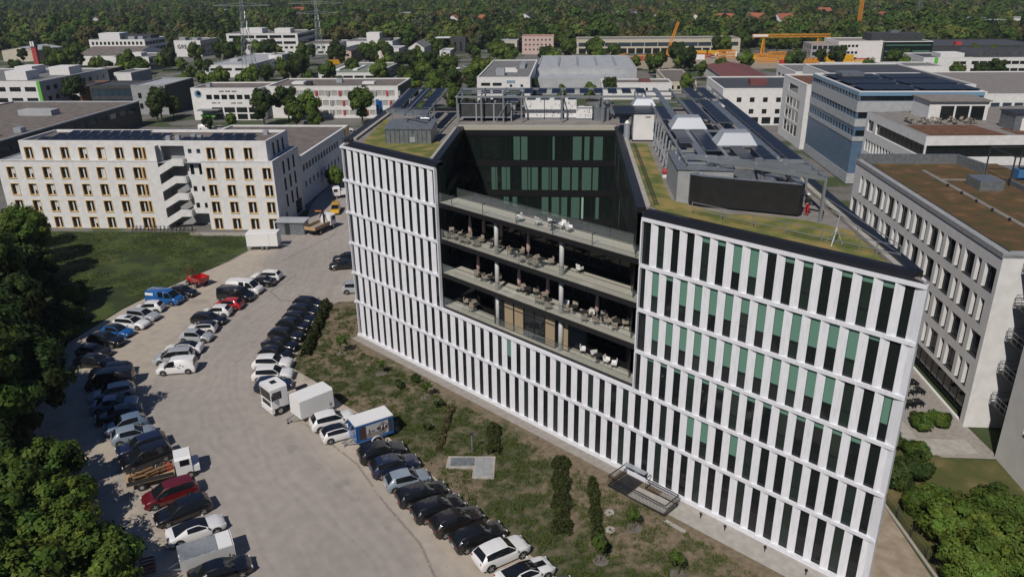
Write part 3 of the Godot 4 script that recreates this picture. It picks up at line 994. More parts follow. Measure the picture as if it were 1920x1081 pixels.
	for e in [[19.2, 58.35], [19.2, 63.0], [12.3, 64.4], [15.4, 62.0]]:
		var s := Shape.new()
		s.bar(site(e[0], e[1], 24.3), site(e[0], e[1], T - 0.1), 0.2)
		put(s, "post", M.galvanised, c)
	# ---- solar canopies of the far wings
	c = thing("solar_canopy", "small tilted solar roof on steel posts above the grey plant room of the office", "solar canopy", site(-19.5, 98, 24.3))
	for u in [-22.3, -19.6, -17.0]:
		var s := Shape.new()
		s.bar(site(u, 93.0 if u < -20 else 90.0, T - 0.5), site(u, 107.5, T + 0.3), 0.14, 0.2)
		put(s, "beam", M.galvanised, c)
		for w in [96.0, 107.0]:
			s = Shape.new()
			s.bar(site(u, w, 24.3), site(u, w, T - 0.2), 0.14)
			put(s, "post", M.galvanised, c)
	for w in [94.0, 100.5, 107.2]:
		var s := Shape.new()
		var y: float = T - 0.55 + (w - 94.0) * 0.055
		s.bar(site(-22.4, w, y), site(-16.9, w, y), 0.14, 0.2)
		put(s, "cross_beam", M.galvanised, c)
	var nb := Shape.new()
	nb.bar(site(-22.3, 93.0, T - 0.5), site(-17.0, 89.2, T - 0.5), 0.16, 0.22)
	put(nb, "nose_beam", M.galvanised, c)
	for u in [-22.1, -20.3, -18.5]:
		for k in 6:
			solar_panel(c, u, u + 1.15, 95.0 + k * 2.05, 97.0 + k * 2.05, T - 0.3 + k * 0.112, 0.055)
	for k in 5:
		var s := Shape.new()
		s.bar(site(-22.1 + k * 0.5, 94.3 - k * 0.65, T - 0.4), site(-17.0, 93.8 - k * 0.8, T - 0.42), 0.35, 0.03)
		put(s, "louvre", M.zinc, c)
	c = thing("solar_canopy", "steel frame with short tilted solar panels over the air handling units behind the courtyard", "solar canopy", site(-3, 105, 24.3))
	for w in [102.3, 107.6]:
		var s := Shape.new()
		s.bar(site(-15.2, w, T - 0.1 + (w - 102.3) * 0.06), site(9.2, w, T - 0.1 + (w - 102.3) * 0.06), 0.2, 0.26)
		put(s, "beam", M.galvanised, c)
	for u in [-15.0, -11.8, -8.9, -6.5, -1.2, 4.06, 8.6]:
		var s := Shape.new()
		s.bar(site(u, 102.3, T), site(u, 107.6, T + 0.3), 0.12, 0.18)
		put(s, "cross_beam", M.galvanised, c)
		for w in [102.2, 107.5]:
			s = Shape.new()
			s.bar(site(u, w, 24.3), site(u, w, T - 0.1), 0.2)
			put(s, "post", M.galvanised, c)
	var br := Shape.new()
	br.bar(site(-9.9, 101.9, 24.5), site(-8.2, 101.9, 27.2), 0.1)
	put(br, "brace", M.galvanised, c)
	for k in 9:
		solar_panel(c, -6.3 + k * 1.85, -5.1 + k * 1.85, 103.4, 106.6, T + 0.28, 0.06)
	for k in 3:
		var s := Shape.new()
		site_box(s, -15.0, -6.7, 103.0 + k * 1.7, 103.6 + k * 1.7, T + 0.18, T + 0.22)
		put(s, "louvre", M.zinc, c)
	# ---- plant on the roof
	var o := thing("plant_room", "grey standing-seam metal plant room on the sedum roof of the far wing", "plant room", site(-18.7, 89.6, 24.3))
	var s := Shape.new()
	s.prism(poly_site([[-21.4, 87.8], [-16.0, 87.8], [-16.0, 92.0], [-21.4, 92.0]]), 24.3, 26.1, true, false)
	put(s, "wall", M.zinc, o)
	s = Shape.new()
	s.quad(site(-21.5, 87.7, 26.1), site(-15.9, 87.7, 26.1), site(-15.9, 92.1, 26.5), site(-21.5, 92.1, 26.5), Vector3.UP)
	s.quad(site(-21.5, 87.7, 26.1), site(-15.9, 87.7, 26.1), site(-15.9, 87.7, 25.98), site(-21.5, 87.7, 25.98), Vector3(0, 0, 1))
	put(s, "roof", M.zinc, o)
	for k in 11:
		var t := Shape.new()
		site_box(t, -21.35 + k * 0.53, -21.32 + k * 0.53, 87.75, 87.8, 24.3, 26.0)
		put(t, "seam", M.dark_metal, o)
	s = Shape.new()
	site_box(s, -18.5, -17.9, 87.72, 87.79, 24.5, 25.1)
	put(s, "hatch", M.alu, o)
	o = thing("plant_room", "dark grey panelled plant room beside the black rooftop box of the office", "plant room", site(10.8, 66.5, 24.3))
	s = Shape.new()
	s.prism(poly_site([[8.95, 63.7], [13.4, 63.2], [13.6, 71.0], [8.95, 71.0]]), 24.3, 27.1, true, true)
	put(s, "wall", M.grey_wall, o)
	s = Shape.new()
	s.prism(poly_site([[8.85, 63.6], [13.5, 63.1], [13.7, 71.1], [8.85, 71.1]]), 27.1, 27.18, true, true)
	put(s, "roof", M.zinc, o)
	o = thing("plant_screen", "big black rooftop box with a grey zinc rim and open top", "plant screen", site(14, 62.5, 24.3))
	var out := [[9.9, 62.9], [10.7, 62.3], [17.9, 59.7], [18.3, 60.1], [18.35, 63.4], [14.0, 65.0], [10.0, 65.4]]
	s = Shape.new()
	s.prism(poly_site(out), 24.45, 26.85, true, false)
	put(s, "wall", M.black_sheet, o)
	s = Shape.new()
	var cen := Vector2(14.1, 62.6)
	for k in out.size():
		var p := Vector2(out[k][0], out[k][1])
		var q := Vector2(out[(k + 1) % out.size()][0], out[(k + 1) % out.size()][1])
		var p2 := p.lerp(cen, 0.16)
		var q2 := q.lerp(cen, 0.16)
		s.quad(site(p.x, p.y, 26.87), site(q.x, q.y, 26.87), site(q2.x, q2.y, 26.95), site(p2.x, p2.y, 26.95), Vector3.UP)
		s.quad(site(q2.x, q2.y, 26.95), site(p2.x, p2.y, 26.95), site(p2.x, p2.y, 26.2), site(q2.x, q2.y, 26.2), Vector3.UP)
	put(s, "rim", M.zinc, o)
	s = Shape.new()
	s.prism(poly_site(out), 26.15, 26.15, false, true)
	put(s, "floor_tray", M.dark_metal, o)
	for e in [[12.6, 62.9, 0.45, 0.5], [16.2, 62.0, 0.75, 0.9], [14.4, 62.6, 0.35, 0.6]]:
		var t := Shape.new()
		t.tube(site(e[0], e[1], 26.15), site(e[0], e[1], 26.15 + e[3]), e[2], e[2] * 0.9, 12)
		put(t, "fan_duct", M.zinc, o)
	hood(11.7, 79.0, 25.9, 1.4, "large flared metal ventilation hood rising between solar rows beside the beige lift housing")
	hood(14.8, 71.0, 25.9, 1.4, "large flared metal ventilation hood close to the black rooftop box")
	hood(8.9, 97.5, 25.6, 1.15, "flared metal ventilation hood behind the beige lift housing")
	hood(6.6, 97.9, 25.0, 0.8, "small flared metal ventilation hood at the courtyard corner")
	hood(-8.0, 104.8, 25.6, 0.85, "metal ventilation hood standing between dark coolers and white air units")
	hood(-17.6, 93.2, 25.6, 0.5, "small metal hood above the standing-seam plant room")
	o = thing("lift_housing", "pale beige lift housing with dark edges on the office roof", "lift housing", site(8.3, 91.4, 24.3))
	s = Shape.new()
	site_box(s, 7.2, 9.5, 89.8, 93.6, 24.45, 27.3)
	put(s, "wall", M.offwhite_wall, o)
	s = Shape.new()
	site_box(s, 7.1, 9.6, 89.7, 93.7, 24.3, 24.45)
	site_box(s, 5.0, 9.6, 89.95, 96.0, 27.3, 27.42)
	put(s, "edge", M.black_metal, o)
	s = Shape.new()
	site_box(s, 8.5, 9.1, 89.74, 89.8, 27.05, 27.12)
	put(s, "slot", M.black_metal, o)
	o = thing("flue", "squat white steel flue with a domed lid beside the beige lift housing", "flue", site(6.5, 90.4, 24.3))
	s = Shape.new()
	s.tube(site(6.5, 90.4, 24.3), site(6.5, 90.4, 26.3), 0.35, 0.35, 12)
	put(s, "shaft", M.alu, o)
	s = Shape.new()
	s.tube(site(6.5, 90.4, 26.3), site(6.5, 90.4, 26.6), 0.3, 0.08, 12)
	put(s, "lid", M.white_plastic, o)
	var ahu := [[-6.1, -3.6, 104.2, 106.5, 26.9, "white air handling unit with bolt holes beneath the solar frame, far end of three"], [-3.5, -1.4, 104.2, 106.5, 26.9, "white air handling unit in the middle of three beneath the solar frame"], [-0.9, 0.7, 104.2, 106.5, 26.95, "white air handling unit beside the low white cabinet and grey ducts"], [0.7, 2.8, 103.6, 105.5, 25.95, "low white cabinet between the air handling units and grey ducts"]]
	for e in ahu:
		o = thing("air_handling_unit", e[5], "air handling unit", site((e[0] + e[1]) / 2, e[2], 24.3))
		s = Shape.new()
		site_box(s, e[0], e[1], e[2], e[3], 24.6, e[4])
		put(s, "casing", M.white_plastic, o)
		s = Shape.new()
		site_box(s, e[0], e[1], e[2] + 0.1, e[3] - 0.1, 24.3, 24.6)
		put(s, "base_frame", M.galvanised, o)
		s = Shape.new()
		for k in 14:
			var u := rng.randf_range(e[0] + 0.15, e[1] - 0.15)
			var y := rng.randf_range(24.8, e[4] - 0.15)
			site_box(s, u - 0.05, u + 0.05, e[2] - 0.02, e[2], y - 0.05, y + 0.05)
		put(s, "door_latches", M.dark_metal, o)
	for e in [[3.0, 5.0, 25.9, "grey zinc duct junction beside the low white cabinet"], [4.3, 5.7, 26.4, "tall grey zinc duct box at the courtyard corner"]]:
		o = thing("duct_box", e[3], "duct", site(e[0], 104.0, 24.3))
		s = Shape.new()
		site_box(s, e[0], e[1], 103.5 + (e[0] - 3.0), 105.8, 24.3, e[2])
		put(s, "casing", M.zinc, o)
		s = Shape.new()
		s.tube(site(e[0] + 0.5, 104.6, e[2]), site(e[0] + 0.5, 104.6, e[2] + 0.5), 0.3, 0.3, 10)
		put(s, "spigot", M.galvanised, o)
	for k in 3:
		var u0 := -14.9 + k * 2.35
		o = thing("cooler", ["dark finned cooler in a pale steel frame, next to the tilted solar roof", "dark finned cooler in a pale steel frame, middle of the three", "dark finned cooler in a pale steel frame, crossed by a steel brace"][k], "cooler", site(u0 + 1.1, 103.2, 24.3), 0.0, "coolers behind the courtyard")
		s = Shape.new()
		site_box(s, u0 + 0.1, u0 + 2.2, 103.0, 105.5, 24.9, 26.6)
		put(s, "fins", M.dark_wall, o)
		s = Shape.new()
		for y in [24.85, 26.65]:
			s.bar(site(u0, 102.95, y), site(u0 + 2.3, 102.95, y), 0.12)
		for u in [u0, u0 + 2.3]:
			s.bar(site(u, 102.95, 24.3), site(u, 102.95, 26.7), 0.12)
			s.bar(site(u, 105.5, 24.3), site(u, 105.5, 26.7), 0.12)
		put(s, "frame", M.alu, o)
		s = Shape.new()
		for q in 2:
			s.tube(site(u0 + 0.65 + q * 1.05, 104.2, 26.6), site(u0 + 0.65 + q * 1.05, 104.2, 26.95), 0.42, 0.42, 12)
		put(s, "fan_rings", M.dark_metal, o)
	# pipework between the canopies and the lift
	o = thing("pipe_rack", "tangle of bright pipes and struts along the canopy side beside the sedum strip", "pipes", site(9.4, 80, 24.3))
	for k in 9:
		s = Shape.new()
		var w := 67.0 + k * 2.4
		s.tube(site(9.2, w, 24.4), site(9.5, w + 0.3, 27.4), 0.09, 0.09, 6)
		s.bar(site(9.2, w, 25.2 + 0.2 * (k % 3)), site(9.3, w + 2.2, 25.9 - 0.3 * (k % 2)), 0.09)
		put(s, "pipe", M.alu, o)
	o = thing("cable_tray", "dark ladder-like cable tray lying along the sedum strip", "cable tray", site(7.2, 75, 24.4))
	s = Shape.new()
	for u in [7.05, 7.35]:
		s.bar(site(u, 62.5, 24.45), site(u, 88.0, 24.45), 0.05)
	put(s, "rail", M.dark_metal, o)
	for k in 34:
		s = Shape.new()
		s.bar(site(7.05, 62.8 + k * 0.75, 24.46), site(7.35, 62.8 + k * 0.75, 24.46), 0.06)
		put(s, "rung", M.dark_metal, o)
	# low guard rails on the sedum
	o = thing("guard_rail", "thin galvanised guard rail on posts along the edge of the planted roof", "railing", site(14, 57, 24.3))
	for y in [24.75, 25.3]:
		s = Shape.new()
		s.bar(fp(45.0, y, 3.2), fp(61.0, y, 3.2), 0.05)
		s.bar(fp(61.0, y, 3.2), site(20.6, 62.0, y), 0.05)
		put(s, "rail", M.galvanised, o)
	for k in 7:
		s = Shape.new()
		var p := fp(45.0 + k * 2.66, 24.3, 3.2)
		s.bar(p, p + Vector3.UP * 1.0, 0.06)
		put(s, "post", M.galvanised, o)
	for k in 4:
		s = Shape.new()
		var p := site(20.6, 50.5 + k * 3.8, 24.3)
		s.bar(p, p + Vector3.UP * 1.0, 0.06)
		put(s, "post", M.galvanised, o)
	o = thing("roof_aerial", "thin tripod mast standing on the planted roof corner", "mast", site(18.6, 53.0, 24.3))
	s = Shape.new()
	s.bar(site(18.6, 53.0, 24.3), site(18.9, 53.3, 26.6), 0.06)
	put(s, "mast", M.alu, o)
	for k in 3:
		s = Shape.new()
		s.bar(site(18.6 + 0.6 * cos(k * 2.1), 53.0 + 0.6 * sin(k * 2.1), 24.35), site(18.75, 53.15, 25.5), 0.05)
		put(s, "leg", M.alu, o)
	o = thing("fire_hose_reel", "small red hose cabinet on the roof path beside the sedum strip", "hose reel", site(8.9, 72.5, 24.3))
	s = Shape.new()
	site_box(s, 8.75, 9.1, 72.3, 72.7, 24.3, 24.6)
	put(s, "stand", M.white_plastic, o)
	s = Shape.new()
	s.tube(site(8.75, 72.5, 24.85), site(9.1, 72.5, 24.85), 0.3, 0.3, 12)
	put(s, "reel", M.crane_red, o)

# ---------------------------------------------------------------- generic aligned building
const DU := Vector3(CA, 0, SA)
const DW := Vector3(SA, 0, -CA)

# rows: [sill height, window height, pitch, window width, start inset, end inset, (material)]
func wall_face(b: Node3D, o: Vector3, dx: Vector3, nrm: Vector3, length: float, h: float, rows: Array, wm: Material, called := "wall", depth := 0.18):
	var holes := []
	var panes := []
	for r in rows:
		var span: float = length - r[4] - r[5]
		var n := maxi(1, int(round(span / r[2])))
		for k in n:
			var s: float = r[4] + span * (k + 0.5) / n
			var ww: float = minf(r[3], span / n)
			holes.append(Rect2(s - ww / 2, r[0], ww, r[1]))
			panes.append([s, r[0] + r[1] / 2, ww, r[1], r[6] if r.size() > 6 else "glass"])
	var s := Shape.new()
	facade(s, o, dx, nrm, length, h, holes, depth)
	put(s, called, wm, b)
	for p in panes:
		part(box_mesh(snappedf(p[2] + 0.02, 0.05), snappedf(p[3] + 0.02, 0.05), 0.04), "window", M[p[4]], b, Transform3D(frame_basis(dx, nrm), o + dx * p[0] + Vector3.UP * p[1] - nrm * depth - b.position))

var taken_ground := [Rect2(-28, 285, 13, 220), Rect2(-330, 212, 390, 24), Rect2(20, 392, 170, 72)]
func block(called: String, label: String, u0: float, u1: float, w0: float, w1: float, h: float, wall: String, roof: String, front := [], side := [], boxes := [], opt := {}) -> Node3D:
	var b := thing(called, label, opt.get("category", "building"), site((u0 + u1) / 2, w0), 0.0, opt.get("group", ""))
	var right_seen := (u0 + u1) / 2 < 0
	taken_ground.append(Rect2(u0 - 4.0, w0 - 5.0, u1 - u0 + 8.0, w1 - w0 + 9.0))
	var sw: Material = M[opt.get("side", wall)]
	wall_face(b, site(u0, w0), DU, -DW, u1 - u0, h, front, M[wall])
	if right_seen:
		wall_face(b, site(u1, w0), DW, DU, w1 - w0, h, side, sw)
	else:
		wall_face(b, site(u0, w1), -DW, -DU, w1 - w0, h, side, sw)
	var s := Shape.new()
	s.quad(site(u0, w1), site(u1, w1), site(u1, w1, h), site(u0, w1, h), DW)
	var e := u0 if right_seen else u1
	s.quad(site(e, w0), site(e, w1), site(e, w1, h), site(e, w0, h), -DU if right_seen else DU)
	put(s, "wall", sw, b)
	if opt.has("gable"):   # ridge along u or w
		var g: float = opt.gable
		s = Shape.new()
		var t := Shape.new()
		if opt.get("ridge", "u") == "u":
			var wm := (w0 + w1) / 2
			s.quad(site(u0 - 0.3, w0 - 0.4, h - 0.1), site(u1 + 0.3, w0 - 0.4, h - 0.1), site(u1 + 0.3, wm, h + g), site(u0 - 0.3, wm, h + g), Vector3.UP)
			s.quad(site(u0 - 0.3, w1 + 0.4, h - 0.1), site(u1 + 0.3, w1 + 0.4, h - 0.1), site(u1 + 0.3, wm, h + g), site(u0 - 0.3, wm, h + g), Vector3.UP)
			for u in [u0, u1]:
				t.tri(site(u, w0, h), site(u, w1, h), site(u, wm, h + g), DU * signf(u - (u0 + u1) / 2))
		else:
			var um := (u0 + u1) / 2
			for u in [u0 - 0.4, u1 + 0.4]:
				s.quad(site(u, w0 - 0.3, h - 0.1), site(u, w1 + 0.3, h - 0.1), site(um, w1 + 0.3, h + g), site(um, w0 - 0.3, h + g), Vector3.UP)
			for w in [w0, w1]:
				t.tri(site(u0, w, h), site(u1, w, h), site(um, w, h + g), DW * signf(w - (w0 + w1) / 2))
		put(s, "roof", M[roof], b)
		put(t, "gable_wall", M[wall], b)
	else:
		s = Shape.new()
		s.quad(site(u0, w0, h - 0.35), site(u1, w0, h - 0.35), site(u1, w1, h - 0.35), site(u0, w1, h - 0.35), Vector3.UP)
		put(s, "roof", M[roof], b)
		s = Shape.new()
		var p := 0.22
		s.bar(site(u0, w0 + p, h - 0.14), site(u1, w0 + p, h - 0.14), 0.5, 0.34)
		s.bar(site(u0, w1 - p, h - 0.14), site(u1, w1 - p, h - 0.14), 0.5, 0.34)
		s.bar(site(u0 + p, w0 + 0.47, h - 0.14), site(u0 + p, w1 - 0.47, h - 0.14), 0.5, 0.34)
		s.bar(site(u1 - p, w0 + 0.47, h - 0.14), site(u1 - p, w1 - 0.47, h - 0.14), 0.5, 0.34)
		put(s, "parapet", M[opt.get("parapet", wall)], b)
	for q in boxes:   # rooftop boxes: u0 u1 w0 w1 from the corner, height, material
		s = Shape.new()
		site_box(s, u0 + q[0], u0 + q[1], w0 + q[2], w0 + q[3], h - 0.34, h + q[4])
		put(s, q[6] if q.size() > 6 else "roof_box", M[q[5]], b)
	return b

func lettering(parent: Node3D, text: String, at: Vector3, dx: Vector3, nrm: Vector3, high: float, m: Material, font := "Droid Sans"):
	var f := SystemFont.new()
	f.font_names = PackedStringArray([font])
	f.font_weight = 700
	var t := TextMesh.new()
	t.text = text
	t.font = f
	t.font_size = 32
	t.pixel_size = high / 23.0
	t.depth = 0.06
	part(t, "lettering", m, parent, Transform3D(frame_basis(dx, nrm), at - parent.position))

# ---------------------------------------------------------------- white student residence with orange window linings
func dorm_window(b: Node3D, at: Vector3, dx: Vector3, nrm: Vector3, w: float, h: float, lining: Material, kind: int):
	var key := "lining %.2f %.2f" % [w, h]
	if not shared.has(key):
		var s := Shape.new()
		s.box(Vector3(0, h / 2 - 0.05, -0.16), Vector3(w, 0.1, 0.44))
		s.box(Vector3(0, -h / 2 + 0.05, -0.14), Vector3(w, 0.1, 0.5))
		for x in [-1, 1]:
			s.box(Vector3(x * (w / 2 - 0.05), 0, -0.16), Vector3(0.1, h - 0.2, 0.44))
		shared[key] = s.mesh()
	var f := part(shared[key], "window", lining, b, Transform3D(frame_basis(dx, nrm), at - b.position))
	part(box_mesh(w - 0.18, h - 0.18, 0.04), "pane", M.glass, f, Transform3D(Basis(), Vector3(0, 0, -0.36)))
	if kind >= 0:
		part(box_mesh(0.24, h - 0.3, 0.03), "curtain", M.curtain_white, f, Transform3D(Basis(), Vector3(-0.05, -0.03, -0.33)))
		if kind > 0:
			part(box_mesh(w * 0.36, (h - 0.3) * (1.0 if kind == 2 else 0.62), 0.03), "curtain", M.curtain_white, f, Transform3D(Basis(), Vector3(w * 0.25, 0.0 if kind == 2 else h * 0.16, -0.325)))

func dormitory():
	var b := thing("residence_building", "white five-storey residence with orange-lined windows and an open staircase", "building", site(-78, 130.3))
	var w0 := 130.3
	var kinds := [[0, 0, 0, 1, 2, 0, 0], [1, 1, 1, 0, 0, 2, 0, 0], [2, 1, 1, 0, 1, 0, 0, 0], [0, 1, 1, 0, 0, 0, 0, 0], [0, 0, 0, 0, 1, 0, 0, 0]]
	var tops := [14.85, 11.5, 8.4, 5.3, 2.2]
	var ends := [[-103.6, -73.3], [-65.3, -52.3]]
	for e in 2:
		var holes := []
		for k in range(1, 5):
			var cols := []
			if e == 0:
				for c in 8:
					cols.append([-101.15 + 3.41 * c, 1.65, kinds[k][c]])
				cols.append([-76.05, 0.62, -1])
			else:
				for c in 4:
					cols.append([-63.75 + 3.41 * c, 1.65, 0])
			for c in cols:
				if k == 4 and c[0] < -100:
					continue
				holes.append(Rect2(c[0] - c[1] / 2 - ends[e][0], tops[k] - 2.25 + 0.3, c[1], 2.25))
				dorm_window(b, site(c[0], w0, tops[k] - 1.125), DU, -DW, c[1], 2.25, M.orange_frame if not (e == 1 and c[0] < -54 and c[0] > -54.5) else M.white_panel, c[2])
		var s := Shape.new()
		facade(s, site(ends[e][0], w0, -0.3), DU, -DW, ends[e][1] - ends[e][0], 12.85, holes, 0.3)
		put(s, "wall", M.white_wall, b)
	# set-back top floor
	var holes := []
	for c in 7:
		holes.append(Rect2(-97.75 + 3.41 * c - 0.82 + 99.3, 0.28, 1.65, 2.25))
		dorm_window(b, site(-97.75 + 3.41 * c, 131.5, 13.7), DU, -DW, 1.65, 2.25, M.orange_frame, kinds[0][c])
	holes.append(Rect2(-76.05 - 0.31 + 99.3, 0.28, 0.62, 2.25))
	dorm_window(b, site(-76.05, 131.5, 13.7), DU, -DW, 0.62, 2.25, M.orange_frame, -1)
	for c in 3:
		holes.append(Rect2(-63.75 + 3.41 * c - 0.82 + 99.3, 0.28, 1.65, 2.25))
		dorm_window(b, site(-63.75 + 3.41 * c, 131.5, 13.7), DU, -DW, 1.65, 2.25, M.orange_frame, 0)
	holes.append(Rect2(-72.9 + 99.3, 0.0, 4.3, 2.75))
	for u in [-67.6, -66.0]:
		holes.append(Rect2(u - 0.35 + 99.3, 1.4, 0.7, 0.8))
		part(box_mesh(0.7, 0.8, 0.04), "window", M.glass_blue, b, Transform3D(frame_basis(DU, -DW), site(u, 131.7, 14.1) - b.position))
	var s := Shape.new()
	facade(s, site(-99.3, 131.5, 12.3), DU, -DW, 45.8, 3.55, holes, 0.3)
	put(s, "wall", M.white_wall, b)
	# sides, back, roofs
	var slots := []
	for k in range(1, 4):
		for c in 3:
			slots.append(Rect2(4.6 + c * 2.7, tops[k] - 1.95, 0.75, 2.3))
			dorm_window(b, site(-52.3, 130.3 + 4.97 + c * 2.7, tops[k] - 1.1), DW, DU, 0.75, 2.3, M.dark_metal, -1)
	slots.append(Rect2(3.4, 0.3, 0.9, 2.3))
	slots.append(Rect2(9.0, 0.3, 3.6, 2.9))
	s = Shape.new()
	facade(s, site(-52.3, 130.3, -0.3), DW, DU, 13.6, 12.85, slots, 0.3)
	put(s, "wall", M.white_wall, b)
	slots = []
	for c in 3:
		slots.append(Rect2(2.8 + c * 2.4, 0.5, 0.7, 2.3))
		dorm_window(b, site(-53.5, 131.5 + 3.15 + c * 2.4, 13.95), DW, DU, 0.7, 2.3, M.dark_metal, -1)
	s = Shape.new()
	facade(s, site(-53.5, 131.5, 12.3), DW, DU, 10.9, 3.55, slots, 0.3)
	s.quad(site(-99.3, 142.4, 12.3), site(-53.5, 142.4, 12.3), site(-53.5, 142.4, 15.85), site(-99.3, 142.4, 15.85), DW)
	s.quad(site(-99.3, 131.5, 12.3), site(-99.3, 142.4, 12.3), site(-99.3, 142.4, 15.85), site(-99.3, 131.5, 15.85), -DU)
	s.quad(site(-103.6, 130.3, -0.3), site(-103.6, 143.9, -0.3), site(-103.6, 143.9, 12.55), site(-103.6, 130.3, 12.55), -DU)
	s.quad(site(-103.6, 143.9, -0.3), site(-52.3, 143.9, -0.3), site(-52.3, 143.9, 12.55), site(-103.6, 143.9, 12.55), DW)
	put(s, "wall", M.white_wall, b)
	s = Shape.new()
	s.prism(poly_site([[-99.3, 131.5], [-53.5, 131.5], [-53.5, 142.4], [-99.3, 142.4]]), 15.5, 15.5, false, true)
	put(s, "roof", M.brown_roof, b)
	s = Shape.new()
	s.prism(poly_site([[-103.6, 130.3], [-52.3, 130.3], [-52.3, 143.9], [-103.6, 143.9]]), 12.25, 12.25, false, true)
	put(s, "terrace_roof", M.pale_roof, b)
	s = Shape.new()
	for e in [[-99.3, 131.65, -53.5, 131.65], [-99.3, 142.25, -53.5, 142.25], [-99.15, 131.5, -99.15, 142.4], [-53.65, 131.5, -53.65, 142.4]]:
		s.bar(site(e[0], e[1], 15.72), site(e[2], e[3], 15.72), 0.32, 0.44)
	for e in [[-103.6, 130.45, -73.3, 130.45], [-65.3, 130.45, -52.3, 130.45], [-52.45, 130.7, -52.45, 143.9]]:
		s.bar(site(e[0], e[1], 12.48), site(e[2], e[3], 12.48), 0.3, 0.3)
	put(s, "parapet", M.white_wall, b)
	for e in [[-97.0, -73.5, 133.0, 135.0], [-96.0, -73.5, 136.6, 138.6], [-70, -56.5, 133.0, 135.0], [-66, -57.5, 136.6, 138.6], [-95, -78, 139.6, 141.2]]:
		var n := int((e[1] - e[0]) / 1.9)
		for k in n:
			var u: float = e[0] + k * (e[1] - e[0]) / n
			var o := part(box_mesh(1.8, 0.05, 2.0), "solar_panel", M.pv_frame, b, Transform3D(Basis(DU, Vector3.UP, -DW) * Basis(Vector3.RIGHT, 0.16), site(u + 0.9, (e[2] + e[3]) / 2, 15.8) - b.position))
			part(box_mesh(1.74, 0.02, 1.94), "cell_sheet", M.pv_cell, o, Transform3D(Basis(), Vector3(0, 0.03, 0)))
	for e in [[-73.0, 134], [-71.5, 134.5], [-69.0, 135.5], [-67.5, 134.8], [-57.0, 139.5]]:
		s = Shape.new()
		site_box(s, e[0], e[0] + 0.8, e[1], e[1] + 0.8, 15.5, 16.3)
		put(s, "roof_vent", M.alu, b)
	# open staircase in its recess
	s = Shape.new()
	s.quad(site(-73.3, 133.4, -0.3), site(-65.3, 133.4, -0.3), site(-65.3, 133.4, 15.2), site(-73.3, 133.4, 15.2), -DW)
	s.quad(site(-73.3, 130.3, -0.3), site(-73.3, 133.4, -0.3), site(-73.3, 133.4, 15.2), site(-73.3, 130.3, 15.2), DU)
	s.quad(site(-65.3, 130.3, -0.3), site(-65.3, 133.4, -0.3), site(-65.3, 133.4, 12.5), site(-65.3, 130.3, 12.5), -DU)
	put(s, "stair_wall", M.grey_wall, b)
	s = Shape.new()
	var hs := []
	for k in range(1, 4):
		for u in [-67.6, -66.0]:
			hs.append(Rect2(u - 0.35 + 68.5, tops[k] - 1.6 - 2.7, 0.7, 1.0 if k > 1 else 1.9))
			part(box_mesh(0.7, 1.0 if k > 1 else 1.9, 0.04), "window", M.glass, b, Transform3D(frame_basis(DU, -DW), site(u, 131.5, tops[k] - 1.6 + (0.5 if k > 1 else 0.95)) - b.position))
	facade(s, site(-68.5, 131.3, 2.7), DU, -DW, 3.2, 9.7, hs, 0.2)
	s.quad(site(-68.5, 131.3, 2.7), site(-65.3, 131.3, 2.7), site(-65.3, 133.4, 2.7), site(-68.5, 133.4, 2.7), Vector3.DOWN)
	s.quad(site(-68.5, 131.3, 2.7), site(-68.5, 133.4, 2.7), site(-68.5, 133.4, 12.4), site(-68.5, 131.3, 12.4), -DU)
	put(s, "wall", M.white_wall, b)
	for k in 4:
		var y := 1.6 + 3.12 * k
		var f := Shape.new()
		var pts := [[-73.3, y - 0.9], [-70.4, y + 0.75], [-68.7, y + 0.75], [-68.7, y + 2.0], [-70.6, y + 2.0], [-73.3, y + 0.45]]
		var w := 130.25 + 0.0
		for q in [w, w + 0.2]:
			var t := Geometry2D.triangulate_polygon(PackedVector2Array(v2(pts)))
			for i in range(0, t.size(), 3):
				f.tri(site(pts[t[i]][0], q, pts[t[i]][1]), site(pts[t[i + 1]][0], q, pts[t[i + 1]][1]), site(pts[t[i + 2]][0], q, pts[t[i + 2]][1]), -DW)
		for i in pts.size():
			var p: Array = pts[i]
			var p2: Array = pts[(i + 1) % pts.size()]
			f.quad(site(p[0], w, p[1]), site(p2[0], w, p2[1]), site(p2[0], w + 0.2, p2[1]), site(p[0], w + 0.2, p[1]))
		put(f, "stair_parapet", M.white_wall, b)
		f = Shape.new()
		f.bar(site(-68.6, 130.3, y + 1.35), site(-68.6, 133.2, y + 1.35), 0.18, 1.25)
		put(f, "stair_parapet", M.white_wall, b)
		f = Shape.new()
		for n in 9:
			site_box(f, -73.1 + n * 0.32, -72.78 + n * 0.32, 130.5, 131.7, y - 0.9 + n * 0.18, y - 0.75 + n * 0.18)
		site_box(f, -70.2, -68.7, 130.5, 133.3, y + 0.6, y + 0.75)
		put(f, "stair_flight", M.concrete, b)
	# the grey wing behind with its yellow end
	var d := block("workshop_building", "long grey two-storey building with a yellow end panel behind the white residence", -82, -53.2, 146.5, 182, 9.8, "white_wall", "brown_roof", [], [[6.6, 1.3, 2.0, 1.3, 1, 9], [3.2, 1.3, 2.6, 1.0, 1, 9], [6.6, 1.3, 2.0, 0.8, 29, 2]])
	s = Shape.new()
	site_box(s, -53.15, -53.0, 178.5, 182.05, 0, 9.85)
	put(s, "end_panel", M.paint_yellow, d)

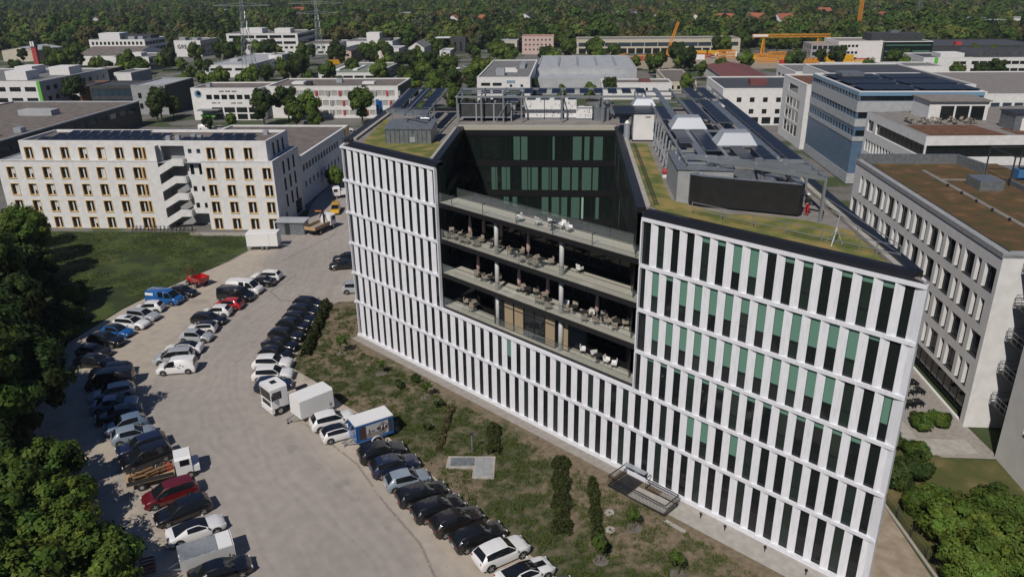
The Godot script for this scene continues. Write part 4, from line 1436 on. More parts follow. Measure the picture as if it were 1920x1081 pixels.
# ---------------------------------------------------------------- neighbours on the right
func right_side_buildings():
	# white block with deep window splays and a brown planted roof
	var b := thing("office_block", "pale office block with splayed tall windows and a rust-brown planted roof", "building", site(39.5, 69.1))
	var o := site(39.45, 108.3)
	var dx := -DW
	var nrm := -DU
	var length := 39.25
	var holes := []
	for k in 4:
		var y := 14.2 - 3.42 * k
		var list := []
		if k % 2 == 0:
			for c in 10:
				list.append([0.55 + 4.08 * c, 1.75])
				if c < 9:
					list.append([3.3 + 4.08 * c, 0.6])
		else:
			list.append([1.3, 0.6])
			for c in 10:
				list.append([2.75 + 4.08 * c, 0.6])
				if c < 9:
					list.append([4.25 + 4.08 * c, 1.75])
		for l in list:
			var s1: float = length - l[0] - l[1]
			if s1 < 0.3 or (k == 3 and false):
				continue
			holes.append(Rect2(s1 - 0.26, y, l[1] + 0.26, 2.35))
			var at: Vector3 = o + dx * (s1 + l[1] / 2) + Vector3.UP * (y + 1.175) - nrm * 0.26
			var f := window_unit(b, at, dx, nrm, l[1], 2.35, [[true, -0.2]] if l[1] > 1 else [], M.dark_metal, M.glass, 0.06)
			var sp: ArrayMesh
			if not shared.has("splay"):
				var ss := Shape.new()
				ss.prism([Vector2(-0.26, 0.25), Vector2(0, 0.0), Vector2(-0.26, 0.0)], -1.17, 1.17, true, true)
				shared["splay"] = ss.mesh()
			part(shared["splay"], "splay", M.white_wall, f, Transform3D(Basis(), Vector3(-l[1] / 2, 0, 0)))
			part(box_mesh(l[1] + 0.1, 0.05, 0.30), "sill", M.dark_metal, f, Transform3D(Basis(), Vector3(0, -1.18, 0.14)))
	holes.append(Rect2(length - 25.0, 0.2, 24.2, 3.1))
	var s := Shape.new()
	facade(s, o, dx, nrm, length, 18.1, holes, 0.28)
	put(s, "wall", M.offwhite_wall, b)
	for n in 8:
		window_unit(b, o + dx * (length - 25.0 + 3.0 * (n + 0.5)) + Vector3.UP * 1.75 - nrm * 0.9, dx, nrm, 3.02, 3.1, [[true, 0.0]], M.black_metal, M.glass, 0.08)
	s = Shape.new()
	s.quad(site(39.45, 69.05), site(58, 69.05), site(58, 69.05, 18.1), site(39.45, 69.05, 18.1), -DW)
	put(s, "wall", M.white_wall, b)
	s = Shape.new()
	s.quad(site(39.45, 108.3), site(58, 108.3), site(58, 108.3, 18.1), site(39.45, 108.3, 18.1), DW)
	put(s, "wall", M.white_wall, b)
	s = Shape.new()
	s.prism(poly_site([[39.5, 69.1], [58, 69.1], [58, 108.2], [39.5, 108.2]]), 17.75, 17.75, false, true)
	put(s, "roof", M.sedum_brown, b)
	s = Shape.new()
	s.bar(site(39.75, 69.05, 18.05), site(39.75, 108.3, 18.05), 0.75, 0.5)
	s.bar(site(40.1, 69.4, 18.05), site(58, 69.4, 18.05), 0.7, 0.5)
	put(s, "coping", M.grey_wall, b)
	s = Shape.new()
	s.bar(site(40.15, 69.5, 18.18), site(40.15, 108.3, 18.18), 0.14, 0.3)
	put(s, "coping_edge", M.black_metal, b)
	s = Shape.new()
	s.bar(site(39.5, 108.0, 18.4), site(52.5, 108.0, 18.4), 0.4, 1.3)
	s.bar(site(52.5, 108.2, 18.4), site(53.5, 102.0, 18.4), 0.4, 1.3)
	put(s, "roof_screen", M.zinc, b)
	for e in [[46.3, 46.9, 70, 104], [46.9, 52.0, 98.5, 99.2]]:
		s = Shape.new()
		site_box(s, e[0], e[1], e[2], e[3], 17.76, 17.80)
		put(s, "roof_path", M.gravel_roof, b)
	s = Shape.new()
	site_box(s, 48.8, 51.6, 93.5, 97.0, 17.7, 18.9)
	put(s, "roof_hatch", M.zinc, b)
	s = Shape.new()
	s.bar(site(54, 97.5, 18.0), site(53, 69.5, 18.0), 0.3, 0.7)
	put(s, "inner_parapet", M.zinc, b)
	for k in 7:
		s = Shape.new()
		s.tube(site(46.1, 74 + k * 3.6, 17.7), site(46.1, 74 + k * 3.6, 18.05), 0.14, 0.14, 8)
		put(s, "drain_cap", M.black_metal, b)
	# steel frame above the roof
	var fr := thing("roof_pergola", "rusty grey steel frame standing on the brown planted roof", "steel frame", site(58, 100, 17.7))
	for u in [53.5, 57.5, 61.5, 65.5]:
		for w in [96.0, 102.0]:
			s = Shape.new()
			s.bar(site(u, w, 17.7), site(u, w, 21.3), 0.13)
			put(s, "post", M.dark_metal, fr)
		s = Shape.new()
		s.bar(site(u, 96.0, 21.3), site(u, 102.0, 21.3), 0.13)
		put(s, "cross_beam", M.dark_metal, fr)
	for w in [96.0, 102.0]:
		s = Shape.new()
		s.bar(site(53.5, w, 21.3), site(65.5, w, 21.3), 0.13)
		put(s, "beam", M.dark_metal, fr)
	s = Shape.new()
	s.prism(poly_site([[53.5, 70], [70, 70], [70, 108], [54.5, 108]]), 17.6, 17.6, true, true)
	put(s, "wing_roof", M.grey_roof, b)
	s = Shape.new()
	s.prism(poly_site([[58, 69.05], [74, 69.05], [74, 108.3], [58, 108.3]]), 0, 17.58, true, true)
	put(s, "wing_wall", M.offwhite_wall, b)
	for e in [[56.0, 99.0, "blue"], [59.0, 99.5, "dark"], [62.5, 98.0, "dark"], [60.0, 93.0, "dark"], [64.0, 92.0, "dark"]]:
		var q := thing("rooftop_cooler", "blue box unit beneath the roof pergola" if e[2] == "blue" else "dark air-conditioning box on the flat roof beside the pergola", "air conditioner", site(e[0], e[1], 17.6), 0.0, "" if e[2] == "blue" else "dark rooftop coolers")
		s = Shape.new()
		site_box(s, e[0], e[0] + 1.6, e[1], e[1] + 1.4, 17.8, 19.0)
		put(s, "casing", M.container_blue if e[2] == "blue" else M.dark_wall, q)
		s = Shape.new()
		s.tube(site(e[0] + 0.8, e[1] + 0.7, 19.0), site(e[0] + 0.8, e[1] + 0.7, 19.15), 0.5, 0.5, 12)
		put(s, "fan", M.black_metal, q)
		s = Shape.new()
		site_box(s, e[0] + 0.1, e[0] + 1.5, e[1] + 0.1, e[1] + 1.3, 17.6, 17.8)
		put(s, "feet", M.galvanised, q)
	# its twin towards the viewer, and the open steel stairs in the gap
	b = thing("office_block", "pale office block with narrow splayed windows, lower right neighbour of the paved court", "building", site(40, 63.8))
	holes = []
	o = site(39.95, 63.8)
	for k in 5:
		for c in 6:
			var s1 := 3.2 + 4.1 * c + (1.9 if k % 2 == 0 else 0.0)
			var y := 1.1 + 3.42 * k
			holes.append(Rect2(s1 - 0.26, y, 0.96, 2.3))
			var f := window_unit(b, o + dx * (s1 + 0.35) + Vector3.UP * (y + 1.15) - nrm * 0.26, dx, nrm, 0.7, 2.3, [], M.dark_metal, M.glass, 0.06)
			part(shared["splay"], "splay", M.white_wall, f, Transform3D(Basis(), Vector3(-0.35, 0, 0)))
			part(box_mesh(0.8, 0.05, 0.36), "sill", M.dark_metal, f, Transform3D(Basis(), Vector3(0, -1.15, 0.19)))
	s = Shape.new()
	facade(s, o, dx, nrm, 26.0, 18.1, holes, 0.36)
	s.quad(site(39.95, 63.8), site(58, 63.8), site(58, 63.8, 18.1), site(39.95, 63.8, 18.1), DW)
	put(s, "wall", M.offwhite_wall, b)
	s = Shape.new()
	s.prism(poly_site([[40, 63.8], [58, 63.8], [58, 38], [40, 38]]), 17.9, 17.9, false, true)
	put(s, "roof", M.gravel_roof, b)
	var st := thing("escape_stairs", "dark steel escape stairs zigzagging in the gap between two pale office blocks", "stairs", site(43, 66.3))
	for k in 5:
		var y := 3.4 * k
		s = Shape.new()
		site_box(s, 41.2, 44.0, 64.4, 68.6, y + 3.1, y + 3.25)
		put(s, "landing", M.dark_metal, st)
		s = Shape.new()
		for n in 12:
			site_box(s, 44.0 + n * 0.28, 44.26 + n * 0.28, 64.5, 66.3, y + 0.2 + n * 0.25, y + 0.25 + n * 0.25)
			site_box(s, 44.0 + n * 0.28, 44.26 + n * 0.28, 66.7, 68.5, y + 3.2 - n * 0.25, y + 3.25 - n * 0.25)
		put(s, "flight", M.dark_metal, st)
		s = Shape.new()
		for yy in [3.75, 4.25]:
			s.bar(site(41.2, 64.4, y + yy), site(41.2, 68.6, y + yy), 0.05)
			s.bar(site(41.2, 68.6, y + yy), site(44.0, 68.6, y + yy), 0.05)
			s.bar(site(41.2, 64.4, y + yy), site(44.0, 64.4, y + yy), 0.05)
		for n in 6:
			s.bar(site(41.2, 64.4 + n * 0.84, y + 3.2), site(41.2, 64.4 + n * 0.84, y + 4.25), 0.04)
		put(s, "railing", M.galvanised, st)
	s = Shape.new()
	s.quad(site(48, 63.9, 0), site(48, 69.0, 0), site(48, 69.0, 17.9), site(48, 63.9, 17.9), -DU)
	put(s, "back_screen", M.grey_wall, st)
	# blue-clad tower with solar roof
	b = block("blue_office_tower", "office tower clad in blue panels with grey window bands and a solar roof", 59.2, 84.0, 166.8, 199.5, 19.5, "blue_panel", "grey_roof", [[17.6, 0.9, 3.2, 3.0, 0.4, 0.4], [14.0, 1.2, 3.2, 3.0, 0.4, 0.4], [10.3, 1.2, 3.2, 3.0, 0.4, 0.4]], [[17.6, 0.9, 2.05, 1.75, 0.3, 0.3], [14.0, 1.2, 2.05, 1.35, 0.3, 0.3], [10.3, 1.2, 2.05, 1.35, 0.3, 0.3]], [[4, 9, 24, 29, 1.0, "zinc"]], {"parapet": "white_wall"})
	for e in [[18.6, 0.75, "pale_blue"], [15.3, 2.2, "band_grey"], [12.3, 1.6, "band_grey"], [9.3, 0.9, "band_grey"], [0.2, 2.2, "band_grey"]]:
		s = Shape.new()
		for q in [[59.14, 166.72, 84.0, 166.72], [59.14, 166.76, 59.14, 199.5]]:
			s.bar(site(q[0], q[1], e[0] + e[1] / 2), site(q[2], q[3], e[0] + e[1] / 2), 0.1, e[1])
		put(s, "band", M[e[2]], b)
	for k in 3:
		for j in 2:
			for n in 5:
				var p := part(box_mesh(2.2, 0.06, 8.6), "solar_panel", M.pv_cell, b, Transform3D(Basis(DU, Vector3.UP, -DW), site(61.6 + n * 2.28 + j * 12.0, 172.4 + k * 9.8, 19.7) - b.position))
	# white balcony block beside it
	b = block("balcony_block", "white office block with tall glazed bays and a roof loggia beside the blue tower", 59.0, 74.0, 203.0, 225.5, 16.3, "white_wall", "sedum_red", [[12.6, 2.0, 4.0, 2.4, 8, 1], [9.2, 2.0, 4.0, 2.4, 8, 1]], [[12.9, 1.9, 14, 9.0, 4.5, 6.0], [9.2, 2.3, 3.2, 3.1, 4.5, 4.5], [5.7, 2.9, 3.2, 3.1, 4.5, 4.5], [2.2, 2.9, 3.2, 3.1, 4.5, 4.5]])
	# wedge-shaped white office with a dark ribbon window
	b = thing("white_wedge_office", "white office with a dark ribbon window, roof terrace and red planted roof", "building", site(58.6, 131.8))
	var foot := [[58.6, 131.8], [95, 134.0], [95, 168], [58.1, 157.8]]
	s = Shape.new()
	s.prism(poly_site(foot), 16.6, 16.6, false, true)
	put(s, "roof", M.gravel_roof, b)
	# left face, front face
	s = Shape.new()
	var ls := site(58.1, 157.8)
	var ldx := (site(58.6, 131.8) - site(58.1, 157.8)).normalized()
	var ln := Vector3.UP.cross(ldx)
	if ln.dot(-DU) < 0:
		ln = -ln
	holes = [Rect2(1.0, 13.4, 2.8, 2.1), Rect2(5.2, 13.4, 20.6, 2.0)]
	for n in 17:
		holes.append(Rect2(1.0 + n * 1.42, 9.6, 1.0, 2.1))
		holes.append(Rect2(1.0 + n * 1.42, 5.9, 1.0, 2.1))
		for y in [10.65, 6.95]:
			part(box_mesh(1.0, 2.1, 0.05), "window", M.glass, b, Transform3D(frame_basis(ldx, ln), ls + ldx * (1.5 + n * 1.42) + Vector3.UP * y - ln * 0.3 - b.position))
	facade(s, ls, ldx, ln, 26.0, 17.0, holes, 0.45)
	put(s, "wall", M.white_wall, b)
	part(box_mesh(2.8, 2.1, 0.05), "window", M.glass, b, Transform3D(frame_basis(ldx, ln), ls + ldx * 2.4 + Vector3.UP * 14.45 - ln * 0.4 - b.position))
	for n in 11:
		window_unit(b, ls + ldx * (5.2 + 1.8727 * (n + 0.5)) + Vector3.UP * 14.4 - ln * 0.4, ldx, ln, 1.88, 2.0, [], M.black_metal, M.glass)
	s = Shape.new()
	var fd := (site(95, 134.0) - site(58.6, 131.8)).normalized()
	var fnn := Vector3(-fd.z, 0, fd.x)
	if fnn.dot(-DW) < 0:
		fnn = -fnn
	facade(s, site(58.6, 131.8), fd, fnn, 36.4, 17.0, [Rect2(0.3, 13.4, 23.0, 2.0), Rect2(2, 9.6, 30, 1.7)], 0.45)
	put(s, "wall", M.white_wall, b)
	for n in 12:
		window_unit(b, site(58.6, 131.8) + fd * (0.3 + 1.917 * (n + 0.5)) + Vector3.UP * 14.4 - fnn * 0.4, fd, fnn, 1.92, 2.0, [], M.black_metal, M.glass)
		window_unit(b, site(58.6, 131.8) + fd * (2 + 2.5 * (n + 0.5)) + Vector3.UP * 10.45 - fnn * 0.4, fd, fnn, 2.5, 1.7, [], M.black_metal, M.glass)
	for e in [[60.4, 73, 134.5, 144, "sedum_red"], [75, 87, 135.5, 141, "sedum_red"]]:
		s = Shape.new()
		s.prism(poly_site([[e[0], e[2]], [e[1], e[2]], [e[1] - 1.5, e[3]], [e[0] - 0.3, e[3]]]), 16.68, 16.68, false, true)
		put(s, "planted_roof", M[e[4]], b)
	s = Shape.new()
	site_box(s, 75.7, 80.9, 138.5, 143.5, 16.6, 19.4)
	put(s, "stair_head", M.zinc, b)
	s = Shape.new()
	site_box(s, 75.5, 81.1, 138.3, 143.7, 19.4, 19.55)
	put(s, "stair_head_roof", M.dark_metal, b)
	s = Shape.new()
	site_box(s, 76.8, 77.5, 138.44, 138.5, 16.7, 18.8)
	put(s, "door", M.white_plastic, b)
	s = Shape.new()
	site_box(s, 82.5, 91.5, 140, 146, 19, 19.25)
	put(s, "awning", M.dark_wall, b)
	s = Shape.new()
	site_box(s, 66, 76.5, 149.5, 157, 16.6, 20)
	put(s, "penthouse_wall", M.white_wall, b)
	for k in 3:
		s = Shape.new()
		site_box(s, 68.1 + k * 2.7, 70.4 + k * 2.7, 149.35, 149.5, 16.7, 19.2)
		put(s, "window", M.glass, b)
	s = Shape.new()
	site_box(s, 65.7, 76.8, 149, 157.3, 20, 20.2)
	put(s, "penthouse_roof", M.gravel_roof, b)
	for n in 10:
		var t := dup(get_node("terrace_table"), "roof_table", site(61.5 + (n % 5) * 2.6, 145.4 + (n / 5) * 2.0, 16.62), 0.0, "dark round table on the roof terrace of the white wedge office", "roof terrace tables")
		t.set_meta("category", "table")
		for q in 2:
			var a := n * 1.3 + q * 2.6
			dup(get_node("terrace_chair"), "roof_chair", site(61.5 + (n % 5) * 2.6 + 0.8 * sin(a), 145.4 + (n / 5) * 2.0 + 0.8 * cos(a), 16.62), a, "tan chair on the roof terrace of the white wedge office", "roof terrace chairs")

# ---------------------------------------------------------------- the commercial district behind
func pylon(u: float, w: float, h: float, arms: Array, label: String):
	var o := thing("power_pylon", label, "pylon", site(u, w))
	var half := func(y: float): return lerpf(h * 0.062, 0.5, minf(1.0, y / (h * 0.72)))
	var cs := [Vector2(-1, -1), Vector2(1, -1), Vector2(1, 1), Vector2(-1, 1)]
	var n := 11
	for c in 4:
		var s := Shape.new()
		for k in n:
			var y0 := h * k / n
			var y1 := h * (k + 1) / n
			var a: float = half.call(y0)
			var b: float = half.call(y1)
			s.bar(site(u + cs[c].x * a, w + cs[c].y * a, y0), site(u + cs[c].x * b, w + cs[c].y * b, y1), 0.15)
		put(s, "leg", M.galvanised, o)
		s = Shape.new()
		var d := (c + 1) % 4
		for k in n:
			var y0 := h * k / n
			var y1 := h * (k + 1) / n
			var a: float = half.call(y0)
			var b: float = half.call(y1)
			s.bar(site(u + cs[c].x * a, w + cs[c].y * a, y0), site(u + cs[d].x * b, w + cs[d].y * b, y1), 0.07)
			s.bar(site(u + cs[d].x * a, w + cs[d].y * a, y0), site(u + cs[c].x * b, w + cs[c].y * b, y1), 0.07)
			s.bar(site(u + cs[c].x * b, w + cs[c].y * b, y1), site(u + cs[d].x * b, w + cs[d].y * b, y1), 0.06)
		put(s, "lattice", M.galvanised, o)
	for a in arms:
		var s := Shape.new()
		for sg in [-1, 1]:
			s.bar(site(u, w - 0.5, a[0]), site(u + sg * a[1], w, a[0] + 0.1), 0.16)
			s.bar(site(u, w + 0.5, a[0]), site(u + sg * a[1], w, a[0] + 0.1), 0.16)
			s.bar(site(u, w, a[0] + 1.3), site(u + sg * a[1], w, a[0] + 0.1), 0.14)
		put(s, "cross_arm", M.galvanised, o)
		s = Shape.new()
		for sg in [-1, 1]:
			for q in [0.55, 0.98]:
				s.tube(site(u + sg * a[1] * q, w, a[0]), site(u + sg * a[1] * q, w, a[0] - 1.6), 0.12, 0.12, 6)
		put(s, "insulators", M.dark_metal, o)

func lattice_beam(s: Shape, a: Vector3, b: Vector3, t: float, bays: int, th := 0.14):
	var z := (b - a).normalized()
	var x := Vector3.UP.cross(z)
	if x.length() < 0.1:
		x = Vector3.RIGHT
	x = x.normalized()
	var y := z.cross(x)
	var cs := [-x - y, x - y, x + y, -x + y]
	for c in 4:
		s.bar(a + cs[c] * t, b + cs[c] * t, th)
		var d := (c + 1) % 4
		for k in bays:
			var p := a.lerp(b, float(k) / bays)
			var q := a.lerp(b, float(k + 1) / bays)
			s.bar(p + cs[c] * t, q + cs[d] * t, th * 0.6)
			s.bar(q + cs[c] * t, q + cs[d] * t, th * 0.5)

func district():
	var b: Node3D
	var s: Shape
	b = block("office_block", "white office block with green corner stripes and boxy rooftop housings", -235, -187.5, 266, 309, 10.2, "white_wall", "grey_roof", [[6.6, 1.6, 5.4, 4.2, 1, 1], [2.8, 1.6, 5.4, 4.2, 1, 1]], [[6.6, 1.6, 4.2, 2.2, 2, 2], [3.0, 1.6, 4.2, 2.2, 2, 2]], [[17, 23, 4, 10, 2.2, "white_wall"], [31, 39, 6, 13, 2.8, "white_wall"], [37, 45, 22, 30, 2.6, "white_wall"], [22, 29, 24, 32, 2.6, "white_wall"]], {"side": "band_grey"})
	for e in [[-188.6, -187.4, 265.85, 266.0], [-206.5, -205.6, 265.85, 266.0], [-187.55, -187.4, 286, 287.5]]:
		s = Shape.new()
		site_box(s, e[0], e[1], e[2], e[3], 0, 10.2)
		put(s, "stripe", M.green_panel, b)
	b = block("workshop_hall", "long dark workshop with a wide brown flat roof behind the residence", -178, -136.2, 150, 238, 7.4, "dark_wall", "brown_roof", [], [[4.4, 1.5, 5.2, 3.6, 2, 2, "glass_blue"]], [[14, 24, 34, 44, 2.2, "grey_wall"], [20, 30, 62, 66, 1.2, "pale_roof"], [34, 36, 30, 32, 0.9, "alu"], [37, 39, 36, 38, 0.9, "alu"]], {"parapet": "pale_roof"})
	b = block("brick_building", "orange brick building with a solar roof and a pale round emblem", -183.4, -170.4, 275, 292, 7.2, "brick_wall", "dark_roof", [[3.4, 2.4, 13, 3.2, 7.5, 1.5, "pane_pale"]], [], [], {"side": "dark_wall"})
	s = Shape.new()
	s.tube(site(-180.4, 275, 4.5), site(-180.4, 274.85, 4.5), 1.5, 1.5, 18)
	put(s, "emblem", M.offwhite_wall, b)
	block("dark_glass_office", "low dark glazed office beside the orange brick building", -168, -152.6, 264, 277, 9.0, "dark_wall", "dark_roof", [[1.5, 2.6, 2.6, 2.3, 0.5, 0.5, "glass_blue"], [5.2, 2.6, 2.6, 2.3, 0.5, 0.5, "glass_blue"]], [[1.5, 2.6, 2.6, 2.3, 0.5, 0.5], [5.2, 2.6, 2.6, 2.3, 0.5, 0.5]])
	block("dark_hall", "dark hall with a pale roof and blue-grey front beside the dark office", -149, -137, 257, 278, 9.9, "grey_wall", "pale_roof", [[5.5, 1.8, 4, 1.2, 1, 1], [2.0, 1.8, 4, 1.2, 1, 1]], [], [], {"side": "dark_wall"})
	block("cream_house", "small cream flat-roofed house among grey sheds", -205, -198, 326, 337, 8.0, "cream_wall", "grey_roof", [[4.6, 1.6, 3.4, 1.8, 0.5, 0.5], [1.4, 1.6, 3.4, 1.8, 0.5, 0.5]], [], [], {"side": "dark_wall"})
	block("white_shed", "plain white boxy shed in front of the cream house", -187, -179.7, 312, 328, 8.0, "white_wall", "grey_roof", [], [], [], {"side": "grey_wall"})
	block("white_office", "two-storey white office with dark side glazing before the sawtooth hall", -236, -216, 394, 419, 6.8, "white_wall", "grey_roof", [[3.8, 1.7, 4.2, 1.8, 2, 1], [0.8, 1.5, 4.2, 1.8, 2, 1]], [[3.6, 2.0, 5, 4.4, 1, 1], [0.6, 2.0, 5, 4.4, 1, 1]], [[6, 12, 8, 14, 1.4, "white_wall"]])
	block("roof_hall", "hall under a wide grey pitched roof", -272, -239, 423, 455, 5.5, "offwhite_wall", "brown_roof", [], [], [], {"gable": 3.2})
	block("stepped_office", "white stepped office with dark window bands and cluttered roof", -284, -250, 455, 480, 11.2, "white_wall", "dark_roof", [[8.2, 1.8, 2.4, 1.4, 1, 1], [4.6, 1.8, 2.4, 1.4, 1, 1]], [[8.0, 1.8, 4, 3.6, 1, 1], [4.6, 1.8, 4, 3.6, 1, 1]], [[3, 16, 6, 16, 3.2, "white_wall"], [18, 34, 8, 18, 2.0, "dark_wall"], [22, 26, 4, 7, 1.4, "alu"], [28, 31, 4, 7, 1.4, "alu"]])
	b = block("lettered_hall", "white hall with large dark letters on its windowless front", -240, -223.5, 470, 494, 9.4, "white_wall", "grey_roof", [[2.6, 1.4, 16, 2.6, 8.3, 5.3, "glass"], [5.0, 1.6, 16, 2.8, 8.2, 5.2, "glass"]], [[5.2, 1.6, 5, 4.2, 1, 1], [1.8, 1.6, 5, 4.2, 1, 1]], [[2, 6, 3, 8, 1.6, "grey_wall"], [9, 12, 6, 12, 1.0, "alu"]], {"side": "grey_wall"})
	lettering(b, "GRE", site(-235.2, 469.95, 5.75), DU, -DW, 2.3, M.black_metal)
	lettering(b, "FIS", site(-226.0, 469.95, 5.75), DU, -DW, 2.3, M.black_metal)
	block("banded_office", "long white office with dark ribbon windows behind the lettered hall", -213, -168, 484, 520, 12.2, "white_wall", "grey_roof", [[9.4, 1.7, 8, 7.6, 1, 1], [5.9, 1.6, 8, 7.6, 1, 1], [2.4, 1.6, 4, 1.6, 1, 1]], [[9.4, 1.7, 6, 5.6, 1, 1], [5.9, 1.6, 6, 5.6, 1, 1]], [[6, 20, 8, 18, 2.6, "white_wall"], [28, 38, 8, 16, 2.4, "white_wall"]])
	block("low_hall", "low white hall with a pale grey roof beneath the nearer power pylon", -173, -151, 364, 425, 5.6, "white_wall", "pale_roof", [[3.0, 1.2, 6, 4.5, 2, 2]], [[3.0, 1.0, 6, 4, 2, 2]], [[4, 8, 20, 26, 0.8, "pale_roof"]], {"side": "band_grey"})
	block("stair_tower", "plain white stair tower at the end of a grey hall", -154, -147, 397, 409, 7.2, "white_wall", "grey_roof", [], [], [], {"side": "grey_wall"})
	b = block("red_window_building", "long white three-storey building with red window panels", -99.5, -55.8, 250.5, 272, 10.2, "offwhite_wall", "brown_roof", [[7.1, 1.7, 2.15, 1.9, 7, 1, "pane_pale"], [4.0, 1.7, 2.15, 1.9, 1, 1, "pane_pale"], [1.0, 1.6, 2.15, 1.9, 16, 1, "pane_pale"]], [], [[6, 10, 8, 12, 0.3, "white_plastic"], [12, 14, 4, 6, 1.0, "dark_metal"], [30, 34, 8, 11, 0.3, "white_plastic"], [20, 22, 12, 14, 0.8, "alu"]], {"side": "dark_wall"})
	for k in 10:
		for y in [7.1, 4.0, 1.0]:
			if y < 2 and k < 3:
				continue
			s = Shape.new()
			site_box(s, -90.0 + k * 3.9 - (0.9 if y > 5 and y < 8 else 0.0), -89.3 + k * 3.9 - (0.9 if y > 5 and y < 8 else 0.0), 250.3, 250.5, y, y + 1.65)
			put(s, "red_panel", M.red_panel if k % 2 == 0 else M.grey_wall, b)
	b = block("sign_building", "white two-storey trading house with a blue round logo and shop signs", -123, -99.6, 246.5, 262, 10.2, "offwhite_wall", "brown_roof", [[6.6, 1.5, 2.4, 1.9, 4.6, 1], [2.4, 1.7, 4.2, 3.6, 6, 1], [0.2, 1.8, 4.2, 3.4, 6, 1]], [], [[3, 4.4, 5, 6.4, 0.9, "alu"]], {})
	s = Shape.new()
	s.tube(site(-120.7, 246.5, 8.4), site(-120.7, 246.4, 8.4), 1.15, 1.15, 20)
	put(s, "logo_disc", M.pale_blue, b)
	s = Shape.new()
	s.tube(site(-120.4, 246.4, 8.6), site(-120.4, 246.32, 8.6), 0.7, 0.7, 18)
	put(s, "logo_mark", M.paint_darkblue, b)
	for e in [[-113.5, 9.0, 6.5, 0.45], [-116.5, 5.35, 3.2, 0.4], [-110.0, 5.3, 4.0, 0.4]]:
		for k in int(e[2] / 0.42):
			if k % 5 == 4:
				continue
			s = Shape.new()
			site_box(s, e[0] + k * 0.42, e[0] + k * 0.42 + 0.28, 246.42, 246.5, e[1], e[1] + e[3] * (0.7 + 0.3 * ((k * 7) % 3) / 2.0))
			put(s, "sign_letter", M.dark_metal, b)
	s = Shape.new()
	site_box(s, -120.5, -113.5, 243.5, 246.4, 3.4, 3.7)
	put(s, "entrance_canopy", M.zinc, b)
	s = Shape.new()
	site_box(s, -120.2, -115.4, 245.0, 246.4, 1.2, 2.0)
	put(s, "green_sign", M.green_panel, b)
	block("green_roof_hall", "low hall with pale green mossy roof panels", -110.2, -84, 339, 384, 4.6, "white_wall", "green_roof", [[2.0, 1.4, 5, 4.2, 1, 1]], [[1.6, 1.4, 6, 5, 1, 1]], [[4, 6, 12, 30, 0.3, "white_plastic"], [12, 14, 12, 30, 0.3, "white_plastic"], [19, 21, 12, 30, 0.3, "white_plastic"]], {"side": "grey_wall"})
	block("pink_house", "pinkish workshop house with a dark mono-pitched roof", -129.4, -120.3, 430, 462, 6.2, "pink_wall", "dark_roof", [[3.2, 1.4, 3, 1.5, 0.8, 0.8], [0.6, 1.6, 3, 1.5, 0.8, 0.8]], [], [], {"side": "dark_wall", "gable": 1.0, "ridge": "w"})
	block("white_factory", "long white factory with a tall block on its roof before the wood", -135, -107, 474, 500, 8.0, "white_wall", "grey_roof", [[4.8, 1.3, 4, 2.8, 12, 1]], [], [[11, 19, 6, 14, 4.4, "offwhite_wall"], [19, 26, 5, 12, 1.2, "dark_wall"]])
	block("white_depot", "white depot with a pinkish roof behind the middle pylon", -181, -143.7, 479, 512, 6.2, "white_wall", "brown_roof", [[3.6, 1.3, 3.4, 2.0, 2, 2], [0.6, 1.3, 5, 3.4, 2, 2]], [], [])
	block("white_annex", "white annex with a narrow window band beside the banded office", -206, -184, 498, 520, 6.0, "white_wall", "grey_roof", [[3.4, 1.0, 3, 2.0, 8, 1]], [], [], {"side": "band_grey"})
	block("gabled_house", "white gabled house facing the back street", -93, -83.8, 451, 474, 6.0, "white_wall", "grey_roof", [[2.6, 1.3, 4.4, 1.4, 1, 1]], [], [], {"gable": 3.0, "ridge": "w"})
	block("panelled_shed", "white shed with one brown wall panel beside the gabled house", -114, -98.4, 451, 470, 5.6, "white_wall", "pale_roof", [[0.2, 4.4, 15, 3.4, 5, 7, "pink_wall"]], [], [[2, 5, 3, 6, 0.9, "alu"], [7, 9, 4, 6, 0.9, "alu"]], {"side": "grey_wall"})
	block("black_house", "tall black-clad house at the end of the back street", -73.5, -64.5, 484, 496, 8.8, "dark_wall", "dark_roof", [[1, 5.5, 3, 1.4, 1, 1]], [], [[-10, -1, 3, 12, 0.0, "white_wall"]])
	block("white_cube", "plain white cube house beside the back street", -69, -63.5, 415, 431, 7.2, "white_wall", "pale_roof", [], [], [], {"side": "grey_wall"})
	block("cream_office", "cream office with a pale roof beside the back street", -46, -33, 482, 508, 7.0, "cream_wall", "pale_roof", [[4.2, 1.3, 3, 1.6, 1, 1], [1.0, 1.6, 3, 1.6, 1, 1]], [], [])
	b = block("white_office", "white three-storey office with dark louvred windows at the warehouse front", -33, -14.4, 275, 336, 10.0, "white_wall", "grey_roof", [[7.0, 1.1, 4, 3.2, 1.0, 9.5], [4.4, 1.1, 4, 3.2, 1.0, 9.5], [1.8, 1.1, 4, 3.2, 1.0, 9.5], [6.6, 0.9, 4.0, 0.9, 10, 1.0], [3.0, 0.9, 4.0, 0.9, 10, 1.0]], [[6.6, 1.2, 4, 1.6, 1, 1], [3.0, 1.2, 4, 1.6, 1, 1]], [[6, 9, 8, 12, 2.0, "alu"], [5, 13, 18, 20, 0.5, "white_wall"], [6, 12, 24, 26, 0.5, "white_wall"], [13, 15, 30, 44, 1.0, "alu"]])
	for k in 6:
		s = Shape.new()
		site_box(s, -22.6 + k * 0.5, -22.2 + k * 0.5, 274.9, 275.0, 8.0, 8.9)
		put(s, "sign_letter", M.pale_blue, b)
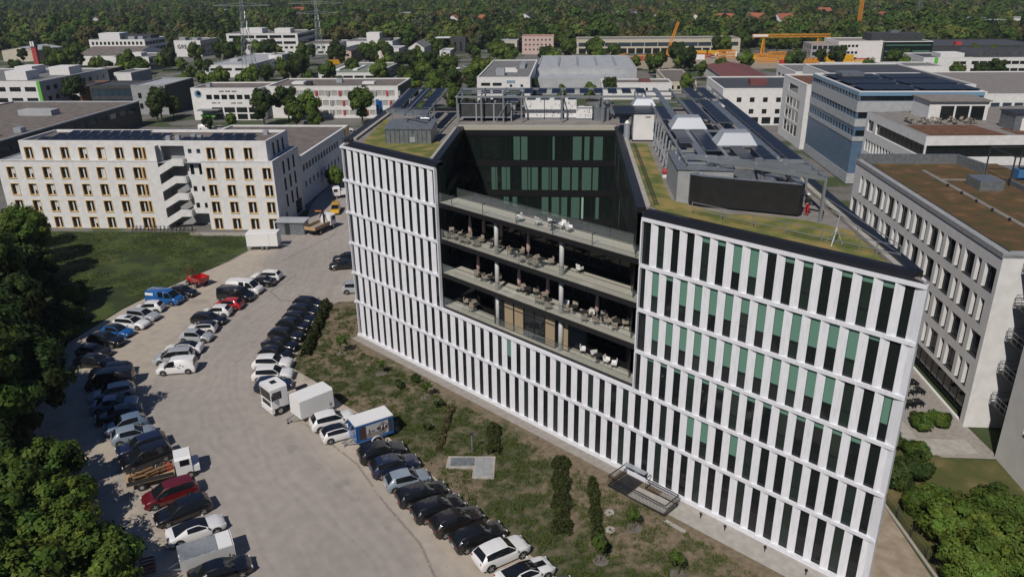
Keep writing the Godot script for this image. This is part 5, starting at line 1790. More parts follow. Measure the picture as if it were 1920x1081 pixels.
	block("warehouse", "vast warehouse with a pale grey membrane roof", -14.2, 26, 321, 376, 8.0, "pale_roof", "pale_roof", [], [], [[8, 9, 8, 48, 0.1, "alu"], [16, 17, 8, 48, 0.1, "alu"], [24, 25, 8, 48, 0.1, "alu"], [32, 33, 8, 48, 0.1, "alu"]], {"side": "offwhite_wall"})
	block("warehouse_annex", "pale grey loading annex in front of the vast warehouse", -14.2, 21, 304, 321, 6.0, "pale_roof", "pale_roof", [], [], [])
	block("pale_pink_block", "pale pink four-storey block with small square windows before the wood", -29.4, -10.9, 473, 486, 10.2, "pink_wall", "red_roof", [[7.6, 1.0, 2.2, 0.9, 1, 1], [4.9, 1.0, 2.2, 0.9, 1, 1], [2.2, 1.0, 2.2, 0.9, 1, 1]], [], [])
	b = block("long_tan_hall", "very long tan industrial hall with open bays facing the crane yard", 2.6, 97, 474, 496, 8.0, "cream_wall", "grey_roof", [[4.0, 2.2, 7.8, 7.4, 1, 1, "glass_blue"], [0.0, 3.0, 4.7, 4.0, 1, 12, "black_metal"]], [], [])
	block("solar_office", "cream office with a dark solar roof behind the office wing", 45, 72, 238, 268, 10.8, "offwhite_wall", "dark_roof", [[6.8, 1.4, 4, 1.4, 3, 1], [3.4, 1.4, 4, 1.4, 3, 1], [0.4, 2.0, 4, 2.6, 8, 1]], [[7.6, 1.2, 4.5, 2.4, 2, 2, "glass"]], [[10, 15, 10, 14, 1.4, "maroon_roof"]])
	block("red_roof_hall", "long low hall under a dull red roof beside the crane yard", 60, 78, 308, 366, 4.6, "offwhite_wall", "maroon_roof", [], [], [], {"gable": 1.6, "ridge": "w"})
	block("brown_roof_sheds", "low sheds with a brown flat roof before the crane yard", 37, 48, 308, 352, 4.2, "cream_wall", "brown_roof", [[1.4, 1.4, 2.6, 1.2, 0.5, 0.5]], [[1.4, 1.4, 3.2, 1.6, 1, 1]], [])
	block("white_workshop", "white workshop with three square windows and a brown roof", 11, 36.5, 291, 303, 6.0, "white_wall", "brown_roof", [[2.8, 1.4, 2.6, 0.9, 12.5, 5]], [], [[14, 18, 3, 8, 0.6, "maroon_roof"]])
	b = block("white_headquarters", "white headquarters building with window rows and a logo wall", 133.7, 155.4, 416, 440, 10.6, "white_wall", "gravel_roof", [[7.6, 1.2, 1.7, 1.3, 0.8, 11.6], [4.4, 1.2, 1.7, 1.3, 0.8, 11.6], [1.2, 1.5, 1.7, 1.3, 0.8, 11.6]], [], [[17, 24, 4, 12, 2.2, "zinc"]])
	block("green_glass_office", "office with dark green striped glass front joined to the white headquarters", 155.6, 179, 414.5, 440, 10.4, "glass_green", "dark_roof", [[8.4, 0.5, 22, 22, 0.3, 0.3, "blind_teal"], [5.4, 0.6, 22, 22, 0.3, 0.3, "blind_teal"], [2.6, 0.5, 22, 22, 0.3, 0.3, "blind_teal"]], [], [[-5, 20, 5, 18, 3.4, "dark_wall"], [6, 10, 10, 14, 4.6, "zinc"]], {"parapet": "white_wall"})
	block("white_ribbon_office", "white office with ribbon windows, a green stripe and a black zigzag roof", 151, 215, 356, 378, 8.2, "white_wall", "dark_roof", [[5.2, 1.4, 3.4, 3.0, 20, 1], [2.2, 1.4, 3.4, 3.0, 20, 1], [5.2, 1.3, 3.4, 2.6, 12.5, 46]], [[5, 1.3, 4, 1, 1, 1]], [[8, 18, 3, 12, 1.4, "white_wall"]])
	s = Shape.new()
	site_box(s, 155.6, 157.0, 355.8, 356.0, 0, 8.2)
	put(s, "stripe", M.green_panel, get_node("white_ribbon_office"))
	var zz := thing("zigzag_roof", "black zigzag row of dormer gables above the ribbon-window office", "roof", site(171, 352, 8.2))
	for k in 9:
		s = Shape.new()
		var u := 171.0 + k * 5.0
		s.tri(site(u, 355.9, 8.2), site(u + 5.0, 355.9, 8.2), site(u + 2.5, 355.9, 11.2), -DW)
		s.quad(site(u, 355.9, 8.2), site(u + 2.5, 355.9, 11.2), site(u + 2.5, 372, 11.2), site(u, 372, 8.2), Vector3.UP)
		s.quad(site(u + 5.0, 355.9, 8.2), site(u + 2.5, 355.9, 11.2), site(u + 2.5, 372, 11.2), site(u + 5.0, 372, 8.2), Vector3.UP)
		put(s, "gable", M.dark_roof, zz)
	block("flat_hall", "broad flat-roofed hall with a pale gravel roof behind the blue tower", 118, 175, 246, 305, 8.0, "white_wall", "gravel_roof", [[3.4, 2.0, 3.4, 2.6, 1, 1, "glass_blue"]], [], [])
	block("white_slab", "white windowless slab behind the roof terrace", 85, 112, 221, 236, 12.0, "white_wall", "pale_roof", [[8.4, 2.6, 24, 3, 1, 22, "glass_blue"]], [], [[18, 20, 4, 6, 1.6, "alu"]])
	block("solar_hall", "wide hall covered with dark blue solar panels behind the blue tower", 85, 118, 240, 300, 11.5, "white_wall", "dark_roof", [], [], [])
	block("white_depot", "small white depot beside the crane yard", 84, 104, 306, 334, 8.0, "white_wall", "grey_roof", [[3.6, 1.4, 5, 1.8, 1, 1]], [[4.0, 1.2, 6, 4, 1, 1]], [])
	block("scaffolded_shell", "unfinished concrete building shell beside the orange tower crane", 122, 133.4, 421, 436, 9.0, "grey_wall", "wood", [[6.2, 1.8, 2.6, 2.0, 0.5, 0.5, "black_metal"], [3.2, 1.8, 2.6, 2.0, 0.5, 0.5, "black_metal"], [0.4, 1.8, 2.6, 2.0, 0.5, 0.5, "black_metal"]], [[6.2, 1.8, 2.6, 2.0, 0.5, 0.5, "black_metal"], [3.2, 1.8, 2.6, 2.0, 0.5, 0.5, "black_metal"]], [])
	block("white_strip_hall", "pale low hall between the solar hall and the headquarters", 105, 150, 333, 350, 7.0, "offwhite_wall", "grey_roof", [], [], [[4, 30, 4, 9, 0.5, "pale_roof"]])
	block("dark_roof_hall", "hall with a wide dark roof at the edge of the wood", 183, 240, 424, 466, 7.5, "dark_wall", "dark_roof", [], [], [[14, 17, 6, 9, 1.4, "red_panel"]])
	b = block("chapel_like_hall", "beige gabled hall with a tall red sign pylon before the trees", -333, -311, 446, 470, 6.4, "cream_wall", "pale_roof", [], [], [], {"gable": 1.6, "ridge": "w"})
	var t := thing("sign_pylon", "tall red advertising pylon with a white and black head", "sign", site(-302, 431))
	s = Shape.new()
	site_box(s, -303.3, -300.7, 430, 432, 0, 9.0)
	put(s, "shaft", M.red_panel, t)
	s = Shape.new()
	site_box(s, -303.6, -300.4, 429.9, 432.1, 9.0, 12.6)
	put(s, "head", M.dark_metal, t)
	s = Shape.new()
	site_box(s, -303.2, -302.3, 429.8, 429.9, 9.5, 12.2)
	site_box(s, -301.9, -301.0, 429.8, 429.9, 9.5, 12.2)
	put(s, "white_bars", M.white_plastic, t)
	# ---- overhead line
	pylon(-146.0, 352.0, 47.0, [[32.0, 13.0], [42.0, 8.0]], "lattice power pylon rising beside the low white hall")
	pylon(-138.5, 433.0, 39.0, [[25.5, 11.0], [30.5, 15.0]], "lattice power pylon standing behind the yellow pallets, wide upper arms")
	pylon(262.0, 640.0, 40.0, [[29.0, 12.0], [35.0, 8.0]], "distant lattice power pylon against the wood above the ribbon-window office")
	# ---- crane yard
	var k1 := thing("gantry_crane", "orange portal gantry crane with a long beam over the yard", "crane", site(112, 452))
	for e in [[104, 2], [133, 2]]:
		s = Shape.new()
		s.bar(site(e[0] - 1.2, 447, 0), site(e[0], 448, 10.5), 0.7)
		s.bar(site(e[0] + 1.2, 449, 0), site(e[0], 448, 10.5), 0.7)
		put(s, "leg", M.crane_orange, k1)
	s = Shape.new()
	lattice_beam(s, site(98, 448, 11.2), site(139, 448, 11.2), 0.7, 12, 0.3)
	put(s, "beam", M.crane_orange, k1)
	s = Shape.new()
	site_box(s, 98, 106, 447, 449, 10.8, 11.9)
	put(s, "trolley", M.white_plastic, k1)
	k1 = thing("tower_crane", "orange lattice tower crane mast rising above the wood", "crane", site(196.5, 575))
	s = Shape.new()
	lattice_beam(s, site(196.5, 575, 0), site(196.5, 575, 31.0), 0.9, 18, 0.32)
	put(s, "mast", M.crane_orange, k1)
	s = Shape.new()
	site_box(s, 194, 199, 573, 577, 31.0, 33.0)
	put(s, "slewing_platform", M.white_plastic, k1)
	s = Shape.new()
	lattice_beam(s, site(180, 575, 34.0), site(236, 575, 34.0), 0.8, 22, 0.26)
	put(s, "jib", M.crane_orange, k1)
	s = Shape.new()
	site_box(s, 177, 183, 574, 576, 30.5, 34.0)
	put(s, "counterweight", M.concrete, k1)
	k1 = thing("mobile_crane", "orange mobile crane with its boom raised beside the long tan hall", "crane", site(53.5, 452))
	s = Shape.new()
	site_box(s, 50, 58, 451, 454, 0.8, 2.4)
	put(s, "carrier", M.crane_orange, k1)
	s = Shape.new()
	lattice_beam(s, site(53, 452.5, 2.4), site(58, 452.5, 18.5), 0.5, 8, 0.3)
	put(s, "boom", M.crane_orange, k1)
	s = Shape.new()
	for u in [51.0, 53.0, 55.0, 57.0]:
		s.tube(site(u, 450.9, 0.55), site(u, 454.1, 0.55), 0.55, 0.55, 10)
	put(s, "wheels", M.tyre, k1)
	# stacked crane sections, containers and pallets
	var proto := thing("crane_section", "orange lattice crane section lying in the yard", "crane part", Vector3.ZERO, 0.0, "crane sections in the yard")
	s = Shape.new()
	lattice_beam(s, Vector3(-5, 1.0, 0), Vector3(5, 1.0, 0), 0.85, 6, 0.34)
	part(s.mesh(), "lattice", M.crane_orange, proto)
	s = Shape.new()
	for x in [-4, 4]:
		s.box(Vector3(x, 0.1, 0), Vector3(0.3, 0.2, 2.4))
	part(s.mesh(), "skids", M.wood, proto)
	proto.position = site(104, 446)
	var n := 0
	for e in [[108, 433, 0.2], [120, 431, 0.0], [132, 430, 0.3], [140, 436, 0.1], [112, 424, 0.1], [126, 421, -0.1], [138, 424, 0.4], [34, 431, 0.5], [40, 441, 0.2], [27, 425, 1.2], [64, 446, 0.1], [72, 449, -0.1], [84, 446, 0.1], [100, 420, 0.0], [150, 448, 0.1], [160, 446, 0.0], [118, 412, 0.1]]:
		for lay in [1, 2] if n % 3 == 0 else [1]:
			var o := dup(proto, "crane_section", site(e[0], e[1], (lay - 1) * 2.1), e[2] - 0.08, "orange lattice crane section lying in the yard", "crane sections in the yard")
			if n % 4 == 3:
				o.set_meta("label", "red lattice crane section lying in the yard")
				o.set_meta("group", "red crane sections")
				o.get_child(0).material_override = M.crane_red
		n += 1
	var box0 := thing("yard_container", "yellow steel container in the crane yard", "container", Vector3.ZERO, 0.0, "yellow yard containers")
	s = Shape.new()
	s.box(Vector3(0, 1.35, 0), Vector3(6.0, 2.5, 2.4))
	part(s.mesh(), "shell", M.paint_yellow, box0)
	s = Shape.new()
	for k in 12:
		s.box(Vector3(-2.7 + k * 0.49, 1.35, 1.22), Vector3(0.2, 2.3, 0.06))
	part(s.mesh(), "ribs", M.paint_yellow, box0)
	s = Shape.new()
	for x in [-2.8, 2.8]:
		s.box(Vector3(x, 0.05, 0), Vector3(0.3, 0.1, 2.4))
	part(s.mesh(), "feet", M.dark_metal, box0)
	box0.position = site(66, 462)
	for e in [[73, 462, 0], [80, 462, 0], [68, 436, 2], [128, 405, 0], [135, 405, 0], [128, 405, 1], [135, 405, 1], [142, 405, 0], [145, 412, 3], [106, 405, 3], [88, 452, 2], [94, 432, 1]]:
		var kind: int = e[2]
		var o := dup(box0, "yard_container", site(e[0], e[1], 2.6 if (kind == 1 and e[1] == 405) else 0.0), -0.08, ["yellow steel container in the crane yard", "yellow steel container in the crane yard", "white steel container in the crane yard", "red steel container in the crane yard"][kind], ["yellow yard containers", "yellow yard containers", "white yard containers", "red yard containers"][kind])
		if kind > 1:
			for c in o.get_children().slice(0, 2):
				c.material_override = M.white_plastic if kind == 2 else M.crane_red
	dup(box0, "pallet_stack", site(-127, 420), 0.3, "yellow stack of goods beside the middle power pylon")
	# blue flags
	for e in [[-62.5, 247, 6.5], [-61.6, 247.6, 6.0], [-11.5, 410, 9.0]]:
		var f := thing("banner_flag", "tall blue banner flag on a pole beside the street trees" if e[1] < 300 else "pale blue banner flag beside the back street", "flag", site(e[0], e[1]), 0.0, "blue street banners" if e[1] < 300 else "")
		s = Shape.new()
		s.tube(site(e[0], e[1]), site(e[0], e[1], e[2]), 0.06, 0.05, 6)
		put(s, "pole", M.alu, f)
		s = Shape.new()
		site_box(s, e[0] + 0.08, e[0] + 1.1, e[1] - 0.02, e[1] + 0.02, e[2] * 0.25, e[2])
		put(s, "cloth", M.paint_blue if e[1] < 300 else M.pale_blue, f)

# ---------------------------------------------------------------- plants
# a crown of leaf-sized faces gathered in clumps; colours vary by clump and by leaf
func crown_mesh(sd: int, count: int, rx: float, ry: float, leaf: float, clumps: int, tint: Color, taper := 0.0, hollow := 0.55) -> ArrayMesh:
	var r := RandomNumberGenerator.new()
	r.seed = sd
	var v := PackedVector3Array()
	var n := PackedVector3Array()
	var c := PackedColorArray()
	var each := maxi(1, count / clumps)
	for k in clumps:
		var d := Vector3(r.randfn(), r.randfn(), r.randfn()).normalized()
		var q := pow(r.randf(), 0.42) * (0.78 if clumps < 60 else 0.92)
		var at := Vector3(d.x * rx, d.y * ry, d.z * rx) * q
		if taper > 0.0:
			var f := 1.0 - taper * (at.y / ry * 0.5 + 0.5)
			at.x *= f
			at.z *= f
		var size := rx * r.randf_range(0.22, 0.40) * (1.0 if clumps < 60 else r.randf_range(0.45, 0.8))
		var hue := tint * r.randf_range(0.72, 1.3)
		hue.r *= r.randf_range(0.85, 1.2)
		for i in each:
			var e := Vector3(r.randfn(), r.randfn() * 0.8, r.randfn()).normalized()
			var p := at + e * size * lerpf(hollow, 1.0, pow(r.randf(), 0.5)) * r.randf_range(0.8, 1.12)
			var nn := (e + at / Vector3(rx, ry, rx) * 0.9 + Vector3(r.randfn(), r.randfn() + 0.3, r.randfn()) * 0.38).normalized()
			var t := nn.cross(Vector3(r.randfn(), r.randfn(), r.randfn())).normalized()
			var b := nn.cross(t)
			var s := leaf * r.randf_range(0.55, 1.25)
			var a0 := p + t * s
			var a1 := p + b * s * 0.55
			var a2 := p - t * s * 0.8
			var a3 := p - b * s * 0.55
			v.append_array(PackedVector3Array([a0, a2, a1, a0, a3, a2]))
			n.append_array(PackedVector3Array([nn, nn, nn, nn, nn, nn]))
			var h := hue * r.randf_range(0.8, 1.22)
			h.a = 1.0
			c.append_array(PackedColorArray([h, h, h, h, h, h]))
	var arr := []
	arr.resize(Mesh.ARRAY_MAX)
	arr[Mesh.ARRAY_VERTEX] = v
	arr[Mesh.ARRAY_NORMAL] = n
	arr[Mesh.ARRAY_COLOR] = c
	var m := ArrayMesh.new()
	m.add_surface_from_arrays(Mesh.PRIMITIVE_TRIANGLES, arr)
	return m

func trunk_mesh(sd: int, h: float, r0: float, spread: float, limbs: int) -> ArrayMesh:
	var r := RandomNumberGenerator.new()
	r.seed = sd
	var s := Shape.new()
	var p := Vector3.ZERO
	for k in 4:
		var q := p + Vector3(r.randfn() * 0.03 * h, h / 4, r.randfn() * 0.03 * h)
		s.tube(p, q, lerpf(r0, r0 * 0.35, k / 4.0), lerpf(r0, r0 * 0.35, (k + 1) / 4.0), 7, false)
		if k >= 1:
			for i in limbs:
				var a := r.randf() * TAU
				var e := q + Vector3(cos(a) * spread, h * r.randf_range(0.12, 0.3), sin(a) * spread) * r.randf_range(0.5, 0.9)
				s.tube(q, e, r0 * 0.32, r0 * 0.1, 5, false)
		p = q
	return s.mesh()

var kinds := {}
func tree_kind(key: String, sd: int, count: int, rx: float, ry: float, leaf: float, clumps: int, mat_key: String, height: float, r0: float, taper := 0.0):
	kinds[key] = {"crown": crown_mesh(sd, count, rx, ry, leaf, clumps, M[mat_key].get_meta("tint"), taper), "trunk": trunk_mesh(sd, height, r0, rx * 0.7, 2), "m": M[mat_key], "at": Vector3(0, height, 0)}

func tree(called: String, key: String, x: float, z: float, size: float, label: String, group := "", y := 0.0) -> Node3D:
	var k: Dictionary = kinds[key]
	var o := thing(called, label, "tree" if "tree" in called or "sapling" in called else "shrub", Vector3(x, y, z), rng.randf() * TAU, group)
	part(k.trunk, "trunk", M.bark, o, Transform3D(Basis().scaled(Vector3.ONE * size), Vector3.ZERO))
	part(k.crown, "crown", k.m, o, Transform3D(Basis().scaled(Vector3(size * rng.randf_range(0.92, 1.08), size, size)), k.at * size))
	return o

func hedge_mesh(sd: int, length: float, wide: float, high: float, count: int, tint: Color) -> ArrayMesh:
	var r := RandomNumberGenerator.new()
	r.seed = sd
	var s := Shape.new()
	for i in count:
		var t := r.randf_range(-0.5, 0.5)
		var bulge := 0.85 + 0.2 * sin(t * length * 2.1 + sd) + 0.1 * sin(t * length * 5.3)
		var a := r.randf() * PI
		var p := Vector3(cos(a) * wide * 0.5 * bulge * r.randf_range(0.75, 1.05), 0, t * length)
		p.y = sin(a) * high * (0.9 + 0.12 * sin(t * length * 3.3)) * r.randf_range(0.55, 1.05)
		var nn := Vector3(r.randfn(), absf(r.randfn()) + 0.2, r.randfn()).normalized()
		var u := nn.cross(Vector3(r.randfn(), r.randfn(), r.randfn())).normalized() * r.randf_range(0.09, 0.2)
		var w := nn.cross(u) * 0.6
		s.quad(p + u, p + w, p - u, p - w)
		s.paint(tint * r.randf_range(0.6, 1.35))
	for i in s.c.size():
		s.c[i].a = 1.0
	return s.mesh()

func make_plants():
	tree_kind("big1", 1, 17000, 4.4, 4.2, 0.28, 120, "leaf_bright", 6.2, 0.26)
	tree_kind("big2", 2, 17000, 4.0, 4.6, 0.28, 120, "leaf_mid", 6.6, 0.28)
	tree_kind("big3", 3, 14000, 3.6, 4.0, 0.30, 100, "leaf_dark", 6.0, 0.26)
	tree_kind("low1", 31, 15000, 3.9, 2.6, 0.24, 130, "leaf_bright", 3.1, 0.2)
	tree_kind("low2", 32, 13000, 3.4, 2.6, 0.25, 110, "leaf_mid", 3.3, 0.2)
	tree_kind("bush1", 4, 9000, 2.4, 1.7, 0.24, 30, "leaf_mid", 1.5, 0.1)
	tree_kind("bush2", 5, 9000, 2.2, 1.6, 0.22, 30, "leaf_bright", 1.4, 0.1)
	tree_kind("bush3", 14, 7000, 2.3, 1.5, 0.24, 28, "leaf_dark", 1.3, 0.1)
	tree_kind("mid1", 6, 5200, 3.6, 4.2, 0.45, 34, "leaf_mid", 5.6, 0.25)
	tree_kind("mid2", 7, 5200, 3.4, 3.6, 0.45, 32, "leaf_bright", 5.0, 0.25)
	tree_kind("mid3", 8, 5200, 3.6, 4.6, 0.45, 32, "leaf_dark", 6.0, 0.25)
	tree_kind("rust", 9, 4200, 3.0, 2.8, 0.45, 26, "leaf_rust", 4.2, 0.2)
	tree_kind("sapling", 10, 420, 0.75, 0.75, 0.13, 14, "leaf_mid", 1.5, 0.035)
	tree_kind("shrublet", 11, 700, 0.7, 0.5, 0.15, 14, "leaf_dark", 0.45, 0.03)
	for k in 6:
		tree_kind("far%d" % k, 20 + k, 1500, [6.0, 5.4, 6.4, 5.2, 3.4, 5.6][k], [5.6, 5.2, 5.4, 6.0, 7.0, 4.8][k], 1.05, 22, ["leaf_mid", "leaf_fresh", "leaf_dark", "leaf_olive", "leaf_dark", "leaf_grey"][k], [7.5, 7.0, 7.2, 7.6, 8.0, 6.6][k], 0.3, 0.7 if k == 4 else 0.0)
	# ---- belt of trees along the lot: near, bright ones first
	var belt := "tree belt along the parking lot"
	for e in [["low1", -30.6, -43.6, 1.0, 0.0], ["low1", -28.8, -39.8, 0.9, 0.0], ["low1", -34.6, -46.8, 0.95, 0.0], ["low1", -34.2, -40.6, 1.2, 0.0], ["low2", -39.2, -46.2, 1.15, 0.0], ["low1", -37.6, -51.2, 0.9, 0.0], ["low2", -42.0, -51.4, 1.2, 0.0], ["low2", -41.0, -56.0, 1.0, 0.0], ["big3", -46.4, -57.6, 0.8, 0.0], ["big2", -48.6, -60.4, 1.35, 0.0], ["big3", -46.6, -63.6, 1.3, 0.0], ["big2", -52.0, -66.0, 1.3, 0.0], ["big3", -51.4, -71.0, 1.05, 0.0], ["big3", -57.0, -77.6, 1.15, 0.0], ["big2", -60.5, -72.0, 1.4, 0.0], ["big3", -60.8, -85.0, 1.15, 0.0], ["big2", -66.0, -90.0, 1.25, 0.0], ["big3", -64.8, -97.0, 1.0, 0.0], ["big3", -72.0, -100.0, 1.15, 0.0], ["big2", -73.6, -108.6, 1.0, 0.0], ["big1", -77.5, -117.0, 0.95, 0.0], ["big1", -82.5, -125.0, 0.8, 0.0], ["big3", -86.0, -112.0, 1.1, 0.0]]:
		var name_of: String = {"low1": "low bright green bushy tree overhanging the edge of the parking lot", "low2": "low mid green bushy tree in the belt along the parking lot", "big1": "bright green leafy tree between the lawn and the residence", "big2": "mid green leafy tree in the belt along the parking lot", "big3": "dark green dense tree in the belt along the parking lot"}[e[0]]
		tree("leafy_tree", e[0], e[1], e[2], e[3], name_of, belt + " " + e[0].replace("low1", "low bright").replace("low2", "low mid green").replace("big1", "bright").replace("big2", "mid green").replace("big3", "dark"))
	for e in [["bush3", -57.6, -88.4, 1.1], ["bush3", -59.5, -93.0, 1.2], ["bush1", -56.2, -83.5, 1.0], ["bush3", -52.6, -71.5, 0.9], ["bush1", -38.2, -55.2, 0.8], ["bush2", -34.8, -48.4, 0.8], ["bush1", -62.0, -100.5, 1.0], ["bush3", -48.0, -63.5, 0.9]]:
		tree("wild_shrub", e[0], e[1], e[2], e[3], {"bush1": "mid green wild shrub beneath the tree belt", "bush2": "bright green wild shrub beneath the tree belt", "bush3": "dark wild shrub at the edge of the tree belt"}[e[0]], "wild shrubs " + e[0].replace("bush", "kind "))
	# ---- shrubbery beyond the near corner of the office
	for e in [["low1", 34.8, -48.8, 0.72], ["low1", 37.0, -46.0, 0.75], ["low1", 33.8, -44.6, 0.7], ["low2", 38.6, -50.0, 0.7], ["bush1", 34.4, -52.6, 0.85], ["bush2", 39.0, -44.6, 0.9], ["bush3", 33.4, -56.6, 0.8], ["bush3", 35.6, -57.6, 0.85], ["bush3", 33.0, -60.6, 0.8], ["bush1", 37.6, -60.6, 0.55], ["bush3", 36.0, -62.6, 0.6], ["bush2", 36.0, -68.2, 0.6], ["bush1", 40.6, -65.6, 0.55], ["bush1", 42.4, -66.0, 0.5], ["bush3", 32.6, -65.0, 0.9], ["bush3", 33.0, -70.0, 1.0]]:
		tree("garden_shrub", e[0], e[1], e[2], e[3], {"low1": "tall bright green bushy shrub beside the side lawn and dirt path", "low2": "tall mid green bushy shrub beside the side lawn", "bush1": "mid green garden shrub beside the side lawn", "bush2": "bright green garden shrub beside the side lawn", "bush3": "dark shaded garden shrub beside the side lawn"}[e[0]], "garden shrubs " + e[0].replace("bush", "kind ").replace("low", "tall kind "))
	# ---- hedges in the bed, saplings, shrublets
	var n := 0
	for e in [[-25.9, -99.0, -25.0, -83.0, 1.5, 1.2, 5200, "long dark hedge shielding the row of black cars"], [-6.5, -70.6, -7.3, -62.7, 0.7, 0.5, 1300, "thin withered hedge strip in the planted bed"], [-2.0, -66.9, -1.9, -62.0, 1.4, 0.7, 2400, "short bushy hedge beside the L-shaped shaft cover"], [4.4, -60.8, 3.8, -50.4, 1.7, 0.75, 4600, "wide long hedge in the middle of the planted bed"], [7.0, -57.8, 6.7, -49.6, 1.0, 0.55, 2600, "narrow long hedge beside the pale manhole discs"]]:
		var a := Vector3(e[0], 0, e[1])
		var b := Vector3(e[2], 0, e[3])
		var d := b - a
		var o := thing("hedge", e[7], "hedge", (a + b) / 2, atan2(d.x, d.z))
		var mk: Material = M.leaf_dry if n == 1 else M.leaf_mid
		part(hedge_mesh(40 + n, d.length(), e[4], e[5], e[6], (Color(0.075, 0.065, 0.03) if n == 1 else Color(0.036, 0.044, 0.014))), "foliage", mk, o)
		n += 1
	for e in [[-20.8, -83.8, 1.25], [-15.2, -78.5, 0.9], [-9.4, -72.9, 1.0], [9.8, -51.2, 1.0], [6.6, -47.5, 1.15], [12.3, -45.9, 1.1]]:
		tree("sapling", "sapling", e[0], e[1], e[2], "staked young sapling in the planted bed before the facade", "saplings in the bed")
		var st := thing("mulch_ring", "brown mulch ring round a young sapling", "mulch", Vector3(e[0], 0, e[1]), 0.0, "mulch rings")
		var s := Shape.new()
		s.tube(Vector3(0, 0.0, 0), Vector3(0, 0.05, 0), 0.65, 0.5, 14)
		part(s.mesh(), "mulch", M.brown_roof, st)
	for e in [[-12.5, -75.0], [-11.0, -76.2], [-7.9, -71.0], [-8.6, -66.5]]:
		tree("bed_shrub", "shrublet", e[0], e[1], rng.randf_range(0.7, 1.1), "small dark shrub in the planted bed before the facade", "small bed shrubs")
	# ---- tufts of weeds on the bed and lawn, too many to count
	var tuft := Shape.new()
	for i in 9:
		var a := rng.randf() * TAU
		var p := Vector3(cos(a), 0, sin(a)) * rng.randf_range(0.02, 0.16)
		var q := p + Vector3(cos(a) * 0.08, rng.randf_range(0.08, 0.2), sin(a) * 0.08)
		var w := Vector3(-sin(a), 0, cos(a)) * 0.035
		tuft.tri(p - w, p + w, q)
		tuft.paint(Color(0.075, 0.10, 0.026) * rng.randf_range(0.7, 1.3))
	for i in tuft.c.size():
		tuft.c[i].a = 1.0
	var wall := [Vector2(-19.56, -88.89), Vector2(25.48, -43.6)]
	var lotedge := v2([[-26.2, -98], [-25.8, -80.1], [-21.7, -76.2], [-18.5, -72.0], [-14.4, -68.1], [-10.4, -62.3], [-6.5, -57.6], [-3.0, -53.5], [0.2, -49.4], [3.1, -45.8], [8, -37.5]])
	var bedpoly := PackedVector2Array(lotedge + v2([[22, -41], [12, -53], [-20.3, -86.5], [-21, -97]]))
	var nb := noise(22, 0.45, 4)
	var spots := []
	while spots.size() < 9000:
		var p := Vector2(rng.randf_range(-27, 22), rng.randf_range(-98, -40))
		if Geometry2D.is_point_in_polygon(p, bedpoly) and nb.get_noise_2d(p.x, p.y) + rng.randf_range(-0.4, 0.3) > -0.05:
			spots.append(p)
	var lawn := []
	var lp := PackedVector2Array(v2([[-45, -123], [-49.6, -111.6], [-54.9, -98.4], [-57.6, -86], [-92, -90], [-92, -135], [-58.5, -133], [-47.6, -130.4]]))
	var nl := noise(61, 0.08, 3)
	while lawn.size() < 11000:
		var p := Vector2(rng.randf_range(-92, -45), rng.randf_range(-135, -86))
		if Geometry2D.is_point_in_polygon(p, lp) and nl.get_noise_2d(p.x, p.y) + rng.randf_range(-0.5, 0.4) > 0.0:
			lawn.append(p)
	for e in [[spots, "bed_weeds", "low weeds and grass tufts scattered over the planted bed"], [lawn, "lawn_tufts", "uneven grass tufts on the lawn before the residence"]]:
		var mm := MultiMesh.new()
		mm.transform_format = MultiMesh.TRANSFORM_3D
		mm.mesh = tuft.mesh()
		mm.instance_count = e[0].size()
		for i in e[0].size():
			var p: Vector2 = e[0][i]
			mm.set_instance_transform(i, Transform3D(Basis(Vector3.UP, rng.randf() * TAU).scaled(Vector3.ONE * rng.randf_range(0.5, 1.2)), Vector3(p.x, -0.01, p.y)))
		var mi := MultiMeshInstance3D.new()
		mi.multimesh = mm
		mi.material_override = M.weed
		mi.name = e[1]
		add_child(mi)
		tag(mi, e[2], "weeds", "", "stuff")
	# ---- street and yard trees of the district
	var st := "street trees of the district"
	for e in [["mid3", -77, -243, 1.15], ["mid1", -65, -236, 0.95], ["mid1", -57, -228, 0.72], ["mid1", -46, -243, 1.25], ["mid2", -38, -163, 0.62], ["mid3", -114, -252, 0.95], ["rust", -152, -300, 1.2], ["mid3", -91, -234, 0.5], ["mid2", -86, -240, 0.55]]:
		tree("street_tree", e[0], e[1], e[2], e[3], {"mid1": "round mid green street tree in front of the red-panelled building", "mid2": "light green street tree by a car park", "mid3": "dark green street tree beside the trading house", "rust": "rust-coloured tree before the orange brick building"}[e[0]], "" if e[0] == "rust" else "street trees " + e[0].replace("mid", "kind "))
	for e in [[-261, -473], [-241, -444], [-231, -431], [-243, -433], [-174, -410], [-162, -395], [-145, -363], [-132, -341], [-153, -394], [-136, -332], [-143, -378], [-106, -495], [-96, -434], [-80, -448], [-71, -422], [-72, -366], [-105, -393], [-96, -373], [-109, -359], [-53, -387], [-46, -346], [-42, -406], [-36, -380], [-33, -331], [-38, -322], [-29, -321], [-17, -417], [-2, -437], [-17, -338], [-15, -303], [8, -288], [19, -286], [29, -284], [37, -290], [61, -385], [65, -367], [83, -395], [85, -374], [68, -303], [95, -357], [83, -343], [56, -428], [73, -383], [181, -320], [190, -270], [182, -378], [187, -382], [135, -383], [151, -386], [-270, -470], [-280, -462], [-215, -420], [-206, -398], [-190, -392], [-196, -405], [-250, -455], [-120, -470], [-66, -440], [-52, -455], [-60, -395], [-40, -395]]:
		var k: String = ["mid1", "mid2", "mid3"][rng.randi() % 3]
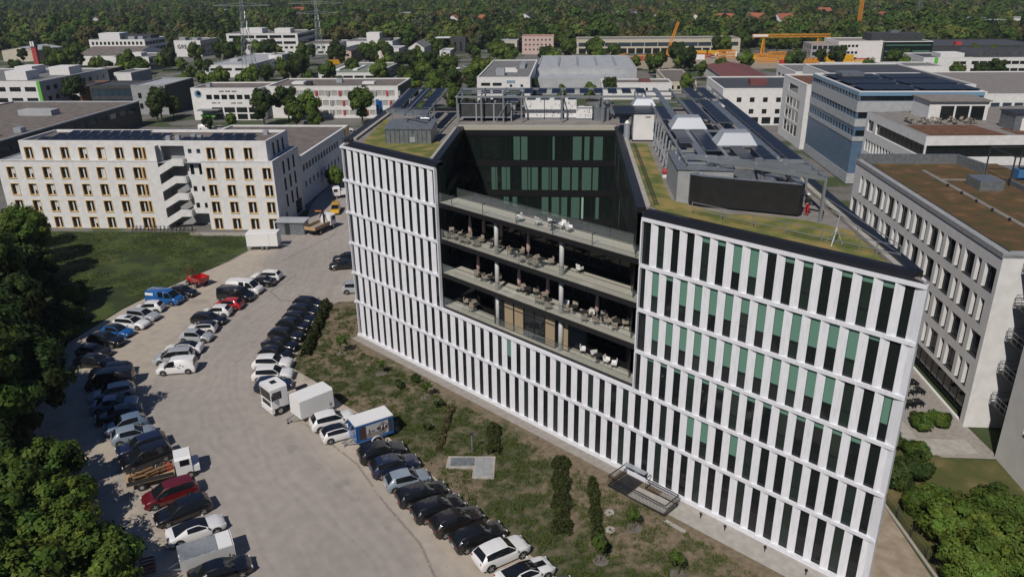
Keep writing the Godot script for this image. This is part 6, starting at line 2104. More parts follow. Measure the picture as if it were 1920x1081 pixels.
		tree("yard_tree", k, e[0], e[1], rng.randf_range(0.72, 1.05), {"mid1": "mid green tree between the halls of the district", "mid2": "light green tree between the halls of the district", "mid3": "dark green tree between the halls of the district"}[k], "yard trees " + k.replace("mid", "kind "))
	# trees filling the gaps between the halls
	var placed := 0
	var tries := 0
	while placed < 150 and tries < 4000:
		tries += 1
		var u := rng.randf_range(-330, 210)
		var w := rng.randf_range(236, 498)
		if (u > -250 and u < -212 and w > 380) or (u > -182 and u < -140 and w > 325 and w < 366) or absf(u) > w * 0.74 or (w < 330 and u > -10 and u < 60):
			continue
		var free := true
		for r in taken_ground:
			if r.has_point(Vector2(u, w)):
				free = false
				break
		if not free:
			continue
		var q := site(u, w)
		var k: String = ["mid1", "mid2", "mid3"][rng.randi() % 3]
		tree("yard_tree", k, q.x, q.z, rng.randf_range(0.8, 1.35), {"mid1": "mid green tree between the halls of the district", "mid2": "light green tree between the halls of the district", "mid3": "dark green tree between the halls of the district"}[k], "yard trees " + k.replace("mid", "kind "))
		placed += 1

# ---------------------------------------------------------------- the wood and its houses
func forest():
	var houses := [[131, -698, 0], [154, -675, 0], [155, -601, 0], [173, -647, 0], [187, -659, 0], [203, -663, 0], [218, -644, 0], [-408, -722, 0], [-384, -758, 0], [-681, -1329, 1], [-607, -1526, 1], [-488, -1358, 1], [-350, -1005, 1], [-302, -1396, 0], [-270, -1325, 0], [-402, -1379, 1], [-415, -1476, 1], [-154, -931, 1], [-176, -860, 2], [-80, -1090, 1], [-47, -698, 0], [-18, -691, 0], [76, -1094, 1], [72, -983, 1], [75, -813, 2], [107, -751, 2], [122, -824, 1], [119, -1244, 1], [272, -931, 1], [289, -959, 1], [312, -747, 1], [309, -671, 0], [332, -682, 2], [346, -606, 1], [341, -573, 1], [379, -599, 1], [-540, -885, 1], [3, -778, 2], [15, -726, 2], [26, -852, 1], [-250, -975, 0], [-106, -841, 1], [240, -976, 1], [290, -753, 0], [549, -1057, 1], [620, -1026, 1], [461, -1095, 1], [-200, -1150, 1], [420, -1250, 0], [-20, -1320, 0], [180, -1400, 1], [330, -1130, 0]]
	for h in houses:
		var a := rng.randf() * TAU
		var o := thing("far_house", ["white house with a red tiled roof among the far trees", "white house with a pale flat roof among the far trees", "white house with a grey pitched roof among the far trees"][h[2]], "house", Vector3(h[0], 0, h[1]), a, ["red-roofed far houses", "flat-roofed far houses", "grey-roofed far houses"][h[2]])
		var lx := rng.randf_range(5.5, 8.0)
		var lz := rng.randf_range(4.5, 5.5)
		var y := rng.randf_range(8.5, 10.5)
		var s := Shape.new()
		s.prism([Vector2(-lx, -lz), Vector2(lx, -lz), Vector2(lx, lz), Vector2(-lx, lz)], 0, y, true, h[2] == 1)
		if h[2] != 1:
			for x in [-lx, lx]:
				s.tri(Vector3(x, y, -lz), Vector3(x, y, lz), Vector3(x, y + 3.6, 0), Vector3(x, 0, 0))
		part(s.mesh(), "wall", M.white_wall, o)
		s = Shape.new()
		if h[2] == 1:
			s.box(Vector3(0, y + 0.2, 0), Vector3(lx * 2 + 0.8, 0.4, lz * 2 + 0.8))
		else:
			for z in [-1, 1]:
				s.quad(Vector3(-lx - 0.5, y - 0.2, z * (lz + 0.5)), Vector3(lx + 0.5, y - 0.2, z * (lz + 0.5)), Vector3(lx + 0.5, y + 3.7, 0), Vector3(-lx - 0.5, y + 3.7, 0), Vector3.UP)
		part(s.mesh(), "roof", [M.red_roof, M.pale_roof, M.dark_roof][h[2]], o)
		s = Shape.new()
		for x in [-0.6, -0.2, 0.2, 0.6]:
			for z in [-1, 1]:
				for yy in [2.0, 5.0, 7.5]:
					s.box(Vector3(x * lx, yy, z * lz), Vector3(1.2, 1.4, 0.06))
		part(s.mesh(), "windows", M.glass, o)
	# clearings so that the houses show, and the trees: nearest ones as things, the mass beyond as one
	var near := []
	var mass := [[], [], [], [], [], []]
	var gn := noise(5, 0.006, 3)
	var w := 498.0
	while w < 1900.0:
		var step := 9.4 if w < 700 else (10.6 if w < 1100 else 13.5)
		var half := w * 0.73 + 40.0
		var u := -half - 60.0 * 0.08
		while u < half:
			var p := site(u + rng.randf_range(-0.42, 0.42) * step, w + rng.randf_range(-0.42, 0.42) * step)
			u += step
			var uu := p.x * CA + p.z * SA
			var ww := p.x * SA - p.z * CA
			if ww < 515 and ((uu > -215 and uu < -140) or (uu > -137 and uu < -103)):
				continue
			if ww < 500 and uu > -50 and uu < 100:
				continue
			if ww < 580 and absf(uu - 196.5) < 5:
				continue
			if uu > 178 and uu < 242 and ww < 470:
				continue
			var skip := false
			for h in houses:
				var dz: float = p.z - h[1]
				var dx: float = p.x - h[0]
				if absf(dx) < 9.0 and dz > -9.0 and dz < 36.0 - absf(dx):
					skip = true
					break
			if skip:
				continue
			var k := rng.randi() % 6
			if k == 4 and gn.get_noise_2d(p.x, p.z) < 0.0:
				k = 0
			if gn.get_noise_2d(p.x + 500, p.z) > 0.22 and k == 0:
				k = 1
			var size := rng.randf_range(0.66, 1.1) * (1.12 if w > 1100 else 1.0) * (1.35 if rng.randf() < 0.16 else 1.0)
			if near.size() < 270 and w < 540 and absf(p.x) < absf(p.z) * 0.70:
				near.append([p, k, size])
			else:
				mass[k].append([p, size])
		w += step
	for e in near:
		tree("wood_tree", "far%d" % e[1], e[0].x, e[0].z, e[2], ["round mid green tree at the edge of the wood", "light green tree at the edge of the wood", "dark green tree at the edge of the wood", "tall mid green tree at the edge of the wood", "dark conifer at the edge of the wood", "low mid green tree at the edge of the wood"][e[1]], "wood edge trees kind %d" % e[1])
	for k in 6:
		var mm := MultiMesh.new()
		mm.transform_format = MultiMesh.TRANSFORM_3D
		mm.mesh = kinds["far%d" % k].crown
		mm.instance_count = mass[k].size()
		for i in mass[k].size():
			var e: Array = mass[k][i]
			mm.set_instance_transform(i, Transform3D(Basis(Vector3.UP, rng.randf() * TAU).scaled(Vector3(e[1], e[1] * rng.randf_range(0.85, 1.2), e[1])), e[0] + kinds["far%d" % k].at * e[1]))
		var mi := MultiMeshInstance3D.new()
		mi.multimesh = mm
		mi.material_override = kinds["far%d" % k].m
		mi.name = ["wood_mid_green", "wood_light_green", "wood_dark_green", "wood_tall_green", "wood_conifers", "wood_low_green"][k]
		add_child(mi)
		tag(mi, ["mid green treetops of the wood stretching to the horizon", "light green treetops of the wood stretching to the horizon", "dark green treetops of the wood stretching to the horizon", "tall mid green treetops of the wood stretching to the horizon", "dark conifer tops of the wood stretching to the horizon", "low mid green treetops of the wood stretching to the horizon"][k], "wood", "", "stuff")
	print("wood ", mass.map(func(a): return a.size()), " near ", near.size())

# ---------------------------------------------------------------- vehicles
# stations from rear (0) to front (1): t, sill, belt, roof, width share, roof width share, glazing of the stretch that follows
const SHAPES := {
	"hatch": [4.05, 1.76, [[0.0, 0.42, 0.60, 0.60, 0.80, 0.62, "-"], [0.015, 0.30, 0.86, 0.86, 0.92, 0.66, "-"], [0.045, 0.24, 0.98, 1.02, 0.96, 0.72, "R"], [0.15, 0.21, 0.99, 1.40, 0.99, 0.71, "P"], [0.22, 0.2, 0.98, 1.45, 1.0, 0.72, "S"], [0.40, 0.2, 0.95, 1.48, 1.0, 0.73, "P"], [0.425, 0.2, 0.95, 1.48, 1.0, 0.73, "S"], [0.56, 0.2, 0.93, 1.43, 1.0, 0.70, "W"], [0.74, 0.2, 0.92, 0.94, 0.99, 0.74, "-"], [0.88, 0.22, 0.85, 0.86, 0.96, 0.70, "-"], [0.97, 0.25, 0.72, 0.73, 0.89, 0.62, "-"], [1.0, 0.36, 0.55, 0.55, 0.76, 0.55, "-"]]],
	"wagon": [4.6, 1.82, [[0.0, 0.42, 0.62, 0.62, 0.80, 0.62, "-"], [0.012, 0.30, 0.88, 0.88, 0.92, 0.66, "-"], [0.03, 0.24, 0.97, 1.00, 0.96, 0.72, "R"], [0.11, 0.21, 0.98, 1.39, 0.99, 0.70, "S"], [0.24, 0.2, 0.97, 1.45, 1.0, 0.71, "P"], [0.26, 0.2, 0.97, 1.45, 1.0, 0.71, "S"], [0.44, 0.2, 0.95, 1.47, 1.0, 0.72, "P"], [0.46, 0.2, 0.95, 1.47, 1.0, 0.72, "S"], [0.57, 0.2, 0.93, 1.42, 1.0, 0.69, "W"], [0.73, 0.2, 0.92, 0.94, 0.99, 0.74, "-"], [0.88, 0.22, 0.84, 0.85, 0.96, 0.70, "-"], [0.97, 0.25, 0.72, 0.73, 0.89, 0.62, "-"], [1.0, 0.36, 0.55, 0.55, 0.76, 0.55, "-"]]],
	"suv": [4.5, 1.86, [[0.0, 0.5, 0.75, 0.75, 0.82, 0.62, "-"], [0.015, 0.36, 1.02, 1.02, 0.93, 0.66, "-"], [0.04, 0.30, 1.10, 1.13, 0.97, 0.72, "R"], [0.13, 0.27, 1.11, 1.56, 0.99, 0.71, "S"], [0.25, 0.26, 1.09, 1.63, 1.0, 0.72, "P"], [0.27, 0.26, 1.09, 1.63, 1.0, 0.72, "S"], [0.43, 0.26, 1.06, 1.65, 1.0, 0.73, "P"], [0.45, 0.26, 1.06, 1.65, 1.0, 0.73, "S"], [0.56, 0.26, 1.05, 1.59, 1.0, 0.70, "W"], [0.72, 0.26, 1.05, 1.07, 0.99, 0.74, "-"], [0.88, 0.28, 0.98, 0.99, 0.97, 0.71, "-"], [0.975, 0.32, 0.84, 0.85, 0.90, 0.62, "-"], [1.0, 0.44, 0.65, 0.65, 0.78, 0.55, "-"]]],
	"sedan": [4.6, 1.80, [[0.0, 0.42, 0.66, 0.66, 0.80, 0.62, "-"], [0.015, 0.30, 0.90, 0.90, 0.92, 0.68, "-"], [0.05, 0.24, 0.99, 1.0, 0.96, 0.72, "-"], [0.14, 0.21, 1.00, 1.01, 0.99, 0.72, "R"], [0.29, 0.2, 0.98, 1.38, 1.0, 0.68, "S"], [0.45, 0.2, 0.95, 1.43, 1.0, 0.69, "P"], [0.47, 0.2, 0.95, 1.43, 1.0, 0.69, "S"], [0.57, 0.2, 0.93, 1.38, 1.0, 0.67, "W"], [0.73, 0.2, 0.91, 0.93, 0.99, 0.74, "-"], [0.88, 0.22, 0.83, 0.84, 0.96, 0.70, "-"], [0.97, 0.25, 0.70, 0.71, 0.89, 0.62, "-"], [1.0, 0.36, 0.55, 0.55, 0.76, 0.55, "-"]]],
	"coupe": [4.55, 1.85, [[0.0, 0.40, 0.66, 0.66, 0.80, 0.62, "-"], [0.015, 0.30, 0.86, 0.86, 0.93, 0.70, "-"], [0.07, 0.22, 0.92, 0.93, 0.98, 0.72, "-"], [0.13, 0.2, 0.94, 0.95, 1.0, 0.72, "R"], [0.34, 0.18, 0.92, 1.25, 1.0, 0.64, "S"], [0.46, 0.18, 0.90, 1.30, 1.0, 0.65, "S"], [0.54, 0.18, 0.89, 1.26, 1.0, 0.63, "W"], [0.70, 0.18, 0.87, 0.89, 1.0, 0.74, "-"], [0.87, 0.2, 0.79, 0.80, 0.97, 0.70, "-"], [0.97, 0.23, 0.66, 0.67, 0.89, 0.62, "-"], [1.0, 0.33, 0.5, 0.5, 0.76, 0.55, "-"]]],
	"mpv": [4.6, 1.84, [[0.0, 0.42, 0.7, 0.7, 0.82, 0.62, "-"], [0.012, 0.30, 0.98, 0.98, 0.93, 0.68, "-"], [0.03, 0.24, 1.06, 1.10, 0.97, 0.74, "R"], [0.09, 0.21, 1.06, 1.58, 0.99, 0.74, "S"], [0.26, 0.2, 1.05, 1.66, 1.0, 0.75, "P"], [0.28, 0.2, 1.05, 1.66, 1.0, 0.75, "S"], [0.46, 0.2, 1.02, 1.68, 1.0, 0.75, "P"], [0.48, 0.2, 1.02, 1.68, 1.0, 0.75, "S"], [0.60, 0.2, 1.0, 1.60, 1.0, 0.72, "W"], [0.80, 0.2, 1.0, 1.02, 0.99, 0.74, "-"], [0.90, 0.22, 0.92, 0.93, 0.96, 0.70, "-"], [0.975, 0.25, 0.78, 0.79, 0.89, 0.62, "-"], [1.0, 0.36, 0.6, 0.6, 0.78, 0.55, "-"]]],
	"caddy": [4.4, 1.80, [[0.0, 0.40, 0.8, 0.8, 0.9, 0.7, "-"], [0.01, 0.26, 1.06, 1.10, 0.97, 0.78, "R"], [0.035, 0.22, 1.06, 1.72, 0.99, 0.80, "P"], [0.30, 0.2, 1.05, 1.80, 1.0, 0.80, "P"], [0.50, 0.2, 1.02, 1.80, 1.0, 0.80, "S"], [0.64, 0.2, 1.0, 1.68, 1.0, 0.74, "W"], [0.80, 0.2, 1.0, 1.02, 0.99, 0.74, "-"], [0.91, 0.22, 0.92, 0.93, 0.96, 0.70, "-"], [0.975, 0.25, 0.78, 0.79, 0.9, 0.62, "-"], [1.0, 0.36, 0.6, 0.6, 0.8, 0.55, "-"]]],
	"van": [5.1, 1.95, [[0.0, 0.44, 0.9, 0.9, 0.92, 0.7, "-"], [0.008, 0.30, 1.16, 1.20, 0.97, 0.80, "R"], [0.025, 0.26, 1.16, 1.94, 0.99, 0.83, "P"], [0.28, 0.24, 1.15, 2.02, 1.0, 0.83, "P"], [0.42, 0.24, 1.13, 2.03, 1.0, 0.83, "S"], [0.58, 0.24, 1.12, 2.03, 1.0, 0.83, "P"], [0.61, 0.24, 1.12, 2.02, 1.0, 0.82, "S"], [0.73, 0.24, 1.10, 1.90, 1.0, 0.78, "W"], [0.87, 0.24, 1.10, 1.13, 0.99, 0.76, "-"], [0.94, 0.26, 1.0, 1.02, 0.97, 0.72, "-"], [0.985, 0.28, 0.84, 0.85, 0.92, 0.66, "-"], [1.0, 0.38, 0.65, 0.65, 0.84, 0.6, "-"]]],
	"mini": [3.75, 1.70, [[0.0, 0.42, 0.60, 0.60, 0.80, 0.62, "-"], [0.015, 0.30, 0.84, 0.84, 0.92, 0.66, "-"], [0.04, 0.24, 0.94, 0.98, 0.96, 0.74, "R"], [0.13, 0.21, 0.95, 1.34, 0.99, 0.74, "S"], [0.30, 0.2, 0.93, 1.40, 1.0, 0.75, "P"], [0.33, 0.2, 0.93, 1.41, 1.0, 0.75, "S"], [0.56, 0.2, 0.91, 1.36, 1.0, 0.72, "W"], [0.71, 0.2, 0.90, 0.92, 0.99, 0.76, "-"], [0.88, 0.22, 0.86, 0.87, 0.96, 0.72, "-"], [0.97, 0.25, 0.74, 0.75, 0.89, 0.64, "-"], [1.0, 0.36, 0.55, 0.55, 0.78, 0.55, "-"]]],
}
var car_sets := {}

func car_meshes(key: String) -> Dictionary:
	if car_sets.has(key):
		return car_sets[key]
	var L: float = SHAPES[key][0]
	var W: float = SHAPES[key][1]
	var st: Array = SHAPES[key][2]
	var rings := []
	for q in st:
		var hw: float = W / 2 * q[4]
		var z: float = (q[0] - 0.5) * L
		var lo: float = q[1]
		var be: float = q[2]
		var ro: float = q[3]
		var rw: float = W / 2 * q[5]
		var cab: bool = ro > be + 0.12
		rings.append([Vector3(hw * 0.94, lo, z), Vector3(hw, lo + (be - lo) * 0.30, z), Vector3(hw * 0.995, lo + (be - lo) * 0.72, z), Vector3(hw * 0.945, be, z), Vector3(rw * 1.02 if cab else hw * 0.90, ro - 0.055 if cab else be + 0.006, z), Vector3(rw * 0.93 if cab else hw * 0.84, ro - 0.005 if cab else be + 0.012, z), Vector3(rw * 0.5, ro + 0.012, z), Vector3(0, ro + 0.02, z)])
	var body := Shape.new()
	var glass := Shape.new()
	var roof := Shape.new()
	for i in st.size() - 1:
		var f: String = st[i][6]
		for j in 7:
			var tgt := body
			if j == 3 and (f == "S" or f == "W" or (f == "P" and i > 3 and not key in ["van", "caddy"])):
				tgt = glass
			if (f == "R" or f == "W") and j >= 5:
				tgt = glass
			if (f == "S" or f == "P") and j >= 5:
				tgt = roof
			for sg in [1, -1]:
				var a: Vector3 = rings[i][j]
				var b: Vector3 = rings[i][j + 1]
				var c: Vector3 = rings[i + 1][j + 1]
				var d: Vector3 = rings[i + 1][j]
				var m := Vector3(sg, 1, 1)
				var mid := (a + c) / 2
				tgt.quad(a * m, b * m, c * m, d * m, Vector3(mid.x * sg, (mid.y - 0.6) * 0.8, 0.0))
	for e in [0, st.size() - 1]:
		for j in 7:
			for sg in [1, -1]:
				var m := Vector3(sg, 1, 1)
				body.tri(rings[e][j] * m, rings[e][j + 1] * m, Vector3(0, rings[e][0].y, rings[e][0].z), Vector3(0, 0, -1 if e == 0 else 1))
	var under := Shape.new()
	under.box(Vector3(0, 0.27, 0), Vector3(W * 0.86, 0.16, L * 0.9))
	var r := 0.33 if key != "van" and key != "suv" else 0.36
	var tyre := Shape.new()
	tyre.tube(Vector3(-0.11, 0, 0), Vector3(0.11, 0, 0), r, r, 16)
	var rim := Shape.new()
	for k in 5:
		var a := TAU * k / 5
		rim.box(Vector3(0.116, sin(a) * r * 0.34, cos(a) * r * 0.34), Vector3(0.02, r * 0.62, r * 0.2), Basis(Vector3.RIGHT, PI / 2 - a))
	rim.tube(Vector3(0.10, 0, 0), Vector3(0.118, 0, 0), r * 0.22, r * 0.22, 8)
	var arch := Shape.new()
	var wz := [-L * 0.5 + L * (0.185 if key != "van" else 0.2), L * 0.5 - L * 0.185]
	for z in wz:
		for sg in [1, -1]:
			for k in 12:
				var p := PI * k / 12
				var q := PI * (k + 1) / 12
				var x: float = sg * (W / 2 + 0.004)
				arch.quad(Vector3(x, r + cos(p) * 0.0 + sin(p) * (r + 0.07), z + cos(p) * (r + 0.07)), Vector3(x, r + sin(q) * (r + 0.07), z + cos(q) * (r + 0.07)), Vector3(x, r + sin(q) * r * 0.9, z + cos(q) * r * 0.9), Vector3(x, r + sin(p) * r * 0.9, z + cos(p) * r * 0.9), Vector3(sg, 0, 0))
	var hb: float = st[st.size() - 2][2]
	var tb: float = st[1][2]
	var hl := Shape.new()
	hl.box(Vector3(W * 0.33, hb - 0.08, L / 2 - 0.14), Vector3(0.32, 0.11, 0.2), Basis(Vector3.UP, -0.35))
	var tl := Shape.new()
	tl.box(Vector3(W * 0.36, tb - 0.05, -L / 2 + 0.10), Vector3(0.24, 0.13, 0.13), Basis(Vector3.UP, 0.3))
	var pl := Shape.new()
	pl.box(Vector3(0, 0.62, -L / 2 + 0.015), Vector3(0.5, 0.12, 0.04))
	var mr := Shape.new()
	var mz: float = (st[st.size() - 4][0] - 0.5) * L - 0.15
	mr.box(Vector3(W / 2 + 0.07, st[st.size() - 4][2] + 0.10, mz), Vector3(0.18, 0.13, 0.10))
	var d := {"body": body.mesh(Vector3.ZERO, true), "glass": glass.mesh(), "roof": roof.mesh(Vector3.ZERO, true), "under": under.mesh(), "tyre": tyre.mesh(), "rim": rim.mesh(), "arch": arch.mesh(), "hl": hl.mesh(), "tl": tl.mesh(), "pl": pl.mesh(), "mr": mr.mesh(), "wz": wz, "r": r, "W": W, "L": L}
	car_sets[key] = d
	return d

func car(key: String, paint: String, x: float, z: float, deg: float, label: String, group := "", roof_paint := "", simple := false) -> Node3D:
	var d := car_meshes(key)
	var o := thing("parked_van" if key in ["van", "caddy"] else "parked_car", label, "van" if key in ["van", "caddy"] else "car", Vector3(x, 0.004, z), deg_to_rad(deg), group)
	var pm: Material = M["paint_" + paint]
	part(d.body, "body", pm, o)
	part(d.roof, "roof", M["paint_" + roof_paint] if roof_paint else pm, o)
	part(d.glass, "windows_glass", M.car_glass, o)
	var mx := Transform3D(Basis(Vector3(-1, 0, 0), Vector3(0, 1, 0), Vector3(0, 0, 1)), Vector3.ZERO)
	for wz in d.wz:
		for sg in [1, -1]:
			var t := part(d.tyre, "wheel", M.tyre, o, Transform3D(Basis() if sg > 0 else Basis(Vector3.UP, PI), Vector3(sg * (d.W / 2 - 0.10), d.r, wz)))
			if not simple:
				part(d.rim, "rim", M.rim, t)
	if simple:
		return o
	part(d.under, "underbody", M.tyre, o)
	part(d.arch, "wheel_arches", M.tyre, o)
	part(d.hl, "headlight", M.headlight, o)
	part(d.hl, "headlight", M.headlight, o, mx)
	part(d.tl, "taillight", M.taillight, o)
	part(d.tl, "taillight", M.taillight, o, mx)
	part(d.mr, "mirror", pm, o)
	part(d.mr, "mirror", pm, o, mx)
	part(d.pl, "number_plate", M.plate, o)
	return o

func wheel_pair(o: Node3D, at: Vector3, half: float, r: float, wide := 0.25):
	for sg in [-1, 1]:
		var s := Shape.new()
		s.tube(Vector3(-wide / 2, 0, 0), Vector3(wide / 2, 0, 0), r, r, 14)
		var t := part(s.mesh(), "wheel", M.tyre, o, Transform3D(Basis(), at + Vector3(sg * half, 0, 0)))
		s = Shape.new()
		s.tube(Vector3(-wide / 2 - 0.01, 0, 0), Vector3(wide / 2 + 0.01, 0, 0), r * 0.5, r * 0.5, 10)
		part(s.mesh(), "rim", M.rim, t)

func lbox(o: Node3D, called: String, m: Material, at: Vector3, size: Vector3, b := Basis()) -> MeshInstance3D:
	var s := Shape.new()
	s.box(Vector3.ZERO, size)
	return part(s.mesh(), called, m, o, Transform3D(b, at))

# chamfered box body for cabs and trailers, laid along z
func rounded_body(sx: float, y0: float, y1: float, z0: float, z1: float, ch: float) -> ArrayMesh:
	var s := Shape.new()
	var prof := [Vector2(-sx, y0), Vector2(sx, y0), Vector2(sx, y1 - ch), Vector2(sx - ch, y1), Vector2(-sx + ch, y1), Vector2(-sx, y1 - ch)]
	for i in prof.size():
		var p: Vector2 = prof[i]
		var q: Vector2 = prof[(i + 1) % prof.size()]
		s.quad(Vector3(p.x, p.y, z0), Vector3(q.x, q.y, z0), Vector3(q.x, q.y, z1), Vector3(p.x, p.y, z1), Vector3((p.x + q.x) / 2, (p.y + q.y) / 2 - (y0 + y1) / 2, 0))
	var t := Geometry2D.triangulate_polygon(PackedVector2Array(prof))
	for z in [z0, z1]:
		for i in range(0, t.size(), 3):
			s.tri(Vector3(prof[t[i]].x, prof[t[i]].y, z), Vector3(prof[t[i + 1]].x, prof[t[i + 1]].y, z), Vector3(prof[t[i + 2]].x, prof[t[i + 2]].y, z), Vector3(0, 0, z - (z0 + z1) / 2))
	return s.mesh()

func make_vehicles():
	# ---- island row in the middle of the lot
	car("wagon", "white", -37.2, -109.0, -95, "white estate car with a sunroof, last in the island row beside the lawn road")
	car("sedan", "black", -37.5, -106.7, -96, "black saloon with a bright reflection parked beside the white estate")
	car("van", "white", -38.8, -103.8, 79, "white panel van parked beside the black van in the island row")
	car("van", "black", -39.2, -101.1, 78, "black panel van parked between a white van and a red car")
	car("hatch", "red", -39.3, -98.1, -94, "bright red hatchback in the island row")
	car("hatch", "white", -40.1, -95.7, -91, "white hatchback parked beside the bright red hatchback")
	car("wagon", "black", -40.2, -93.2, 80, "long black estate car in the island row beside a white hatchback")
	car("mini", "white", -40.1, -90.4, -86, "small cream-white car with a black soft top", "", "black")
	car("hatch", "silver", -39.9, -87.9, 86, "silver hatchback in the island row facing the driving lane")
	car("sedan", "white", -40.2, -84.5, -86, "white saloon with a black glass roof in the island row", "", "black")
	car("mpv", "silver", -40.4, -82.2, -78, "silver people carrier parked beside the white delivery van")
	var cv := car("caddy", "white", -39.0, -79.6, -82, "small white delivery van with pale printed flowers on its side")
	for e in [[0.0, 1.2], [-0.35, 1.0], [-0.6, 1.25], [-0.9, 1.1], [-0.5, 0.85]]:
		var s := Shape.new()
		s.tube(Vector3(0.905, e[1], e[0]), Vector3(0.915, e[1], e[0]), 0.09, 0.09, 7)
		part(s.mesh(), "flower_print", M.grey_wall, cv)
	# ---- row along the tree belt
	car("hatch", "black", -47.5, -103.1, 72, "black hatchback squeezed behind the blue van")
	var bv := car("van", "blue", -49.0, -100.4, 77, "blue van with a white lettered panel above its side windows")
	lbox(bv, "white_panel", M.white_plastic, Vector3(-0.895, 1.55, -1.75), Vector3(0.05, 0.35, 1.25), Basis(Vector3.BACK, -0.11))
	car("hatch", "white", -50.0, -97.4, -88, "white hatchback parked tail-out beside the blue van")
	car("wagon", "silver", -49.7, -94.8, 75, "silver estate car in the row along the tree belt")
	var wr := car("wagon", "white", -50.1, -92.3, 79, "white estate car with a dark sunroof in the row along the tree belt")
	lbox(wr, "sunroof", M.car_glass, Vector3(0, 1.49, -0.2), Vector3(0.9, 0.02, 0.8))
	car("hatch", "blue", -50.7, -89.7, 75, "glossy blue hatchback with a black roof", "", "black")
	car("suv", "black", -50.8, -87.0, 77, "tall black off-roader beside the glossy blue hatchback")
	car("hatch", "darkbrown", -50.8, -83.9, 82, "dark brown hatchback half in the tree shade")
	car("sedan", "black", -49.5, -81.4, 84, "black saloon at the bend of the tree belt row")
	car("wagon", "black", -46.4, -78.9, -76, "black estate car nose to the trees at the bend")
	car("van", "black", -45.2, -76.4, -75, "long black van nose to the trees, first after the bend")
	car("wagon", "silver", -43.8, -73.9, -66, "silver estate car lit at its bonnet, in the tree shadow")
	car("sedan", "greyblue", -42.4, -71.4, 108, "grey-blue saloon standing in the tree shadow")
	car("sedan", "black", -40.9, -69.3, -64, "black saloon between two grey-blue cars in the tree shadow")
	car("hatch", "greyblue", -39.3, -67.3, -57, "grey-blue hatchback with a bright window edge")
	car("hatch", "silverblue", -37.7, -65.4, 118, "pale silver-blue hatchback at the end of the tree shadow")
	car("wagon", "darkblue", -36.0, -63.5, -56, "dark blue estate car beside the pale silver-blue hatchback")
	car("mpv", "black", -34.6, -61.4, -53, "black people carrier beside the loaded flatbed truck")
	car("mpv", "darkred", -30.1, -55.8, -56, "dark red people carrier with a pale roof rail")
	car("wagon", "black", -28.1, -53.5, -54, "black estate car between the dark red carrier and the white coupe")
	car("coupe", "white", -26.1, -51.1, 122, "white coupe with a black roof facing the driving lane", "", "black")
	car("sedan", "black", -22.4, -46.2, 117, "black saloon beside the grey tarpaulin trailer")
	car("wagon", "black", -20.3, -43.6, 117, "black estate car behind the black saloon at the tarpaulin trailer")
	# ---- row of dark cars along the hedge
	var along := ["wagon", "wagon", "wagon", "suv", "wagon", "sedan", "hatch"]
	var hx := [-28.0, -28.05, -28.1, -28.25, -28.5, -28.55, -28.4]
	var hz := [-98.1, -95.5, -93.0, -90.5, -87.9, -85.2, -82.7]
	for k in 7:
		car(along[k], "black", hx[k], hz[k], 75.0, "black car parked nose-in along the dark hedge", "black cars along the hedge")
	car("suv", "white", -28.1, -80.2, 91, "white off-roader parked next to the black cars at the hedge end")
	car("suv", "white", -27.3, -77.5, 94, "white off-roader between its white twin and a dark blue car")
	car("hatch", "darkblue", -26.6, -75.2, 100, "dark blue hatchback tucked behind the white truck cab")
	# ---- row along the planted bed
	car("suv", "white", -18.4, -67.5, 116, "white off-roader between the white box trailer and a small white car")
	car("mini", "white", -17.2, -65.3, 118, "small white car with a black roof beside the blue trailer", "", "black")
	car("suv", "black", -12.5, -61.7, 113, "black off-roader next to the blue printed trailer")
	car("suv", "darkblue", -11.0, -59.5, 113, "dark blue off-roader beside the silver hatchback by the bed")
	car("hatch", "silverblue", -9.6, -57.4, 112, "silver hatchback in the row of dark cars along the bed")
	car("wagon", "black", -8.05, -55.4, 115, "black estate car next to the silver hatchback along the bed")
	car("wagon", "black", -6.5, -53.4, 118, "black estate car in the middle of the dark row along the bed")
	car("suv", "darkbrown", -4.8, -51.6, 119, "brown-black off-roader along the planted bed")
	car("wagon", "black", -2.95, -49.8, 119, "black estate car with a bright roof rail beside a white off-roader")
	car("suv", "white", -1.1, -47.8, 121, "white off-roader in front of the striped sports car")
	var sp := car("coupe", "white", 0.7, -45.6, 119, "white sports car with a black roof and black bonnet stripe", "", "black")
	lbox(sp, "bonnet_stripe", M.paint_black, Vector3(0, 0.875, 1.25), Vector3(0.55, 0.04, 0.95), Basis(Vector3.RIGHT, 0.09))
	car("hatch", "black", 2.6, -43.6, 119, "black hatchback last in the row along the bed")
	# ---- behind the far end of the office
	car("wagon", "black", -26.5, -116.7, -84, "black estate car on the forecourt behind the white facade corner")
	car("sedan", "black", -26.4, -113.5, -80, "black saloon on the forecourt behind the white facade corner")
	car("hatch", "white", -23.4, -113.8, -5, "white hatchback half hidden by the white facade corner")
	car("suv", "silver", -22.4, -103.5, 92, "silver off-roader half hidden by the white facade")
	car("caddy", "yellow", -34.2, -145.0, 8, "bright yellow delivery van coming down the side street")
